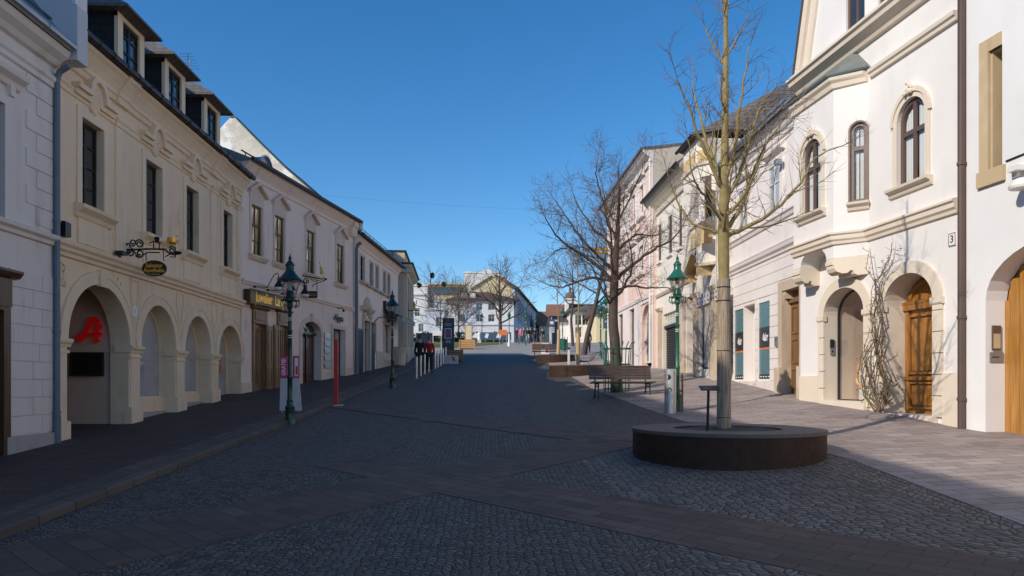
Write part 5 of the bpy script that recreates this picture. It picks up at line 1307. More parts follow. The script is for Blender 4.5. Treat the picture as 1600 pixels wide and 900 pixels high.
FC = Fac(8.0, 0, 0, 1, False)
def house_c():
    f = FC; S0, S1 = 18.32, 24.15
    h = thing('banded_house', 'pinkish white house with grooved ground floor and teal shop panels', 'house', f.P(21, -.2, 0))
    zt = 7.2
    ds = sp(f, 1224.5, 1252); dz = f.z(f.s(1224.5), 455); door = ('r', ds[0], ds[1], -1.2, dz)
    p1 = sp(f, 1147.4, 1161.5); p2 = sp(f, 1185, 1203.3); p0 = sp(f, 1162.5, 1180)
    pz0, pz1 = f.z(p2[0], 592), f.z(p2[0], 469)
    niche = ('r', p0[0], p0[1], pz0 - .05, pz1 + .05)
    mb = MB(); f.wall(mb, rectp(S0, S1, -1.8, zt), [(outl(door), .28), (rectp(p1[0], p1[1], pz0, pz1), .06), (rectp(p2[0], p2[1], pz0, pz1), .06), (outl(niche), .35)]); f.shell(mb, S0, S1, -1.8, zt, -.01, -9); mb.build('wall', M['pink_white'], h)
    x = MB(); f.poly(x, outl(niche), -.33); f.box(x, niche[1] + .1, niche[2] - .1, niche[3], niche[4] - .2, -.33, -.29); x.build('side_door', M['white_paint'], h)
    # grooved courses
    q = MB(); z = -.2; holes = [(ds[0] - .3, ds[1] + .3, -9, dz + .3), (p1[0] - .02, p1[1] + .02, pz0 - .02, pz1 + .02), (p2[0] - .02, p2[1] + .02, pz0 - .02, pz1 + .02), (niche[1] - .02, niche[2] + .02, niche[3], niche[4])]
    while z < 3.5:
        cuts = sorted((a, b) for a, b, c, d_ in holes if c < z + .3 and d_ > z + .01); s = S0
        for a, b in cuts + [(S1, S1)]:
            if a - s > .05: f.box(q, s, a, z + .008, min(z + .297, 3.55), 0, .022)
            s = max(s, b)
        z += .305
    q.build('grooved_course', M['pink_white'], h)
    pb = MB()
    for a, b in ((S0, ds[0] - .3), (ds[1] + .3, S1)): f.box(pb, a, b, -1.5, pz0 - .06, 0, .04)
    pb.build_each('plinth', M['peeling'], h)
    c = MB(); f.extr(c, [(0, 3.58), (.05, 3.6), (.06, 3.66), (.12, 3.72), (.14, 3.8), (.16, 3.84), (0, 3.88)], S0, S1); f.extr(c, [(0, 4.5), (.05, 4.52), (.08, 4.6), (.13, 4.64), (.13, 4.7), (0, 4.73)], S0, S1)
    f.extr(c, [(0, 6.75), (.06, 6.78), (.08, 6.88), (.15, 6.95), (.2, 7.05), (.3, 7.12), (.32, 7.2), (0, 7.22)], S0, S1 - .0); c.build('cornice', M['pink_white'], h)
    for s in (20.1, 22.6):
        o = window(f, h, ('r', s - .42, s + .42, 4.78, 6.2), .045, .07, [.5], [.6], M['white_paint'], M['glass_shop']); 
        x = MB(); f.ring(x, rectp(s - .56, s + .56, 4.74, 6.35), rectp(s - .42, s + .42, 4.78, 6.2), 0, .05); f.extr(x, [(0, 6.42), (.14, 6.46), (.18, 6.54), (0, 6.58)], s - .66, s + .66); x.build('surround', M['pink_white'], o)
    st = MB(); w = .26
    f.ring(st, [(ds[0] - w, -1), (ds[0] - w, dz + .26), (ds[1] + w, dz + .26), (ds[1] + w, -1)], [(ds[0] + .005, -1), (ds[0] + .005, dz - .005), (ds[1] - .005, dz - .005), (ds[1] - .005, -1)], -.26, .06, False)
    zb = gz(8, ds[1]); f.box(st, ds[1] - .012, ds[1] + w + .1, -1, zb + .72, -.26, .13); f.box(st, ds[0] - w - .05, ds[0] + .012, -1, zb + .72, -.26, .13)
    for e in (ds[1] - .002,): f.extr(st, [(-.25, dz - .22), (-.02, dz - .22), (.02, dz - .12), (.02, dz), (-.25, dz)], e - .16, e)
    st.build('door_frame', M['beige_stone'], h)
    d = MB(); n = -.20; f.box(d, ds[0], ds[1], -1, dz - .0, n - .05, n); m = sum(ds) / 2
    for lo, hi in ((ds[0] + .06, m - .03), (m + .03, ds[1] - .08)):
        for a, b in ((zb + .15, zb + .7), (zb + .82, zb + 1.5), (zb + 1.62, dz - .42)): f.ring(d, rectp(lo, hi, a, b), rectp(lo + .06, hi - .06, a + .06, b - .06), n, n + .03)
    f.box(d, ds[0], ds[1], dz - .34, dz - .24, n, n + .08); d.build('door', M['shop_wood'], h)
    # teal film in the shop windows
    for i, (a, b) in enumerate((p1, p2)):
        o = MB(); f.box(o, a, b, pz0, pz1, -.07, -.03); o = o.build('shop_window', M['teal'], h); H = pz1 - pz0
        x = MB(); f.box(x, a, b, pz0 + H * .40, pz0 + H * .675, -.031, -.027); f.box(x, a, b, pz0, pz0 + .14, -.031, -.027); x.build_each('dark_film', M['charcoal_film'], o)
        x = MB(); f.box(x, a, b, pz0 + H * .385, pz0 + H * .408, -.03, -.024); x.build('orange_stripe', M['orange_film'], o)
        x = MB(); ftext(f, x, 'dialog', (a + b) / 2, pz0 + H * .55, -.025, .26, .002, .72 if i else .62, shear=.2, bold=.006); f.box(x, (a + b) / 2 - .11, (a + b) / 2 + .11, pz0 + H * .495, pz0 + H * .515, -.0265, -.025)
        for k in range(4): f.box(x, lerp(a, b, .12 + k * .22), lerp(a, b, .12 + k * .22 + .13), pz0 + .055, pz0 + .085, -.0265, -.025)
        x.build('lettering', M['white_print'], o)
        x = MB(); ftext(f, x, 'n', (a + b) / 2 + .17, pz0 + H * .55, -.0235, .2, .002, 1, shear=.2); x.build('orange_letter', M['orange_film'], o)
    R = lambda n: 7.3 + (.35 - n) * .78
    rf = MB(); f.extr(rf, [(.36, 7.2), (.36, 7.28), (-4.4, R(-4.4)), (-9, 7.3), (-9, 7.2)], S0 - .02, S1); rf.build('roof', M['tile_brown'], h)
    rs = MB(); f.extr(rs, [(-1.5, R(-1.5) + .02), (-1.5, R(-1.5) + .06), (-4.38, R(-4.38) + .06), (-4.38, R(-4.38) + .02)], S0, S1); rs.build('sheet_roof', M['zinc'], h)
    g = MB(); g.tube([f.P(S0 - .1, 7.3, .42), f.P(21, 7.3, .42), f.P(S1, 7.3, .42)], .085, 9)
    for i in range(10): g.tube([f.P(S0 + .2 + i * .6, 7.3, .42), f.P(S0 + .23 + i * .6, 7.3, .42)], .1, 8)
    g.build('gutter', M['zinc'], h)
    s_, n_ = 20.6, -3.4; zc = R(n_)
    ch = MB(); f.box(ch, s_ - .35, s_ + .35, zc - .8, zc + .95, n_ - .4, n_ + .4); f.box(ch, s_ - .42, s_ + .42, zc + .8, zc + .92, n_ - .47, n_ + .47); cy = ch.build('chimney', M['gold_stone'], h)
    x = MB(); x.lathe([(.16, .92), (.14, 1.2), (.17, 1.25), (.02, 1.26)], f.P(s_, zc, n_), 10); x.build('chimney_pot', M['stone_trim'], cy)
    a = f.s(1216.5); z = f.z(a, 534); o = thing('letter_box', 'slim grey letter box on the grooved wall beside the brown door', 'letter box', f.P(a, z, .02)); x = MB(); f.box(x, a - .07, a + .07, z - .13, z + .13, .022, .09); x.build('housing', M['zinc'], o)
    x = MB(); f.box(x, a - .05, a + .05, z + .06, z + .075, .09, .094); x.build('slot', M['black'], o)
    o = thing('wall_spot', 'small grey floodlight high on the pinkish white wall', 'wall lamp', f.P(S0 + .9, 6.1, .05)); x = MB(); s = 19.5; f.box(x, s - .08, s + .08, 5.98, 6.12, .1, .26); x.tube([f.P(s, 6.05, .02), f.P(s, 6.05, .12)], .02, 6); x.build('housing', M['zinc'], o)
house_c()

FD = Fac(7.9, 0, -.012, 1, False)
def house_d():
    f = FD; S0, S1 = 24.2, f.s(1021.5)
    h = thing('cream_oriel_house', 'pale yellow house with polygonal oriel, brown closed shutters and roller gate', 'house', f.P(29, .4, 0)); zt = 8.3
    sh = sp(f, 1036, 1059.5); shz = f.z(f.s(1036), 492); dr = sp(f, 1073, 1086); drz = f.z(f.s(1080), 462); ws = sp(f, 1094, 1131); wz0, wz1 = f.z(ws[0], 575), f.z(ws[0], 470)
    wins = [sp(f, 1028.5, 1033), sp(f, 1044.5, 1050), sp(f, 1060.5, 1065.5)]; vz0, vz1 = f.z(f.s(1047), 398), f.z(f.s(1047), 337)
    holes = [(rectp(sh[0], sh[1], -1, shz), .25), (rectp(dr[0], dr[1], -1, drz), .4), (rectp(ws[0], ws[1], wz0, wz1), .15)] + [(rectp(a, b, vz0, vz1), .1) for a, b in wins]
    mb = MB(); f.wall(mb, rectp(S0, S1, -1.5, zt), holes); f.shell(mb, S0, S1, -1.5, zt, -.01, -9); mb.build('wall', M['yellow'], h)
    r = MB(); zz = gz(7.9, 33) - .1; f.box(r, sh[0], sh[1], zz - .5, shz - .62, -.2, -.17)
    while zz < shz - .7: f.extr(r, [(-.17, zz), (-.14, zz + .02), (-.14, zz + .06), (-.17, zz + .085)], sh[0], sh[1]); zz += .1
    f.box(r, sh[0], sh[1], shz - .62, shz - .5, -.2, -.05); r.build('roller_shutter', M['gutter'], h)
    g = MB(); f.box(g, sh[0], sh[1], shz - .5, shz, -.24, -.22); 
    for i in range(9): s = lerp(sh[0], sh[1], (i + .5) / 9); g.tube([f.P(s, shz - .5, -.1), f.P(s, shz, -.1)], .018, 5)
    for z in (shz - .35, shz - .15): g.tube([f.P(sh[0], z, -.1), f.P(sh[1], z, -.1)], .018, 5)
    g.build('transom_grille', M['white_paint'], h)
    d = MB(); f.box(d, dr[0], dr[1], -1, drz, -.35, -.3); m = sum(dr) / 2
    for lo, hi in ((dr[0] + .06, m - .03), (m + .03, dr[1] - .06)):
        for a, b in ((.5, 1.0), (1.1, 1.7), (1.8, 2.5), (2.6, drz - .1)): f.ring(d, rectp(lo, hi, a, b), rectp(lo + .05, hi - .05, a + .05, b - .05), -.3, -.28)
    d.build('door', M['shop_wood'], h)
    st = MB()
    for s in (sh[1] + .35, sh[0] - .35, dr[1] + .3, dr[0] - .3, S0 + .15): f.box(st, s - .24, s + .24, -.8, shz + .15, 0, .1); f.extr(st, [(0, shz + .15), (.12, shz + .17), (.2, shz + .3), (0, shz + .36)], s - .32, s + .32)
    st.build_each('pilaster', M['beige_stone'], h)
    w = window(f, h, ('r', ws[0], ws[1], wz0, wz1), -.08, .08, [.33, .66], [.82], M['gutter'], M['glass_shop'], name='shop_window')
    x = MB(); f.box(x, ws[0] - .1, ws[1] + .1, wz1 + .08, wz1 + .5, 0, .1); x.build('sign_board', M['pink_white'], w)
    x = MB(); rr = random.Random(3)
    for row in range(2):
        for i in range(9): s = lerp(ws[0] + .1, ws[1] - .1, i / 8); x.tube(([f.P(s + rr.uniform(-.05, .05), wz1 + .15 + row * .17, .105), f.P(s + .06, wz1 + .22 + row * .17, .108), f.P(s + rr.uniform(.05, .1), wz1 + .14 + row * .17, .105)]), .012, 4)
    x.build('faded_ornament', M['gutter'], w)
    c = MB()
    z = f.z(f.s(1020), 470); f.extr(c, [(0, z), (.06, z + .02), (.1, z + .1), (.1, z + .16), (0, z + .2)], f.s(1090), S1)
    f.extr(c, [(0, zt - .75), (.08, zt - .7), (.1, zt - .5), (.25, zt - .3), (.45, zt - .1), (.5, zt), (0, zt)], S0, S1); c.build('cornice', M['stone_trim'], h)
    for a, b in wins:
        o = MB(); f.box(o, a, b, vz0, vz1, -.09, -.04); o = o.build('shutter', M['brown_frame'], h); x = MB(); z = vz0 + .05
        while z < vz1 - .06: f.box(x, a + .03, b - .03, z, z + .03, -.04, -.025); z += .06
        x.build('louvre', M['brown_frame'], o); x = MB(); f.extr(x, [(0, vz0 - .12), (.1, vz0 - .08), (.1, vz0), (0, vz0)], a - .12, b + .12); x.build('sill', M['yellow'], o)
    # oriel
    dp = .5; a0 = S0 + .12; pA, pB = (a0, 0.), (a0 + .5, dp); sC = f.s(1068, dp); pC = (sC, dp); pD = (sC + .5, 0.); zb, ztp = f.z(f.s(1105, dp), 408, dp), zt + .25
    mb = MB(); P = f.P
    fa = Fac(*P(a0, 0, 0)[:2], P(pB[0], 0, dp)[0] - P(a0, 0, 0)[0], P(pB[0], 0, dp)[1] - P(a0, 0, 0)[1], False); La = math.hypot(.5, dp)
    wz = (fa.z(.35, 341), fa.z(.35, 275)); wa = (.14, La - .14)
    fa.wall(mb, rectp(0, La, zb, ztp), [(rectp(*wa, *wz), .08)])
    fb = Fac(*P(pB[0], 0, dp)[:2], f.d[0], f.d[1], False); Lb = pC[0] - pB[0]; wbs = [sp(fb, 1080.5, 1087.5), sp(fb, 1092, 1099.5)]; wbz = (fb.z(fb.s(1090), 347), fb.z(fb.s(1090), 288))
    cm, ch_ = Lb * .55, .95
    fl = [(0, zb), (cm - ch_, zb)] + [(cm - ch_ * math.cos(PI * i / 12), zb + .62 * math.sin(PI * i / 12)) for i in range(1, 12)] + [(cm + ch_, zb), (Lb, zb), (Lb, ztp), (0, ztp)]
    fb.wall(mb, fl, [(rectp(*q, *wbz), .08) for q in wbs]); mb.quad(P(*[pC[0], zb, dp]), P(pD[0], zb, 0), P(pD[0], ztp, 0), P(pC[0], ztp, dp))
    mb.quad(P(pA[0], ztp, 0), P(pB[0], ztp, dp), P(pC[0], ztp, dp), P(pD[0], ztp, 0)); mb.build('oriel', M['yellow'], h)
    v = MB(); prev = None
    for i in range(13):
        q = (cm - ch_ * math.cos(PI * i / 12), zb + .62 * math.sin(PI * i / 12))
        if prev: v.quad(fb.P(*prev, 0), fb.P(*q, 0), fb.P(*q, -dp), fb.P(*prev, -dp))
        prev = q
    fb.box(v, -.1, cm - ch_, zb - .3, zb, -dp, .03); fb.box(v, cm + ch_, Lb + .1, zb - .3, zb, -dp, .03); v.build('corbel_vault', M['ochre'], h)
    pn = MB()
    for ff, q, z in ((fa, wa, wz), (fb, wbs[0], wbz), (fb, wbs[1], wbz)):
        ff.box(pn, q[0] - .02, q[1] + .02, z[0] - .85, z[0] - .3, 0, .03)
        o = MB(); ff.box(o, q[0], q[1], z[0], z[1], -.08, -.03); o = o.build('shutter', M['brown_frame'], h); x = MB(); zz = z[0] + .05
        while zz < z[1] - .06: ff.box(x, q[0] + .03, q[1] - .03, zz, zz + .03, -.03, -.015); zz += .06
        ff.box(x, (q[0] + q[1]) / 2 - .02, (q[0] + q[1]) / 2 + .02, z[0], z[1], -.03, -.01); x.build('louvre', M['brown_frame'], o)
        x = MB(); ff.extr(x, [(0, z[0] - .16), (.08, z[0] - .12), (.1, z[0]), (0, z[0])], q[0] - .1, q[1] + .1); x.build('sill', M['yellow'], o)
    fa.box(pn, .05, La - .05, ztp - .9, ztp - .5, 0, .03); fb.box(pn, .1, Lb - .1, ztp - .9, ztp - .5, 0, .03); pn.build_each('panel', M['ochre'], h)
    b = MB()
    for z0_ in (zb + .0, ztp - 1.05):
        fa.extr(b, [(0, z0_), (.07, z0_ + .02), (.09, z0_ + .12), (0, z0_ + .14)], -.02, La + .03); 
    fb.extr(b, [(0, ztp - 1.05), (.07, ztp - 1.03), (.09, ztp - .93), (0, ztp - .91)], -.03, Lb); b.build('oriel_band', M['ivory'], h)
    R = lambda n: zt + .1 + (.55 - n) * .72
    rf = MB(); f.extr(rf, [(.56, zt), (.56, zt + .08), (-4.5, R(-4.5)), (-9.5, zt)], sC + .6, S1); rf.build('roof', M['tile_grey'], h)
    r2 = MB(); e = .18; E = [P(a0 - .25, ztp + .02, -.2), P(pB[0] - .25, ztp + .02, dp + e), P(pC[0] + .2, ztp + .02, dp + e), P(pD[0] + .3, ztp + .02, -.2)]; R1, R2 = P(a0 + .6, ztp + 1.9, -2.6), P(pC[0] - .2, ztp + 1.9, -2.6); Bk = [P(a0 - .25, ztp + .02, -6), P(pD[0] + .3, ztp + .02, -6)]
    r2.add(E + [R1, R2] + Bk, [(0, 1, 4), (1, 2, 5, 4), (2, 3, 5), (0, 4, 6), (3, 7, 5), (4, 5, 7, 6), (0, 6, 7, 3), (0, 3, 2, 1)]); r2.build('oriel_roof', M['tile_grey'], h)
    gt = MB(); gt.tube([P(a0 - .3, ztp + .0, -.1), P(pB[0] - .27, ztp, dp + e + .03), P(pC[0] + .22, ztp, dp + e + .03)], .06, 7); gt.tube([P(pD[0] + .2, zt + .05, .58), P(S1, zt + .05, .58)], .07, 7); gt.build('gutter', M['gutter'], h)
house_d()

FE = Fac(8.0, 0, -.02, 1, False)
def house_e():
    f = FE; S0, S1 = f.s(1021), f.s(950); zt = 10.6
    h = thing('pink_house', 'tall pink and white three storey house farthest along the lit side', 'house', f.P((S0 + S1) / 2, 1, 0))
    fw = .04
    cols = [sp(f, 1000, 1006), sp(f, 988, 993), sp(f, 977, 981), sp(f, 966, 970), sp(f, 957, 960)]
    r1 = (f.z(f.s(1003), 423), f.z(f.s(1003), 384)); r2 = (r1[1] + 1.55, r1[1] + 2.9)
    ga = sp(f, 1003, 1019); gzs = f.z(f.s(1003), 512); go = ('a', ga[0], ga[1], -.5, gzs, f.z(f.s(1011), 476) - gzs); sl = sp(f, 985, 992); slz = f.z(f.s(986), 485)
    s2 = sp(f, 968, 974)
    holes = [(rectp(*c, *r), .15) for c in cols for r in (r1, r2)] + [(outl(go), .3), (rectp(sl[0], sl[1], .6, slz), .15), (rectp(s2[0], s2[1], 1.2, slz), .15)]
    mb = MB(); f.wall(mb, rectp(S0, S1, -.8, zt), holes); f.shell(mb, S0, S1, -.8, zt, -.01, -10); mb.build('wall', M['pink'], h)
    wl = MB(); z1 = f.z(S0, 462)
    zg = z1; segs = sorted([(ga[0] - .1, ga[1] + .1), (sl[0] - .05, sl[1] + .05), (s2[0] - .05, s2[1] + .05)]); s = S0
    for a, b in segs + [(S1, S1)]:
        if a > s: f.box(wl, s, a, -.5, zg, 0, .05)
        s = b
    f.box(wl, ga[0] - .1, ga[1] + .1, go[4] + go[5] + .1, zg, 0, .05); f.box(wl, sl[0] - .05, sl[1] + .05, slz + .03, zg, 0, .05); f.box(wl, s2[0] - .05, s2[1] + .05, slz + .03, zg, 0, .05); wl.build('ground_floor', M['pink_white'], h)
    for r in (r1, r2):
        for c in cols:
            o = window(f, h, ('r', *c, *r), -.06, .07, [.5], [.6], M['white_paint'], M['glass'])
            x = MB(); f.ring(x, rectp(c[0] - .25, c[1] + .25, r[0] - .1, r[1] + .25), rectp(*c, *r), 0, .04); f.extr(x, [(0, r[1] + .3), (.2, r[1] + .36), (.22, r[1] + .46), (0, r[1] + .5)], c[0] - .35, c[1] + .35); f.extr(x, [(0, r[0] - .3), (.14, r[0] - .24), (.14, r[0] - .12), (0, r[0] - .1)], c[0] - .3, c[1] + .3); x.build('surround', M['pink_white'], o)
    window(f, h, ('a', ga[0], ga[1], 1.0, gzs, go[5]), -.2, .1, [], [.72], M['white_paint'], M['zinc'], name='arched_door'); window(f, h, ('r', sl[0], sl[1], .6, slz), -.1, .05, [], [.3], M['gutter'], M['teal']); window(f, h, ('r', s2[0], s2[1], 1.2, slz), -.1, .05, [], [], M['gutter'], M['glass'])
    c = MB(); f.extr(c, [(0, zt - .6), (.1, zt - .55), (.14, zt - .35), (.35, zt - .2), (.5, zt - .05), (.5, zt), (0, zt)], S0, S1); f.extr(c, [(0, z1 - .02), (.1, z1), (.14, z1 + .14), (0, z1 + .2)], S0, S1)
    for s in (S0, (S0 + S1) / 2, S1 - .5): f.box(c, s, s + .5, z1 + .2, zt - .6, 0, .06)
    c.build('cornice', M['pink_white'], h)
    rf = MB(); f.extr(rf, [(.6, zt), (.6, zt + .1), (-4.8, zt + .75), (-10, zt)], S0 - .01, S1); rf.build('roof', M['tile_grey'], h)
    sd = MB(); sd.add([f.P(S0 - .03, z, n) for z, n in ((7, .0), (zt, 0), (zt + .65, -4.8), (zt, -9.8), (7, -9.8))], [(0, 1, 2, 3, 4)]); sd.build('party_wall', M['stone_trim'], h)
    pp = MB(); pp.tube([f.P(S0 + .15, 1, .12), f.P(S0 + .15, zt - .3, .12)], .06, 6); pp.build('downpipe', M['pink_white'], h)
    o = thing('gilded_bracket_sign', 'golden ornate sign sticking out from the pink house corner', 'sign', f.P(S1 - .3, f.z(S1, 392), .3)); z = f.z(S1, 392); x = MB(); x.tube([f.P(S1 - .2, z, 0), f.P(S1 - .2, z + .1, .5), f.P(S1 - .2, z, 1.0), f.P(S1 - .2, z + .2, 1.5)], [.09, .13, .09, .04], 7); f.box(x, S1 - .26, S1 - .14, z - .24, z - .1, .1, 1.0); x.build('figure', M['gold'], o)
house_e()
# ------------------------------------------------------------------ street lamps
def street_lamp(green, glass):
    r = thing('street_lamp', 'lamp', 'street lamp', (0, 0, 0))
    m = M[green]
    x = MB(); x.lathe([(.115, -.15), (.115, .04), (.10, .07), (.095, .34), (.10, .36), (.10, .40), (.075, .43), (.065, .50), (.07, .53), (.055, .56), (.052, 1.0), (.064, 1.02), (.064, 1.06), (.048, 1.09), (.043, 2.0), (.055, 2.02), (.055, 2.06), (.04, 2.08), (.036, 2.52), (.06, 2.56), (.06, 2.60), (.04, 2.64), (.035, 2.72)], seg=16); x.build('post', m, r)
    x = MB(); x.lathe([(.04, 2.66), (.09, 2.69), (.15, 2.70), (.15, 2.73), (.085, 2.75), (.075, 2.90), (.06, 2.92), (.02, 2.93)], seg=16)
    for k in range(6):
        a = 2 * PI * k / 6; c, s = math.cos(a), math.sin(a)
        x.tube([(c * .14, s * .14, 2.71), (c * .19, s * .19, 2.68), (c * .2, s * .2, 2.62), (c * .15, s * .15, 2.56), (c * .11, s * .11, 2.58), (c * .12, s * .12, 2.62)], .011, 5)
        x.ball((c * .185, s * .185, 2.715), .02, 6)
    x.build('collar', m, r)
    x = MB(); x.lathe([(.105, 2.77), (.20, 3.14)], seg=24); g = x.build('lantern_glass', M[glass], r)
    x = MB()
    for k in range(4):
        a = 2 * PI * k / 4 + .4; x.tube([(.106 * math.cos(a), .106 * math.sin(a), 2.76), (.202 * math.cos(a), .202 * math.sin(a), 3.14)], .006, 4)
    x.tube([(.105 * math.cos(2 * PI * k / 20), .105 * math.sin(2 * PI * k / 20), 2.77) for k in range(21)], .009, 5)
    x.build('lantern_frame', m, r)
    x = MB(); x.lathe([(.045, 2.92), (.045, 3.02), (.055, 3.05), (.05, 3.12), (.02, 3.14)], seg=12); x.build('lamp_burner', M['white_print'], r)
    x = MB(); x.lathe([(.25, 3.13), (.26, 3.145), (.24, 3.165), (.17, 3.24), (.11, 3.32), (.085, 3.36), (.085, 3.46), (.10, 3.47), (.095, 3.49), (.065, 3.53), (.03, 3.58), (.028, 3.60), (.04, 3.625), (.025, 3.65), (.01, 3.70), (.003, 3.74)], seg=24); x.build('lantern_roof', m, r)
    x = MB()
    for z in (1.9, 2.28): 
        for dz in (0, .045): x.tube([(0, 0, z + dz - .008), (0, 0, z + dz + .008)], .05, 14)
    x.build('white_band', M['white_print'], r)
    return r

def put(px, Y): x, y = at(px, Y); return (x, y, gz(x, y))
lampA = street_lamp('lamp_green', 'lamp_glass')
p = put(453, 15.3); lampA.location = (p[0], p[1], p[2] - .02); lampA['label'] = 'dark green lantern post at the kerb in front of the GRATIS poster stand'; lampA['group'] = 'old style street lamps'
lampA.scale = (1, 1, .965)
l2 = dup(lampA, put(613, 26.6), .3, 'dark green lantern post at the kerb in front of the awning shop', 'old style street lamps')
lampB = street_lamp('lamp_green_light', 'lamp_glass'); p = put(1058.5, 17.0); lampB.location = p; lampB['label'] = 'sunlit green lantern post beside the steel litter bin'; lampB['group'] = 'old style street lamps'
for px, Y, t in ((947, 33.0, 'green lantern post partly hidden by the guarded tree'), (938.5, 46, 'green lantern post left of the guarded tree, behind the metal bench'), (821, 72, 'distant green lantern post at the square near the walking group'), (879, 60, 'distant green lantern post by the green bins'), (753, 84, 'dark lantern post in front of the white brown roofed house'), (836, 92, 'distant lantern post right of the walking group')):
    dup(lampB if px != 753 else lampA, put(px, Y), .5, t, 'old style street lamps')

# ------------------------------------------------------------------ left pavement furniture
def left_furniture():
    x0, y0, z0 = put(455, 17.0)
    o = thing('poster_stand', 'poster stand with pink GRATIS! print and pale sheet around the lamp post', 'poster stand', (x0, y0, z0))
    a, b = at(438.5, 17.0)[0], at(449, 17.0)[0]; c, d = at(457.5, 17.0)[0], at(467.5, 17.0)[0]
    zt, zm, zb = zat(a, 17, 556), zat(a, 17, 591), z0 + .05
    y = 17.0
    x = MB(); x.box(a, b, y - .02, y + .02, zm, zt); x.box(c, d + .0, y - .02, y + .02, zm, zt); x.build('pink_panel', M['pink_print'], o)
    x = MB(); x.box8([(a - .02, y - .02, zb), (b, y - .02, zb), (b, y + .02, zb), (a - .02, y + .02, zb), (a, y - .02, zm - .004), (b, y - .02, zm - .004), (b, y + .02, zm - .004), (a, y + .02, zm - .004)])
    x.box8([(c, y - .02, zb), (d + .06, y - .02, zb), (d + .06, y + .02, zb), (c, y + .02, zb), (c, y - .02, zm - .004), (d, y - .02, zm - .004), (d, y + .02, zm - .004), (c, y + .02, zm - .004)]); x.build('pale_sheet', M['grey_print'], o)
    vs, fs = text_geo('GRATIS!', .155, .002, 0, .004); x = MB(); m = (a + b) / 2; mz = (zt + zm) / 2
    x.add([(m - yy * .8, y - .022 - dd, mz + xx * .72) for xx, yy, dd in vs], fs); x.build('lettering', M['white_print'], o)
    x = MB(); x.box(c + .05, d - .02, y - .024, y - .02, zm + .05, zt - .05); pc = x.build('print_card', M['white_print'], o)
    x = MB(); x.box(c + .07, d - .03, y - .028, y - .024, zm + .08, zm + .28); x.build('red_print', M['red_post'], pc)
    x = MB()
    for s in (a + .03, d - .03): x.tube([(s, y + .03, z0 - .05), (s, y + .03, zt)], .012, 5)
    x.box(a, d, y + .022, y + .04, zm - .03, zm + .0); x.build('frame', M['steel'], o)
    p = put(525, 19.6); o = thing('red_post', 'tall red square post on a pale base plate at the kerb', 'post', p)
    h = (zat(p[0], 19.6, 530) - p[2]); x = MB(); x.bbox(p[0] - .05, p[0] + .05, p[1] - .05, p[1] + .05, p[2] + .02, p[2] + h, .008); x.build('post', M['red_post'], o)
    x = MB(); x.box(p[0] - .17, p[0] + .17, p[1] - .17, p[1] + .17, p[2] - .02, p[2] + .025); x.build('base', M['grey_print'], o)
    # steel bollards
    proto = None; words_ = ['first', 'second', 'third', 'fourth', 'fifth', 'sixth', 'seventh', 'eighth', 'ninth', 'tenth']
    for i, (px, py) in enumerate(((651, 584), (657.5, 582.5), (663.5, 579), (669.5, 577), (674.5, 575.5), (680, 573.5), (684, 571.5), (688.5, 570), (692.5, 568), (696.5, 566))):
        Y = 31.5 + i * 1.55; p = put(px, Y)
        lab = f'steel bollard in the row by the kerb, {words_[i]} from the near end'
        if proto is None:
            proto = thing('bollard', lab, 'bollard', p, 'steel bollards along the kerb'); x = MB()
            x.lathe([(.045, -.2), (.045, .92), (.04, .95), (.015, .96)], p, 12); x.build('post', M['steel'], proto); x = MB(); x.lathe([(.085, -.02), (.085, .012), (.056, .014)], p, 12); x.build('base', M['zinc'], proto)
        else: dup(proto, p, 0, lab, 'steel bollards along the kerb')
    # information pylon, boxes, crates near the end of the kerb
    x0, y0, z0 = put(700.5, 50); o = thing('information_pylon', 'dark navy information pylon with framed screen and white lines at the kerb end', 'pylon', (x0, y0, z0))
    w = .41; zt = zat(x0, 50, 497); x = MB(); x.bbox(x0 - w, x0 + w, y0 - .1, y0 + .1, z0 - .1, zt, .02); b_ = x.build('body', M['navy'], o)
    H = zt - z0; Y = y0 - .104; x = MB(); x.box(x0 - .24, x0 + .24, Y - .006, Y, z0 + H * .48, z0 + H * .74); x.build('screen', M['white_print'], b_)
    x = MB(); x.box(x0 - .2, x0 + .2, Y - .012, Y - .006, z0 + H * .495, z0 + H * .725); x.build('screen_picture', M['zinc_blue'], b_); x = MB(); x.box(x0 - .12, x0 + .1, Y - .016, Y - .012, z0 + H * .56, z0 + H * .65); x.box(x0 - .02, x0 + .14, Y - .018, Y - .016, z0 + H * .53, z0 + H * .6); x.build('screen_mark', M['pink_print'], b_)
    x = MB()
    for k, ww in enumerate((.22, .26, .2)): x.box(x0 - ww, x0 + ww, Y - .004, Y, z0 + H * (.86 - k * .03), z0 + H * (.87 - k * .03))
    for k, ww in enumerate((.1, .2, .17)): x.box(x0 - ww, x0 + ww, Y - .004, Y, z0 + H * (.43 - k * .03), z0 + H * (.445 - k * .03))
    x.build('writing', M['grey_print'], b_); x = MB(); x.lathe([(.07, -.002), (.07, .002)], (0, 0, 0), 12); x.v = [(x0 + a, Y - .003 + c * .5, z0 + H * .94 + b) for a, b, c in x.v]; x.build('emblem', M['pink_print'], b_)
    def crate(name, lab, px, Y, wd, dp, hh, mat, rz=0, cat='planter box', grp=None):
        q = put(px, Y); o = thing(name, lab, cat, q, grp, rz); x = MB(); n = 4
        for k in range(n):
            za, zb_ = hh * k / n + .01, hh * (k + 1) / n - .01
            x.bbox(-wd / 2, wd / 2, -dp / 2, dp / 2, za + (.05 if k == 0 else 0), zb_, .006)
        b_ = MB(); b_.v = []; 
        ob = x; me = ob.v; ob.v = [(a + q[0], b2 + q[1], c + q[2]) for a, b2, c in me]; o2 = ob.build('boards', M[mat], o)
        x = MB(); x.v = []; e = .03
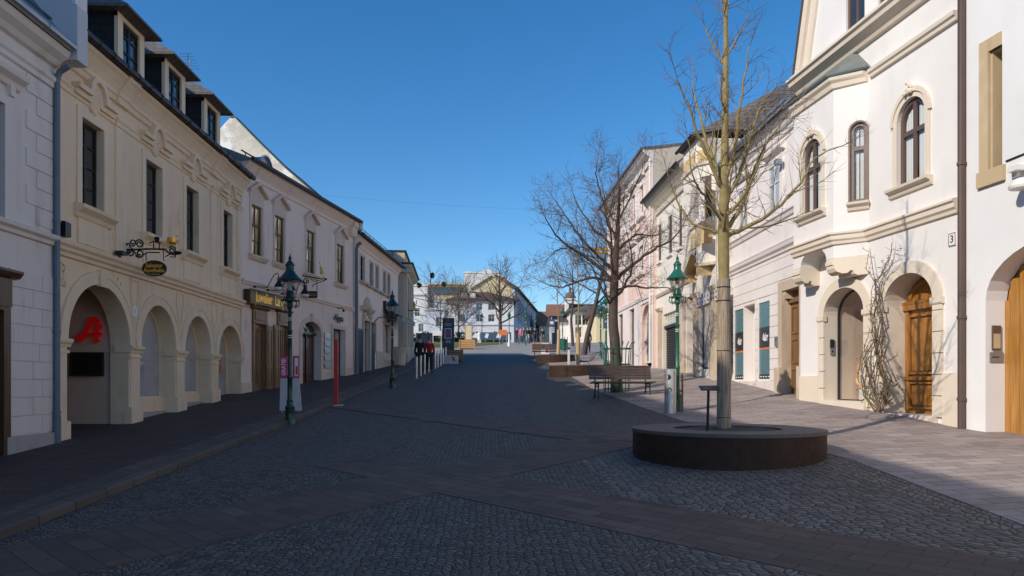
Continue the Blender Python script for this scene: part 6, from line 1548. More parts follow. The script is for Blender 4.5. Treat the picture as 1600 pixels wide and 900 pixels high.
        for sx in (-1, 1):
            for sy in (-1, 1): x.box(q[0] + sx * (wd / 2) - .04, q[0] + sx * (wd / 2) + .04, q[1] + sy * dp / 2 - .04, q[1] + sy * dp / 2 + .04, q[2] - .05, q[2] + hh + .01)
        x.build('corner_post', M[mat], o); x = MB(); x.box(q[0] - wd / 2 + .03, q[0] + wd / 2 - .03, q[1] - dp / 2 + .03, q[1] + dp / 2 - .03, q[2] + hh * .85, q[2] + hh * .88 + .0); x.build('soil', M['soil'], o)
        return o
    crate('wooden_planter', 'brown wooden planter box behind the pale concrete block', 711, 46.5, .95, .8, .72, 'crate_dark')
    crate('wooden_planter', 'pale wooden planter box in the sun at the lawn edge', 730, 63, 1.3, .9, .8, 'crate_wood')
    q = put(703, 44.2); o = thing('concrete_block', 'pale concrete block with a red mark beside the last bollards', 'block', q); x = MB(); x.bbox(q[0] - .5, q[0] + .5, q[1] - .3, q[1] + .3, q[2] - .1, q[2] + .5, .03); b_ = x.build('block', M['grey_print'], o)
    x = MB(); x.box8([(q[0] + .1, q[1] - .305, q[2] + .4), (q[0] + .2, q[1] - .305, q[2] + .45), (q[0] + .36, q[1] - .305, q[2] + .2), (q[0] + .26, q[1] - .305, q[2] + .12), (q[0] + .1, q[1] - .30, q[2] + .4), (q[0] + .2, q[1] - .30, q[2] + .45), (q[0] + .36, q[1] - .30, q[2] + .2), (q[0] + .26, q[1] - .30, q[2] + .12)]); x.build('red_mark', M['red_post'], b_)
    crate('orange_planter', 'bright orange brown wooden planter box by the far planters', 845, 58, 1.25, .9, .75, 'crate_wood')
    return crate
crate = left_furniture()

# ------------------------------------------------------------------ round planters, benches, bins
def round_planter(px, Y, R, hh, label):
    x0, y0 = at(px, Y); z0 = gz(x0, y0 - R); zt = z0 + hh
    o = thing('round_planter', label, 'planter', (x0, y0, z0), 'round weathering steel planters'); c = (x0, y0, z0)
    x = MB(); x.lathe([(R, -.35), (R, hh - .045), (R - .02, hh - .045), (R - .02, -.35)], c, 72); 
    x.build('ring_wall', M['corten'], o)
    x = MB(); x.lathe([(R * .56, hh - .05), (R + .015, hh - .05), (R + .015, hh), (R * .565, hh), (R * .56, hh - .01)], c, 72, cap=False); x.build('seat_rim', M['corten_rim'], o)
    x = MB(); rings = []; rr = random.Random(5)
    for k, r in enumerate((R * .57, R * .42, R * .25, R * .1)): rings.append([(x0 + r * math.cos(2 * PI * i / 36), y0 + r * math.sin(2 * PI * i / 36), z0 + hh - .03 + rr.uniform(-.012, .018) + k * .008) for i in range(36)])
    x.loft(rings, True, True); x.build('gravel', M['soil'], o)
    return (x0, y0, zt)
PL1 = round_planter(1135, 10.85, 1.40, .475, 'large round rusty steel planter nearest the camera, mostly in shade')
PL2 = round_planter(906, 33.0, 1.42, .50, 'round rusty steel planter with seat rim beyond the slatted bench')
PL3 = round_planter(868, 45.5, 1.22, .52, 'round rusty steel planter farthest up the street')

def info_stand():
    x0, y0 = PL1[0] - .44, PL1[1] - .5; z = PL1[2] - .06
    o = thing('lectern_sign', 'slim black lectern sign standing in the nearest round planter', 'sign', (x0, y0, z)); 
    x = MB(); x.tube([(x0, y0, z), (x0 + .015, y0, z + .64)], .02, 8); x.build('stem', M['black_iron'], o)
    t = z + .66; x = MB(); x.box8([(x0 - .12, y0 - .1, t - .03), (x0 + .16, y0 - .1, t - .03), (x0 + .18, y0 + .1, t + .03), (x0 - .10, y0 + .1, t + .03), (x0 - .12, y0 - .1, t - .015), (x0 + .16, y0 - .1, t - .015), (x0 + .18, y0 + .1, t + .045), (x0 - .10, y0 + .1, t + .045)]); x.build('panel', M['black'], o)
info_stand()

def bench(q, rz, label):
    o = thing('park_bench', label, 'bench', q, 'slatted park benches', rz); W = 1.92
    def off(mb): mb.v = [(a + q[0], b + q[1], c + q[2]) for a, b, c in mb.v]; return mb
    x = MB()
    for k in range(5): x.bbox(-W / 2, W / 2, -.30 + k * .105, -.30 + k * .105 + .09, .42 - k * .008, .455 - k * .008, .006)
    off(x).build('seat', M['bench_wood'], o)
    x = MB()
    for k in range(5):
        z = .52 + k * .085; y = .20 + k * .028; x.box8([(-W / 2, y, z), (W / 2, y, z), (W / 2, y + .03, z), (-W / 2, y + .03, z), (-W / 2, y + .024, z + .08), (W / 2, y + .024, z + .08), (W / 2, y + .054, z + .08), (-W / 2, y + .054, z + .08)])
    off(x).build('backrest', M['bench_wood'], o)
    for s in (-.78, .78):
        x = MB(); x.tube([(s, -.30, -.06), (s, -.27, .12), (s, -.25, .28), (s, -.26, .41)], [.03, .022, .022, .03], 8); x.tube([(s, .30, -.06), (s, .22, .15), (s, .17, .3), (s, .2, .44), (s, .26, .62), (s, .36, .93)], [.03, .022, .024, .024, .022, .018], 8)
        x.tube([(s, -.28, .40), (s, .2, .37)], .022, 8); x.tube([(s, -.25, .25), (s, -.02, .33), (s, .17, .27)], .014, 6); off(x).build('leg', M['lamp_green'], o)
    return o
q = put(972, 21.6); bench(q, 0.07, 'brown slatted park bench with green iron legs in front of the guarded tree')
q = put(853, 50); bench(q, -.1, 'dark slatted bench behind the farthest round planter')

def steel_chair():
    q = put(918, 36); o = thing('mesh_bench', 'grey metal mesh bench seen from the side beyond the second planter', 'bench', q); x0, y0, z0 = q
    prof = [(-.45, .42), (-.25, .40), (0, .40), (.18, .46), (.30, .74), (.36, .82), (.55, .86)]
    x = MB(); 
    for k in range(8):
        y = y0 - .7 + k * .2; x.tube([(x0 + a, y, z0 + b) for a, b in prof], .018, 5)
    for a, b in prof: x.tube([(x0 + a, y0 - .72, z0 + b), (x0 + a, y0 + .72, z0 + b)], .012, 5)
    A = [(x0 + a, y0 - .7, z0 + b - .008) for a, b in prof]; Bq = [(a, y0 + .7, c) for a, b, c in A]
    for i in range(len(A) - 1): x.quad(A[i], A[i + 1], Bq[i + 1], Bq[i])
    x.build('seat', M['gutter'], o)
    for s in (-.6, .6):
        x = MB(); x.tube([(x0 - .4, y0 + s, z0 - .03), (x0 - .3, y0 + s, z0 + .4)], .02, 6); x.tube([(x0 + .3, y0 + s, z0 - .03), (x0 + .1, y0 + s, z0 + .42)], .02, 6); x.build('leg', M['zinc'], o)
steel_chair()

def litter_bin():
    x0, y0, z0 = put(1047.5, 16.7); R = .095; h = 1.02
    o = thing('litter_bin', 'slim stainless steel litter bin with round stickers attached to the green lamp', 'litter bin', (x0, y0, z0)); c = (x0, y0, z0)
    R = .135; x = MB(); x.lathe([(R, .0), (R, h), (R - .012, h + .012), (R - .03, h - .01), (.02, h - .02)], c, 28); b = x.build('body', M['steel'], o)
    x = MB()
    for z, a in ((.84, -2.25),):
        pts = [(x0 + (R + .004) * math.cos(a + u * .55), y0 + (R + .004) * math.sin(a + u * .55), z0 + z + v * .07) for u, v in [(math.cos(2 * PI * k / 14), math.sin(2 * PI * k / 14)) for k in range(14)]]; x.add(pts, [tuple(range(14))])
    x.build('opening', M['black'], b)
    for nm, z, a, mm, r in (('green_sticker', .55, -1.95, 'lawn', .055), ('pale_sticker', .36, -2.1, 'white_print', .075)):
        x = MB(); pts = [(x0 + (R + .003) * math.cos(a + u), y0 + (R + .003) * math.sin(a + u), z0 + z + v) for u, v in [(r / R * math.cos(2 * PI * k / 12), r * math.sin(2 * PI * k / 12)) for k in range(12)]]; x.add(pts, [tuple(range(12))]); x.build(nm, M[mm], b)
    x = MB(); x.box(x0 + .28, x0 + .32, y0 + .06, y0 + .09, z0 - .02, z0 + .95); x.box(x0 + .1, x0 + .3, y0 + .06, y0 + .08, z0 + .5, z0 + .54); x.build('bracket', M['crate_dark'], o)
litter_bin()

# ------------------------------------------------------------------ trees
def branch(mbs, p, d, L, r, lvl, rg, up, dens, cfg):
    n = max(3, int(L / cfg['seg'])); pts = [p.copy()]; rr = [r]; d = d.normalized()
    for i in range(n):
        d = (d + Vector((rg.gauss(0, 1), rg.gauss(0, 1), rg.gauss(0, 1))) * cfg['wig'] + Vector((0, 0, up))).normalized()
        p = p + d * (L / n); pts.append(p.copy()); rr.append(r * (1 - .72 * (i + 1) / n))
    big = r > cfg['split']
    mbs[0 if big else 1].tube(pts, rr, 6 if r > .03 else (4 if r > .009 else 3), cap=False)
    if lvl > 0: spawn(mbs, pts, rr, lvl, rg, up, dens, cfg, L)

def spawn(mbs, pts, rr, lvl, rg, up, dens, cfg, L, t0=.18):
    nb = max(1, int(L * dens[0])); n = len(pts) - 1
    for k in range(nb):
        t = t0 + (1 - t0) * (k + rg.random()) / nb; f = min(n - 1e-4, t * n); i = int(f); q = pts[i].lerp(pts[i + 1], f - i)
        dr = (pts[i + 1] - pts[i]).normalized(); ax = dr.orthogonal().normalized(); ax.rotate(Matrix.Rotation(rg.uniform(0, 2 * PI), 3, dr))
        ang = rad(rg.uniform(*cfg['ang'])); nd = dr * math.cos(ang) + ax * math.sin(ang)
        r2 = max(cfg['rmin'], lerp(rr[i], rr[i + 1], f - i) * rg.uniform(.38, .6)); L2 = L * rg.uniform(*cfg['len']) * (1.15 - .6 * t)
        if L2 < cfg['lmin']: L2 = cfg['lmin'] * rg.uniform(.6, 1.2)
        branch(mbs, q, nd, L2, min(r2, cfg['rmax'] * L2), lvl - 1, rg, up, dens[1:] or dens, cfg)

def smooth_path(pts, k=5):
    out = []
    n = len(pts)
    for i in range(n - 1):
        p0, p1, p2, p3 = pts[max(0, i - 1)], pts[i], pts[i + 1], pts[min(n - 1, i + 2)]
        for j in range(k):
            t = j / k; out.append(.5 * ((2 * p1) + (p2 - p0) * t + (2 * p0 - 5 * p1 + 4 * p2 - p3) * t * t + (3 * p1 - p0 - 3 * p2 + p3) * t ** 3))
    out.append(pts[-1]); return out

def young_tree():
    """upright young tree in the nearest planter: leader, two whorls of rising limbs"""
    x0, y0, zt = PL1; o = thing('young_street_tree', 'bare young tree with mat wrapped trunk in the nearest round planter', 'tree', (x0, y0, zt - .05))
    rg = random.Random(21); sc = y0 / FPX
    def W(px, py, dy=0.0): return Vector((at(px, y0)[0], y0 + dy, zat(at(px, y0)[0], y0, py)))
    trunk = MB(); crown = MB()
    base = W(1131, 675); base.z = zt - .08
    tp = [base, W(1131, 560), W(1131, 440), W(1130.5, 372), W(1131.5, 300), W(1133, 200), W(1134, 100), W(1134, 20), W(1136, -70), W(1135, -130)]
    tp = [Vector((t.x, y0, t.z)) for t in tp]
    tr = [.088, .084, .08, .088, .07, .052, .042, .034, .02, .01]
    P2 = smooth_path(tp, 4); m = len(P2); R2 = []
    for i in range(m):
        f = i / 4; k = min(int(f), len(tr) - 2); R2.append(lerp(tr[k], tr[k + 1], f - k) * (1 + .05 * math.sin(i * 2.1)))
    trunk.tube(P2, R2, 12)
    cfg = dict(seg=.09, wig=.09, split=.0075, ang=(28, 65), rmin=.0042, len=(.36, .75), lmin=.16, rmax=.018)
    limbs = [  # photo path, sideways depth at the end, start radius
        ([(1131, 372), (1160, 358), (1195, 340), (1222, 315), (1248, 283), (1262, 255), (1300, 238)], -.3, .036),
        ([(1131, 362), (1150, 340), (1168, 305), (1186, 262), (1205, 222), (1232, 185), (1262, 152)], .5, .04),
        ([(1130, 366), (1112, 358), (1092, 350), (1076, 333), (1062, 300), (1052, 262)], .35, .03),
        ([(1131, 300), (1120, 285), (1104, 252), (1086, 220), (1072, 190), (1058, 160), (1044, 142)], -.45, .036),
        ([(1131, 288), (1124, 262), (1113, 225), (1106, 185), (1102, 150), (1097, 110)], .55, .04),
        ([(1132, 285), (1140, 255), (1145, 215), (1147, 175), (1150, 130), (1152, 95)], -.5, .034),
        ([(1132, 312), (1150, 285), (1168, 240), (1180, 200), (1196, 160), (1212, 138)], .25, .036),
        ([(1131, 340), (1150, 318), (1165, 280), (1172, 240)], -.75, .03),
        ([(1131, 352), (1115, 335), (1098, 318), (1078, 300), (1066, 290), (1056, 240)], -.7, .028),
        ([(1131, 345), (1136, 320), (1128, 280), (1122, 240)], 1.0, .03), ([(1131, 366), (1138, 345), (1150, 320), (1160, 290)], .95, .03),
        ([(1131, 366), (1124, 350), (1118, 320), (1110, 290)], -1.0, .03),
        ([(1134, 100), (1120, 78), (1110, 50), (1105, 25)], .2, .02), ([(1134, 92), (1146, 70), (1158, 50), (1162, 30)], -.2, .02), ([(1134, 30), (1142, 0), (1150, -30)], .2, .014), ([(1134, 30), (1124, 5), (1118, -30)], -.2, .014),
        ([(1133, 180), (1120, 160), (1112, 130)], -.5, .02), ([(1133, 160), (1143, 140), (1152, 110)], .5, .02)]
    for path, dy, r in limbs:
        n = len(path); pts = [W(px, py, dy * (i / (n - 1)) ** 1.2) for i, (px, py) in enumerate(path)]; pts[0] = Vector((pts[0].x, y0, pts[0].z))
        pp = smooth_path(pts, 4); pp = [q + Vector((rg.gauss(0, .008), rg.gauss(0, .008), rg.gauss(0, .006))) if 0 < i else q for i, q in enumerate(pp)]
        rr = [r * (1 - .8 * i / (len(pp) - 1)) for i in range(len(pp))]; trunk.tube(pp, rr, 8)
        L = sum((b - a).length for a, b in zip(pp, pp[1:]))
        spawn((trunk, crown), pp, rr, 2, rg, .055, [11, 10], cfg, L * .46 + .28, .12)
        branch((trunk, crown), pp[-1], pp[-1] - pp[-3], .5, max(.004, rr[-1]), 2, rg, .05, [12, 10], cfg)
    spawn((trunk, crown), P2[18:], R2[18:], 2, rg, .06, [34, 13], cfg, .75, .1)
    trunk.build('trunk', M['bark_lichen'], o, 60); crown.build('crown', M['twig'], o, 60)
    w = MB(); zs = [zt - .06, zt + .25, W(1131, 560).z, W(1131, 500).z, W(1131, 436).z]; rw = [.105, .102, .10, .096, .092]
    rings = []
    for z, r in zip(zs, rw): rings.append([(x0_ + r * (1 + (.03 if i % 2 else 0)) * math.cos(2 * PI * i / 40), y0 + r * (1 + (.03 if i % 2 else 0)) * math.sin(2 * PI * i / 40), z) for x0_ in (tp[1].x,) for i in range(40)])
    w.loft(rings, False, False); w.build('trunk_wrap', M['reed'], o)
    w = MB()
    for py in (449, 470, 548, 652): c = W(1131, py); w.lathe([(.104 + (.004 if py > 600 else 0), -.006), (.107, 0), (.104, .006)], (tp[1].x, y0, c.z), 24)
    w.build('wrap_tie', M['gutter'], o)
young_tree()

def guarded_tree():
    x0, y0 = at(964, 23.2); z0 = gz(x0, y0); o = thing('guarded_tree', 'bare spreading old tree with green trunk guard behind the slatted bench', 'tree', (x0, y0, z0))
    rg = random.Random(33)
    def W(px, py, dy=0.0): return Vector((at(px, y0)[0], y0 + dy, zat(at(px, y0)[0], y0, py)))
    trunk = MB(); crown = MB()
    tp = [Vector((x0, y0, z0 - .1)), W(961, 540), W(958, 500), W(960, 440), W(963, 390), W(966, 340), W(968, 300), W(967, 285), W(966, 256)]; tr = [.21, .17, .155, .135, .09, .058, .036, .02, .008]
    P2 = smooth_path(tp, 4); R2 = [lerp(tr[min(i // 4, 7)], tr[min(i // 4, 7) + 1], (i % 4) / 4) for i in range(len(P2))]; R2[-1] = tr[-1]; trunk.tube(P2, R2, 12)
    cfg = dict(seg=.2, wig=.10, split=.014, ang=(30, 65), rmin=.0085, len=(.35, .68), lmin=.32, rmax=.016)
    limbs = [([(960, 440), (935, 418), (912, 402), (886, 388), (866, 372), (852, 350)], -.6, .085), ([(960, 442), (930, 433), (905, 438), (882, 446), (868, 444), (845, 436)], .6, .06), ([(961, 438), (985, 415), (1010, 397), (1030, 385), (1052, 372), (1066, 350)], -.3, .08),
             ([(962, 400), (948, 372), (930, 352), (912, 320), (900, 290)], 1.0, .07), ([(963, 395), (985, 372), (1004, 362), (1030, 362), (1048, 352)], .9, .06), ([(964, 378), (950, 350), (938, 320), (928, 290), (924, 268)], -1.0, .055),
             ([(966, 345), (980, 320), (992, 290), (1000, 262)], -.7, .045), ([(966, 350), (952, 325), (948, 290), (944, 262)], 1.0, .042), ([(960, 455), (985, 448), (1010, 452), (1030, 452), (1044, 460)], -.7, .05),
             ([(958, 470), (978, 440), (980, 420), (968, 380)], -1.3, .06), ([(959, 470), (945, 450), (935, 415), (925, 395)], 1.6, .06), ([(960, 430), (970, 400), (975, 370), (985, 340)], 1.9, .06), ([(960, 430), (950, 405), (945, 380), (930, 360)], -2.0, .06),
             ([(958, 478), (945, 465), (938, 440), (920, 430)], -.8, .05), ([(886, 388), (872, 392), (858, 405), (846, 415)], -.8, .03), ([(960, 425), (930, 395), (900, 360), (880, 330), (868, 310)], .2, .06)]
    for path, dy, r in limbs:
        n = len(path); pts = [W(px, py, dy * (i / (n - 1)) ** 1.1) for i, (px, py) in enumerate(path)]
        pp = smooth_path(pts, 4); pp = [q + Vector((rg.gauss(0, .02), rg.gauss(0, .02), rg.gauss(0, .015))) if i else q for i, q in enumerate(pp)]
        rr = [.84 * r * (1 - .78 * i / (len(pp) - 1)) for i in range(len(pp))]; trunk.tube(pp, rr, 7); L = sum((b - a).length for a, b in zip(pp, pp[1:]))
        spawn((trunk, crown), pp, rr, 3, rg, .05, [9, 9.5, 9.5], cfg, L * .40 + .5, .1)
        branch((trunk, crown), pp[-1], pp[-1] - pp[-3], 0.65, rr[-1], 3, rg, .04, [11, 10, 9], cfg)
    spawn((trunk, crown), P2[13:], R2[13:], 3, rg, .05, [44, 10, 10], cfg, .95, .05)
    trunk.build('trunk', M['bark'], o, 60); crown.build('crown', M['twig'], o, 60)
    g = thing('trunk_guard', 'green flared iron guard with bars around the trunk behind the bench', 'tree guard', (x0, y0, z0)); x = MB(); n = 18
    for k in range(n):
        a = 2 * PI * k / n; c, s = math.cos(a), math.sin(a); x.tube([(x0 + c * .42, y0 + s * .42, z0 - .02), (x0 + c * .42, y0 + s * .42, z0 + 1.0), (x0 + c * .46, y0 + s * .46, z0 + 1.45), (x0 + c * .58, y0 + s * .58, z0 + 1.62)], .013, 5)
    x.build('bar', M['lamp_green_light'], g); x = MB()
    for z, r in ((.12, .42), (.9, .42), (1.4, .455)): x.tube([(x0 + r * math.cos(2 * PI * k / 28), y0 + r * math.sin(2 * PI * k / 28), z0 + z) for k in range(29)], .016, 5)
    x.build('hoop', M['lamp_green_light'], g)
guarded_tree()

def auto_tree(label, loc, H, trunk_h, spread, seed, mat='bark', tw='twig', lean=(0, 0), wrap=None, lvl=3, dens=(3, 4, 5), nl=9, group=None, rs=1.0, name='bare_tree', balls=0, fine=1.0):
    o = thing(name, label, 'tree', loc, group); rg = random.Random(seed); trunk = MB(); crown = MB(); base = Vector(loc)
    r0 = H * .016 * rs; tp = [base + Vector((lean[0] * t, lean[1] * t, H * t - .1)) + Vector((rg.gauss(0, .02), rg.gauss(0, .02), 0)) * H * .3 * (t > 0) for t in (0, .15, .3, .45, .6, .75, .9, 1)]
    P2 = smooth_path(tp, 3); R2 = [r0 * (1.15 - 1.1 * i / (len(P2) - 1)) for i in range(len(P2))]; trunk.tube(P2, R2, 8)
    cfg = dict(seg=H * .03, wig=.10, split=.02, ang=(28, 62), rmin=.005 * fine, len=(.34, .62), lmin=H * .035, rmax=.016)
    for k in range(nl):
        t = lerp(trunk_h / H, .85, (k + rg.random() * .6) / nl); f = t * (len(P2) - 1); i = int(f); q = P2[i].lerp(P2[i + 1], f - i); a = k * 2.4 + rg.uniform(-.4, .4); el = rad(lerp(18, 55, t) + rg.uniform(-8, 8))
        d = Vector((math.cos(a) * math.cos(el), math.sin(a) * math.cos(el), math.sin(el))); L = spread * (1.25 - .8 * t) * rg.uniform(.8, 1.15)
        branch((trunk, crown), q, d, L, R2[i] * .55, lvl, rg, .05, list(dens), cfg)
    trunk.build('trunk', M[mat], o, 60); crown.build('crown', M[tw], o, 60)
    if wrap:
        w = MB(); w.tube([P2[0] + Vector((0, 0, .1)), P2[2], P2[4], P2[4].lerp(P2[6], min(1, wrap))], [r0 * 1.35 + .02] * 4, 12); w.build('trunk_wrap', M['stake'], o)
    for b in range(balls):
        w = MB(); q = P2[-6] + Vector(((-.42, .05, .5)[b % 3] * spread, rg.uniform(-.2, .2) * spread, (-.04, .09, -.02)[b % 3] * H)); 
        for k in range(140):
            u = Vector((rg.gauss(0, 1), rg.gauss(0, 1), rg.gauss(0, 1))).normalized() * H * .034 * rg.uniform(.6, 1); v = u.orthogonal() * .16; w.add([q, q + u + v, q + u * 1.15, q + u - v], [(0, 1, 2, 3)])
        w.build('mistletoe', M['hedge'], o)
    return o
p = (PL2[0] - .1, PL2[1], PL2[2] - .03); auto_tree('young tree with pale wrapped trunk in the planter beyond the bench', p, 5.6, 2.5, 1.5, 5, 'bark_lichen', 'twig', wrap=.9, lvl=2, nl=9, rs=.62, name='young_street_tree', group='young trees in planters', fine=1.3)
p = (PL3[0] + .15, PL3[1], PL3[2] - .03); auto_tree('young tree with pale wrapped trunk in the farthest planter', p, 6.4, 3.0, 1.7, 9, 'bark_lichen', 'twig', wrap=.7, lvl=2, nl=9, rs=.6, name='young_street_tree', group='young trees in planters', fine=1.6)
auto_tree('leaning bare tree behind the walking man on the lit pavement', put(912, 52), 10.5, 3.4, 4.2, 14, lean=(2.4, 0), lvl=3, nl=9, rs=1.1, fine=1.6)
auto_tree('tall bare tree with mistletoe balls at the far left of the square', put(672, 118), 13.8, 6, 4.3, 3, lvl=3, dens=(1.8, 2.4, 2.8), nl=16, balls=3, fine=5, group='bare trees on the far square')
auto_tree('broad bare tree in front of the white brown roofed house', put(781, 100), 11.8, 3.0, 4.8, 8, lvl=3, dens=(2.3, 3.2, 3.6), nl=22, fine=4.5, rs=1.4, group='bare trees on the far square')
auto_tree('low bare tree just right of the navy information pylon', put(716, 92), 8.0, 2.2, 5.5, 12, lvl=3, dens=(2.4, 3.2, 3.6), nl=15, fine=4, group='bare trees on the far square')
auto_tree('small bare tree left of the navy information pylon', put(688, 96), 7.0, 1.8, 4.6, 17, lvl=3, dens=(2.4, 3.2, 3.6), nl=15, fine=4, group='bare trees on the far square')
auto_tree('thin bare tree beside the green bins up the street', put(895, 70), 9, 3, 4, 19, lvl=3, dens=(1.6, 2.2, 2.8), nl=9, fine=2, group='bare trees on the far square')
# ------------------------------------------------------------------ people
def skin_mesh(name, nodes, edges, rad_, root, sub=1):
    me = bpy.data.meshes.new(name); bm = bmesh.new(); lay = bm.verts.layers.skin.verify(); vs = {}
    for k, p in nodes.items(): v = bm.verts.new(p); v[lay].radius = (rad_[k], rad_[k]); v[lay].use_root = (k == root); vs[k] = v
    for a, b in edges: bm.edges.new((vs[a], vs[b]))
    bm.to_mesh(me); bm.free(); ob = bpy.data.objects.new(name, me); COL.objects.link(ob)
    m = ob.modifiers.new('s', 'SKIN'); m.use_smooth_shade = True; s = ob.modifiers.new('d', 'SUBSURF'); s.levels = s.render_levels = sub
    dg = bpy.context.evaluated_depsgraph_get(); out = bpy.data.meshes.new_from_object(ob.evaluated_get(dg)); bpy.data.objects.remove(ob); bpy.data.meshes.remove(me)
    return out

def person_meshes(stride, arm, bend=0.0):
    """pose facing +Y; stride = half foot spacing, arm = arm swing"""
    N = {}; R = {}
    def j(k, p, r): N[k] = Vector(p); R[k] = r
    j('pel', (0, 0, .95), .125); j('wai', (0, .0, 1.10), .115); j('che', (0, .015, 1.32), .135); j('sho', (0, .0, 1.44), .10); j('nek', (0, .01, 1.52), .052); j('hed', (0, .03, 1.60), .078); j('top', (0, .03, 1.70), .088); j('cro', (0, .02, 1.76), .055); j('nos', (0, .115, 1.645), .016)
    for e, n in ((-1, 'l'), (1, 'r')):
        f = e * stride
        j(n + 'hip', (e * .10, 0, .90), .095); j(n + 'kne', (e * .11, f * .5 + .05, .50), .062); j(n + 'ank', (e * .115, f - .02, .09), .04); j(n + 'toe', (e * .13, f + .15, .035), .038)
        j(n + 'sh', (e * .165, 0, 1.41), .055); j(n + 'elb', (e * .215, -e * arm * .5 - .02, 1.12), .042); j(n + 'wri', (e * .225, -e * arm + .08, .88), .027); j(n + 'pal', (e * .226, -e * arm + .10, .82), .03)
        for q, (dx, dy, L) in enumerate(((-.0, .035, .075), (0, .012, .085), (0, -.010, .08), (0, -.03, .062))):
            j(f'{n}f{q}', (e * (.226 - .004), -e * arm + .10 + dy, .76), .0095); j(f'{n}g{q}', (e * .216, -e * arm + .105 + dy, .76 - L), .008)
        j(n + 'th', (e * .21, -e * arm + .145, .80), .011); j(n + 'ti', (e * .206, -e * arm + .165, .75), .009)
    E = [('pel', 'wai'), ('wai', 'che'), ('che', 'sho'), ('sho', 'nek'), ('nek', 'hed'), ('hed', 'top'), ('top', 'cro'), ('hed', 'nos')]
    for n in 'lr':
        E += [('pel', n + 'hip'), (n + 'hip', n + 'kne'), (n + 'kne', n + 'ank'), (n + 'ank', n + 'toe'), ('sho', n + 'sh'), (n + 'sh', n + 'elb'), (n + 'elb', n + 'wri'), (n + 'wri', n + 'pal'), (n + 'pal', n + 'th'), (n + 'th', n + 'ti')] + [x for q in range(4) for x in ((n + 'pal', f'{n}f{q}'), (f'{n}f{q}', f'{n}g{q}'))]
    body = skin_mesh('body', N, E, R, 'pel')
    jk = ['pel', 'wai', 'che', 'sho', 'lsh', 'lelb', 'lwri', 'rsh', 'relb', 'rwri']; JN = {k: N[k].copy() for k in jk}; JN['pel'] = Vector((0, 0, .86)); JN['lwri'] = N['lelb'].lerp(N['lwri'], .93); JN['rwri'] = N['relb'].lerp(N['rwri'], .93)
    JR = {k: R[k] + .02 for k in jk}; JR['pel'] = .155; JR['lwri'] = JR['rwri'] = .045; JN['col'] = Vector((0, .005, 1.50)); JR['col'] = .08
    jacket = skin_mesh('jacket', JN, [e for e in E if e[0] in jk and e[1] in jk] + [('sho', 'col')], JR, 'pel')
    tk = ['pel', 'lhip', 'lkne', 'lank', 'rhip', 'rkne', 'rank']; TR = {k: R[k] + .022 for k in tk}; TR['pel'] = .13
    trou = skin_mesh('trousers', {k: N[k] for k in tk}, [e for e in E if e[0] in tk and e[1] in tk], TR, 'pel')
    hair = MB(); hair.ball((0, .012, 1.705), .103, 14, .92, 1.02, 1.0); hv = [(x, y - max(0, (1.70 - z)) * .7, z) for x, y, z in hair.v if True]
    shoe = []
    for e in (-1, 1):
        f = e * stride; s = MB(); s.loft([[(e * .12 + a * .05, f + b, c) for a, c in ((-1, .0), (1, .0), (1, h * .6), (.6, h), (-.6, h), (-1, h * .6))] for b, h in ((-.09, .09), (0, .11), (.10, .07), (.2, .045))], True, True); shoe.append(s)
    return body, jacket, trou, hv, hair.f, hair.sm, shoe
POSES = {'walk': person_meshes(.24, .16), 'stand': person_meshes(.05, .04), 'step': person_meshes(-.18, -.12)}

def person(px, Y, rz, pose, label, jacket, trousers, hair=(.05, .035, .025), hood=False, scale=1.0, group=None):
    q = put(px, Y); o = thing('person', label, 'person', q, group, rz); o.scale = (scale,) * 3
    body, jk, tr, hv, hf, hs, shoes = POSES[pose]
    def att(name, me, col, rough=.8):
        me = me.copy(); me.materials.clear(); key = 'cloth %s' % (col,)
        if key not in M: M[key] = simple(key, col, rough, 0, .12, 8)
        me.materials.append(M[key] if name != 'body' else M['skin']); ob = bpy.data.objects.new(name, me); COL.objects.link(ob); ob.parent = o; return ob
    att('body', body, (0, 0, 0)); att('jacket', jk, jacket); att('trousers', tr, trousers)
    key = 'hair %s' % (hair,)
    if key not in M: M[key] = simple(key, hair, .6)
    m = MB(); m.v = [(x * (1.05 if hood else 1), y, z) for x, y, z in hv]; m.f = list(hf); m.sm = list(hs); m.v = [(x + q[0], y - .012 + q[1], z + .018 + q[2]) for x, y, z in m.v]; m.build('hair', M[key], o)
    for s in shoes:
        m = MB(); m.v = [(x + q[0], y + q[1], z + q[2]) for x, y, z in s.v]; m.f = s.f; m.sm = s.sm; m.build('shoe', M['black'], o)
    return o
person(656, 35.0, .1, 'walk', 'person in dark clothes walking up the left pavement by the bollards', (.012, .013, .014), (.012, .012, .016), scale=1.04)
person(671, 35.8, .1, 'step', 'person in a red jacket walking beside the one in black', (.42, .015, .02), (.02, .02, .03), (.16, .1, .05), scale=1.0)
for px, Y, rz, ps, lb, j, t in ((808, 80, 2.9, 'stand', 'person in a black coat at the left of the group on the square', (.02, .02, .025), (.03, .03, .04)), (813.5, 78, 3.0, 'walk', 'person in a pink jacket in the group on the square', (.62, .16, .32), (.16, .15, .17)),
                              (818, 82, 2.8, 'stand', 'person in a brown coat right behind the pink jacket', (.09, .05, .035), (.03, .03, .04)), (824.5, 79, 3.2, 'step', 'person in black with pale trousers right of the pink jacket', (.015, .015, .018), (.40, .37, .32)),
                              (836, 80, .4, 'walk', 'person in dark blue walking between the group and the orange planter', (.02, .025, .05), (.02, .02, .03)), (847.5, 74, .2, 'stand', 'person in a dark grey jacket behind the orange planter', (.03, .03, .035), (.2, .18, .16)),
                              (829, 80.5, 3.0, 'stand', 'second person in black at the right end of the group on the square', (.02, .018, .02), (.02, .02, .025))):
    person(px, Y, rz, ps, lb, j, t, group='people on the square')
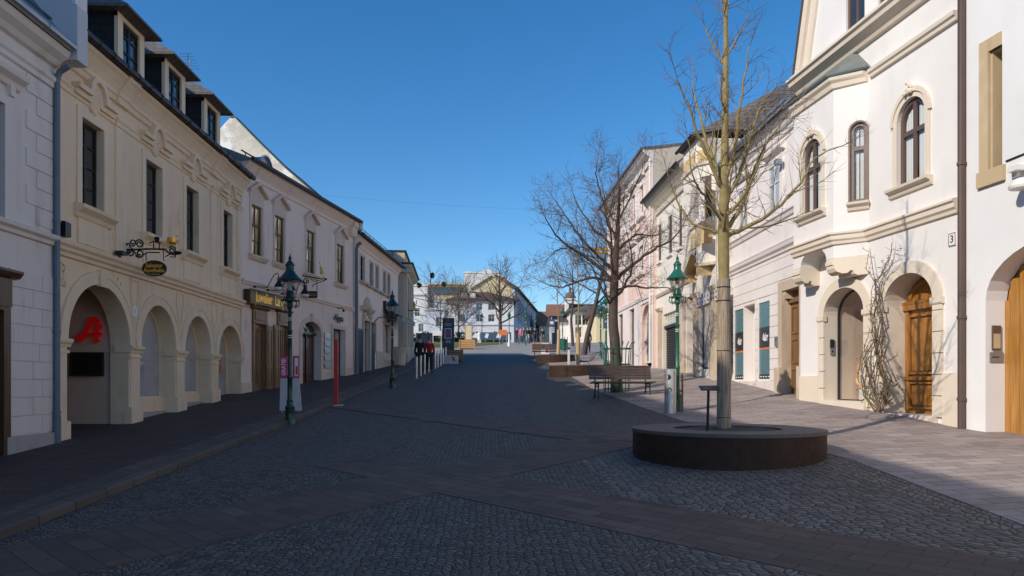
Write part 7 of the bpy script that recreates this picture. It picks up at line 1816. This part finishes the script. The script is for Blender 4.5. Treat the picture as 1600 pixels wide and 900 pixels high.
person(919, 55, 3.1, 'walk', 'man in a dark brown jacket walking down the lit pavement', (.04, .026, .024), (.06, .05, .06), (.3, .25, .2), scale=1.02)

# ------------------------------------------------------------------ far square, background
def lawn():
    sheet('lawn', M['lawn'], lambda y: lerp(-22, -16, (y - 66) / 20), lambda y: pl([(66, -3.4), (70, -1.6), (76, 1.2), (84, 1.4), (86, -.6)], y), 66, 86, .05, 2, 8)
lawn()
def hedge(label, x0, x1, y, h, seed):
    o = MB(); rg = random.Random(seed); n = int((x1 - x0) * 130)
    for i in range(n):
        c = Vector((rg.uniform(x0, x1), y + rg.gauss(0, .35), 0)); c.z = gz(c.x, y) + rg.random() ** .8 * h * (1 + .15 * math.sin(c.x * 3)); u = Vector((rg.gauss(0, 1), rg.gauss(0, 1), rg.gauss(0, 1))).normalized() * .16; v = u.orthogonal().normalized() * .09
        o.add([c - u, c + v, c + u, c - v], [(0, 1, 2, 3)])
    o.box(x0, x1, y - .2, y + .2, gz(x0, y) - .3, gz(x0, y) + h * .55)
    tag(o.build('clipped_hedge', M['hedge']), label, 'hedge')
hedge('dark clipped hedge along the lawn on the left of the square', at(634, 87)[0], at(797, 87)[0], 87, 1.25, 2)

def box_house(name, label, x0, x1, y0, y1, z0, z1, mat, wins=(), roof=None, rmat='tile_brown', rh=3, cat='building', front_w=(.9, 1.4), wm='glass', flat=True):
    o = thing(name, label, cat, ((x0 + x1) / 2, y0, z0 + 3)); f = Fac(x0, y0, 1, 0, True); f.n = (0, -1); L = x1 - x0
    holes = []; W = []
    for px, py in wins:
        x, _ = at(px, y0); z = zat(x, y0, py); s = x - x0
        if .3 < s - front_w[0] / 2 and s + front_w[0] / 2 < L - .2: W.append(('r', s - front_w[0] / 2, s + front_w[0] / 2, z - front_w[1] / 2, z + front_w[1] / 2))
    mb = MB(); f.wall(mb, rectp(0, L, z0, z1), [(outl(w), .2) for w in W]); f.shell(mb, 0, L, z0, z1, -.01, -(y1 - y0)); mb.build('wall', M[mat], o)
    for w in W: window(f, o, w, -.12, .08, [.5], [.6], M['white_paint'], M[wm])
    r = MB(); e = .5
    if roof == 'hip':
        A = [(x0 - e, y0 - e, z1), (x1 + e, y0 - e, z1), (x1 + e, y1 + e, z1), (x0 - e, y1 + e, z1)]; i = (y1 - y0) / 2 * .8
        r.loft([A, [(a, b, c + .25) for a, b, c in A], [(x0 + i, (y0 + y1) / 2 - .1, z1 + rh), (x1 - i, (y0 + y1) / 2 - .1, z1 + rh), (x1 - i, (y0 + y1) / 2 + .1, z1 + rh), (x0 + i, (y0 + y1) / 2 + .1, z1 + rh)]]); r.build('roof', M[rmat], o)
    elif roof == 'gable':
        r.loft([[(x0 - e, y0 - e, z1 + .02), (x0 - e, y1 + e, z1 + .02), (x0 - e, (y0 + y1) / 2, z1 + rh)], [(x1 + e, y0 - e, z1 + .02), (x1 + e, y1 + e, z1 + .02), (x1 + e, (y0 + y1) / 2, z1 + rh)]]); r.build('roof', M[rmat], o)
    else:
        r.box(x0 - .15, x1 + .15, y0 - .15, y1 + .15, z1 + .0, z1 + .35); r.build('parapet', M[mat], o)
    return o, f
def XX(px, Y): return at(px, Y)[0]
def ZZ(px, py, Y): return zat(at(px, Y)[0], Y, py)
GB = 2.0
Y = 120; o, f = box_house('white_block', 'plain white block with few small windows at the left of the square', XX(630, Y), XX(668, Y), Y, Y + 14, GB, ZZ(650, 447, Y), 'far_white', ((637, 478), (652, 488), (640, 508), (658, 512)))
c = MB(); f.extr(c, [(0, ZZ(650, 462, Y)), (.25, ZZ(650, 462, Y) + .1), (.25, ZZ(650, 462, Y) + .4), (0, ZZ(650, 462, Y) + .5)], 0, f.s(668) if False else XX(668, Y) - XX(630, Y)); c.build('cornice', M['far_white'], o)
Y = 104; box_house('low_annex', 'low pale annex with blue grey shaded front before the white block', XX(664, Y), XX(694, Y), Y, Y + 8, GB, ZZ(680, 485, Y), 'far_shade_tint', ((672, 505), (686, 503)))
Y = 150; o, f = box_house('modern_block', 'modern block with ochre bands and a strip of glass behind bare trees', XX(655, Y), XX(727, Y), Y, Y + 18, GB, ZZ(690, 446, Y), 'far_cream'); L = XX(727, Y) - XX(655, Y)
x = MB(); f.box(x, .4, L - .4, ZZ(690, 461, Y), ZZ(690, 449, Y), 0, .12); x.build('glass_band', M['glass'], o); x = MB(); f.box(x, 3, L - .4, ZZ(690, 482, Y), ZZ(690, 467, Y), 0, .12); x.build('lower_glass', M['glass_shop'], o); x = MB(); f.box(x, -.6, L + .6, ZZ(690, 450, Y) + .6, ZZ(690, 444, Y), -1, 1.2); x.build('flat_roof', M['far_cream'], o)
Y = 165; o, f = box_house('white_tower_block', 'tall windowless white block rising behind the brown roof', XX(725, Y), XX(783, Y), Y, Y + 20, GB, ZZ(740, 427, Y), 'far_white'); x = MB(); x.box(XX(754, Y), XX(770, Y), Y - .1, Y + 10, ZZ(740, 427, Y) - .2, ZZ(760, 421, Y)); x.build('stair_head', M['far_white'], o)
Y = 140; z = ZZ(750, 452, Y); o = thing('gabled_house', 'house with pale ochre gable between the brown roof and white block', 'house', (XX(765, Y), Y, 5)); x = MB(); g = [(XX(735, Y), z - 6), (XX(800, Y), z - 6), (XX(800, Y), z), (XX(768, Y), ZZ(768, 431, Y)), (XX(735, Y), z)]
x.loft([[(a, Y, b) for a, b in g], [(a, Y + 14, b) for a, b in g]]); x.build('wall', M['far_cream'], o); x = MB()
for s in (0, 1):
    a, b = ((g[4], g[3]), (g[3], g[2]))[s]; x.box8([(a[0], Y - .4, a[1] + .02), (b[0], Y - .4, b[1] + .02), (b[0], Y + 14, b[1] + .02), (a[0], Y + 14, a[1] + .02), (a[0], Y - .4, a[1] + .2), (b[0], Y - .4, b[1] + .2), (b[0], Y + 14, b[1] + .2), (a[0], Y + 14, a[1] + .2)])
x.build('roof', M['far_cream'], o); x = MB(); cx = XX(783, Y); x.box(cx - 1.2, cx + 1.2, Y + 4, Y + 6, z, ZZ(783, 428, Y)); x.build('chimney', M['brick_red'], o)
Y = 122; o, f = box_house('brown_roofed_house', 'white house with brown hipped roof and two white dormers facing the square', XX(701, Y), XX(803, Y), Y, Y + 11, GB, ZZ(750, 470, Y), 'far_white', ((749, 479), (749, 497), (768, 497), (722, 497), (768, 479)), 'hip', 'tile_brown', ZZ(750, 450, Y) - ZZ(750, 470, Y), front_w=(1.1, 1.25))
for px in (725, 738):
    xx, zz = XX(px, Y), ZZ(px, 463, Y); d = MB(); d.box(xx - .5, xx + .5, Y + .6, Y + 4.5, zz - .5, zz + .75); d = d.build('dormer', M['white'], o); x = MB(); x.box(xx - .32, xx + .32, Y + .55, Y + .59, zz - .25, zz + .6); x.build('dormer_window', M['curtain'], d); x = MB(); x.box(xx - .6, xx + .6, Y + .4, Y + 4.6, zz + .76, zz + .88); x.build('dormer_roof', M['tile_dark'], d)
x = MB(); f.box(x, 0, XX(803, Y) - XX(701, Y), ZZ(750, 508, Y), ZZ(750, 505, Y), 0, .2); x.build('string_course', M['far_white'], o)
# long row along the far street, running away to the right
def long_row():
    a = (XX(804, 156), 156.0); b = (XX(852, 245), 245.0); f = Fac(a[0], a[1], b[0] - a[0], b[1] - a[1], True); L = math.hypot(b[0] - a[0], b[1] - a[1]); zt = ZZ(812, 450, 156)
    o = thing('long_terrace', 'long white terrace tinted shade blue running away up the far street', 'building', (a[0], a[1], 5)); holes = []; W = []
    for i in range(14):
        for zz in (zt - 3.2, zt - 7.0, zt - 10.8): W.append(('r', 3 + i * 7.2, 4.6 + i * 7.2, zz, zz + 2.1))
    m = MB(); f.wall(m, rectp(0, L, GB, zt), [(outl(w), .25) for w in W]); f.shell(m, 0, L, GB, zt, -.01, -8); m.build('wall', M['far_shade_tint'], o)
    for w in W[:30]: window(f, o, w, -.12, .1, [.5], [.6], M['white_paint'], M['glass'])
    r = MB(); f.extr(r, [(.8, zt), (.8, zt + .2), (-4, zt + 3.0), (-8.6, zt)], -.4, L); r.build('roof', M['tile_dark'], o)
long_row()
Y = 190; box_house('red_roof_house', 'small far house with red brown roof at the street end', XX(843, Y), XX(862, Y), Y, Y + 9, GB, ZZ(850, 509, Y), 'far_cream', ((850, 515), (856, 516)), 'gable', 'brick_red', 4.2, 'house')
Y = 210; box_house('red_roof_house', 'far white house with red roof partly behind the young trees', XX(858, Y), XX(885, Y), Y, Y + 9, GB, ZZ(868, 497, Y), 'far_white', ((868, 508), (876, 508)), 'gable', 'brick_red', 4.5, 'house')
def church():
    Y = 130; x0, x1 = XX(884, Y), XX(899, Y); z1 = ZZ(890, 466, Y); o = thing('church_tower', 'far pinkish white church tower with dark dome above the young trees', 'church', ((x0 + x1) / 2, Y, 5)); m = MB(); m.box(x0, x1, Y, Y + 1.8, GB, z1); m.build('wall', M['pink_white'], o)
    c = ((x0 + x1) / 2, Y + .9, z1); x = MB(); w = (x1 - x0) * .62; x.lathe([(w, 0), (w * 1.05, .12), (w, .3), (w * .8, .7), (w * .45, 1.1), (w * .2, 1.3), (w * .2, 1.7), (w * .25, 1.8), (.08, 2.1), (.03, 2.9)], c, 8); x.build('dome', M['tile_grey'], o)
    for z in (z1 - 1.4, z1 - 4.0):
        x = MB(); m_ = (x0 + x1) / 2; x.box(m_ - .3, m_ + .3, Y - .04, Y - .002, z - .6, z + .5); x.build('sound_window', M['dark_in'], o)
    x = MB()
    for z in (z1 - .3, z1 - 2.6): x.box(x0 - .2, x1 + .2, Y - .2, Y + 1.9, z, z + .25)
    x.build('cornice', M['pink_white'], o)
church()
Y = 96; box_house('square_house', 'white two storey house with grey roof seen under the guarded tree', XX(893, Y), XX(948, Y), Y, Y + 10, GB, ZZ(920, 486, Y), 'pink_white', ((904, 500), (915, 500), (926, 500), (938, 500), (904, 519), (926, 519), (938, 519)), 'hip', 'tile_grey', 1.5, 'house', (.9, 1.4))
Y = 88; box_house('ochre_house', 'ochre low house at the corner beyond the pink house', XX(932, Y), XX(968, Y), Y, Y + 8, GB, ZZ(945, 490, Y), 'far_cream', ((940, 505), (948, 505)), 'gable', 'tile_brown', 1.2, 'house')
Y = 100; box_house('pale_house', 'low white house with wooden gate left of the leaning tree', XX(866, Y), XX(893, Y), Y, Y + 8, GB, ZZ(880, 503, Y), 'white', ((873, 514), (886, 514)), 'gable', 'tile_brown', 1.2, 'house')

def far_bits():
    # notice board, statue, signs, bins, wires
    q = put(732, 66.5); o = thing('notice_board', 'tall pale notice board standing behind the pale wooden planter', 'notice board', q); x0, y0, z0 = q; zt = ZZ(732, 509, 66.5)
    x = MB(); x.box(x0 - .35, x0 - .28, y0 - .05, y0 + .05, z0 - .1, zt + .1); x.box(x0 + .28, x0 + .35, y0 - .05, y0 + .05, z0 - .1, zt + .1); x.build('post', M['crate_wood'], o); x = MB(); x.box(x0 - .27, x0 + .27, y0 - .03, y0 + .03, z0 + .75, zt); x.build('board', M['far_cream'], o)
    q = put(749, 80); o = thing('stone_statue', 'pale stone statue on a plinth in front of the hedge', 'statue', q); o.scale = (.68,) * 3; x0, y0, z0 = q; x = MB(); x.box(x0 - .3, x0 + .3, y0 - .3, y0 + .3, z0 - .1, z0 + .5); x.build('plinth', M['stone_trim'], o)
    x = MB(); x.lathe([(.26, .5), (.3, .7), (.22, 1.2), (.26, 1.5), (.2, 1.7), (.08, 1.8), (.13, 1.93), (.1, 2.1), (.02, 2.15)], q, 10); x.tube([(x0 - .22, y0, z0 + 1.6), (x0 - .34, y0 - .1, z0 + 1.3), (x0 - .1, y0 - .2, z0 + 1.25)], .06, 6); x.build('figure', M['white'], o)
    q = put(795.5, 70); o = thing('sign_column', 'slender pale round advertising column by the square', 'column', q); x = MB(); x.lathe([(.16, -.1), (.15, .3), (.10, .5), (.09, 1.2), (.10, 1.25), (.02, 1.28)], q, 14); x.build('shaft', M['white_paint'], o); x = MB(); x.lathe([(.11, 1.25), (.13, 1.28), (.05, 1.4), (.04, 2.6), (.10, 2.65), (.17, 3.0), (.2, 3.02), (.06, 3.3), (.02, 3.4)], q, 12); x.build('cap', M['lamp_green_light'], o)
    q = put(786, 74); o = thing('orange_sign', 'orange board on thin posts left of the walking group', 'sign', q); x0, y0, z0 = q; x = MB(); x.box(x0 - .42, x0 + .42, y0 - .03, y0 + .03, z0 + 1.0, z0 + 1.55); x.build('board', M['orange_film'], o); x = MB()
    for s in (-.35, .35): x.tube([(x0 + s, y0 + .05, z0 - .1), (x0 + s, y0 + .05, z0 + 1.5)], .03, 5)
    x.build('post', M['steel'], o)
    q = put(766, 83); o = thing('blue_banner_fence', 'low fence hung with blue and white banners behind the lawn', 'fence', q); x0, y0, z0 = q; x = MB(); x.box(x0 - 2.6, x0 + 2.4, y0 - .02, y0 + .02, z0 + .3, z0 + 1.2); x.build('banner', M['zinc_blue'], o); x = MB()
    for s, w in ((-1.6, .5), (-.4, .25), (1.0, .35)): x.box8([(x0 + s - w, y0 - .03, z0 + .6), (x0 + s + w * .4, y0 - .03, z0 + .5), (x0 + s + w, y0 - .03, z0 + 1.0), (x0 + s - w * .3, y0 - .03, z0 + 1.1), (x0 + s - w, y0 - .022, z0 + .6), (x0 + s + w * .4, y0 - .022, z0 + .5), (x0 + s + w, y0 - .022, z0 + 1.0), (x0 + s - w * .3, y0 - .022, z0 + 1.1)])
    x.build('banner_print', M['white_print'], o); x = MB()
    for k in range(6): x.tube([(x0 - 2.6 + k, y0 + .05, z0 - .1), (x0 - 2.6 + k, y0 + .05, z0 + 1.25)], .03, 5)
    x.build('post', M['steel'], o)
    q = put(862, 62); o = thing('parking_sign', 'blue parking sign on a grey post near the farthest planter', 'sign', q); x0, y0, z0 = q; x = MB(); x.tube([(x0, y0, z0 - .1), (x0, y0, z0 + 2.75)], .03, 6); x.build('post', M['steel'], o); x = MB(); x.box(x0 - .26, x0 + .26, y0 - .06, y0 - .03, z0 + 2.0, z0 + 2.6); b = x.build('panel', M['zinc_blue'], o); x = MB(); x.box(x0 - .15, x0 + .15, y0 - .07, y0 - .06, z0 + 2.18, z0 + 2.42); x.build('symbol', M['white_print'], b); x = MB()
    for k in range(3): x.box(x0 - .24, x0 + .24, y0 - .055, y0 - .03, z0 + 1.45 + k * .17, z0 + 1.58 + k * .17)
    x.build('supplement_plate', M['grey_print'], o)
    q = put(867.5, 64); o = thing('navy_pylon', 'dark slate information pylon behind the parking sign', 'pylon', q); x0, y0, z0 = q; x = MB(); x.bbox(x0 - .38, x0 + .38, y0 - .1, y0 + .1, z0 - .1, z0 + 2.9, .02); b = x.build('body', M['navy'], o); x = MB(); x.box(x0 - .2, x0 + .2, y0 - .11, y0 - .101, z0 + 2.4, z0 + 2.55); x.build('writing', M['grey_print'], b)
    for i, (px, Y, t) in enumerate(((877, 58, 'green litter bin left of its pair by the parking sign'), (881.5, 57, 'green litter bin right of its pair by the parking sign'))):
        q = put(px, Y); o = thing('green_bin', t, 'litter bin', q, 'green litter bins'); x = MB(); x.lathe([(.16, .15), (.2, .2), (.23, .95), (.24, 1.0), (.2, 1.02), (.02, .98)], q, 12); x.build('body', M['lamp_green_light'], o); x = MB(); x.tube([(q[0] + .26, q[1], q[2] - .05), (q[0] + .26, q[1], q[2] + 1.2)], .03, 6); x.build('post', M['lamp_green'], o)
    q = put(852, 54); o = thing('advert_box', 'small white advert box with green and red print beside the orange planter', 'advert box', q); x0, y0, z0 = q; x = MB(); x.bbox(x0 - .28, x0 + .28, y0 - .2, y0 + .2, z0, z0 + .8, .02); b = x.build('box', M['white_print'], o); x = MB(); x.box(x0 - .27, x0 - .05, y0 - .206, y0 - .202, z0 + .45, z0 + .75); x.build('green_print', M['lamp_green_light'], b); x = MB(); x.box(x0 + .02, x0 + .2, y0 - .206, y0 - .202, z0 + .1, z0 + .35); x.build('red_print', M['red_post'], b)
    q = (PL2[0] - .55, PL2[1] - .4, PL2[2] - .05); o = thing('white_marker_post', 'short white marker post in the planter beyond the bench', 'post', q); x = MB(); x.bbox(q[0] - .05, q[0] + .05, q[1] - .05, q[1] + .05, q[2], q[2] + .75, .01); x.build('post', M['white_paint'], o); x = MB(); x.bbox(q[0] - .052, q[0] + .052, q[1] - .052, q[1] + .052, q[2] + .76, q[2] + .84, .01); x.build('cap', M['black'], o)
    q = put(683, 64); o = thing('white_board_sign', 'small white board on two thin white legs near the navy pylon', 'sign', q); x0, y0, z0 = q; x = MB(); x.box(x0 - .4, x0 + .4, y0 - .02, y0 + .02, z0 + 1.15, z0 + 1.6); x.build('board', M['white_paint'], o); x = MB()
    for s in (-.36, .36): x.tube([(x0 + s, y0, z0 - .1), (x0 + s, y0, z0 + 1.5)], .025, 5)
    x.build('leg', M['white_paint'], o)
    q = put(663, 70); o = thing('grey_van_box', 'dark blue grey kiosk box behind the two walkers', 'kiosk', q); x0, y0, z0 = q; x = MB(); x.bbox(x0 - .75, x0 + .75, y0 - .5, y0 + .5, z0 + .0, z0 + 1.15, .05); b = x.build('body', M['navy'], o); x = MB(); x.box(x0 - .8, x0 + .8, y0 - .55, y0 + .55, z0 + 1.15, z0 + 1.22); x.build('roof', M['gutter'], b)
    for i, (a, b_, Y) in enumerate((((633, 462), (733, 479), 92), ((633, 472), (700, 487), 96), ((633, 483), (668, 494), 84))):
        x = MB(); pts = [(XX(lerp(a[0], b_[0], t), Y), Y, ZZ(lerp(a[0], b_[0], t), lerp(a[1], b_[1], t) + 2 * math.sin(PI * t), Y)) for t in [k / 8 for k in range(9)]]; x.tube(pts, .04, 4)
        tag(x.build('overhead_wire', M['black']), ['highest black overhead wire before the white block', 'middle black overhead wire before the white block', 'lowest black overhead wire before the white block'][i], 'wire', 'overhead wires')
    p0 = F3.P(F3.s(415), F3.z(F3.s(415), 296), .0); p1 = FD.P(29, 7.0, 0)
    x = MB(); x.tube([(lerp(p0[0], p1[0], t), lerp(p0[1], p1[1], t), lerp(p0[2], p1[2], t) - .25 * math.sin(PI * t)) for t in [k / 12 for k in range(13)]], .002, 4); o = x.build('span_cable', M['zinc']); tag(o, 'thin pale cable spanning the street between the facades', 'cable')
far_bits()

# ------------------------------------------------------------------ daylight and camera
W = bpy.data.worlds.new('World'); SC.world = W; W.use_nodes = True; nt = W.node_tree; bg = nt.nodes['Background']
sky = nt.nodes.new('ShaderNodeTexSky'); sky.sky_type = 'NISHITA'; sky.sun_disc = False
SUN_EL, SUN_AZ = rad(31), math.atan2(-.82, -.57)
sky.sun_elevation = SUN_EL; sky.sun_rotation = SUN_AZ % (2 * PI); sky.altitude = 200; sky.air_density = 1.0; sky.dust_density = .35; sky.ozone_density = 3.4
hs = nt.nodes.new('ShaderNodeHueSaturation'); hs.inputs['Saturation'].default_value = 1.3; hs.inputs['Value'].default_value = .95; nt.links.new(sky.outputs[0], hs.inputs['Color'])
nt.links.new(hs.outputs[0], bg.inputs[0]); bg.inputs[1].default_value = .15
sl = bpy.data.lights.new('sun', 'SUN'); sl.energy = 3.6; sl.angle = rad(.53); sl.color = (1, .905, .765); so = bpy.data.objects.new('sun', sl); COL.objects.link(so)
tv = Vector((math.sin(SUN_AZ) * math.cos(SUN_EL), math.cos(SUN_AZ) * math.cos(SUN_EL), math.sin(SUN_EL))); so.rotation_euler = tv.to_track_quat('Z', 'Y').to_euler(); so.location = tv * 60
cam = bpy.data.cameras.new('camera'); cam.sensor_width = 36; cam.lens = FPX / 1600 * 36; cam.shift_y = 150 / 1600; cam.clip_start = .1; cam.clip_end = 4000
co = bpy.data.objects.new('camera', cam); COL.objects.link(co); co.location = (0, 0, 0); co.rotation_euler = (PI / 2, 0, -TH); SC.camera = co
vs_ = SC.view_settings; vs_.view_transform = 'Standard'; vs_.look = 'None'; vs_.gamma = 1; vs_.exposure = .16
SC.cycles.max_bounces = 6; SC.cycles.transparent_max_bounces = 8; SC.cycles.use_denoising = True; SC.cycles.caustics_reflective = False
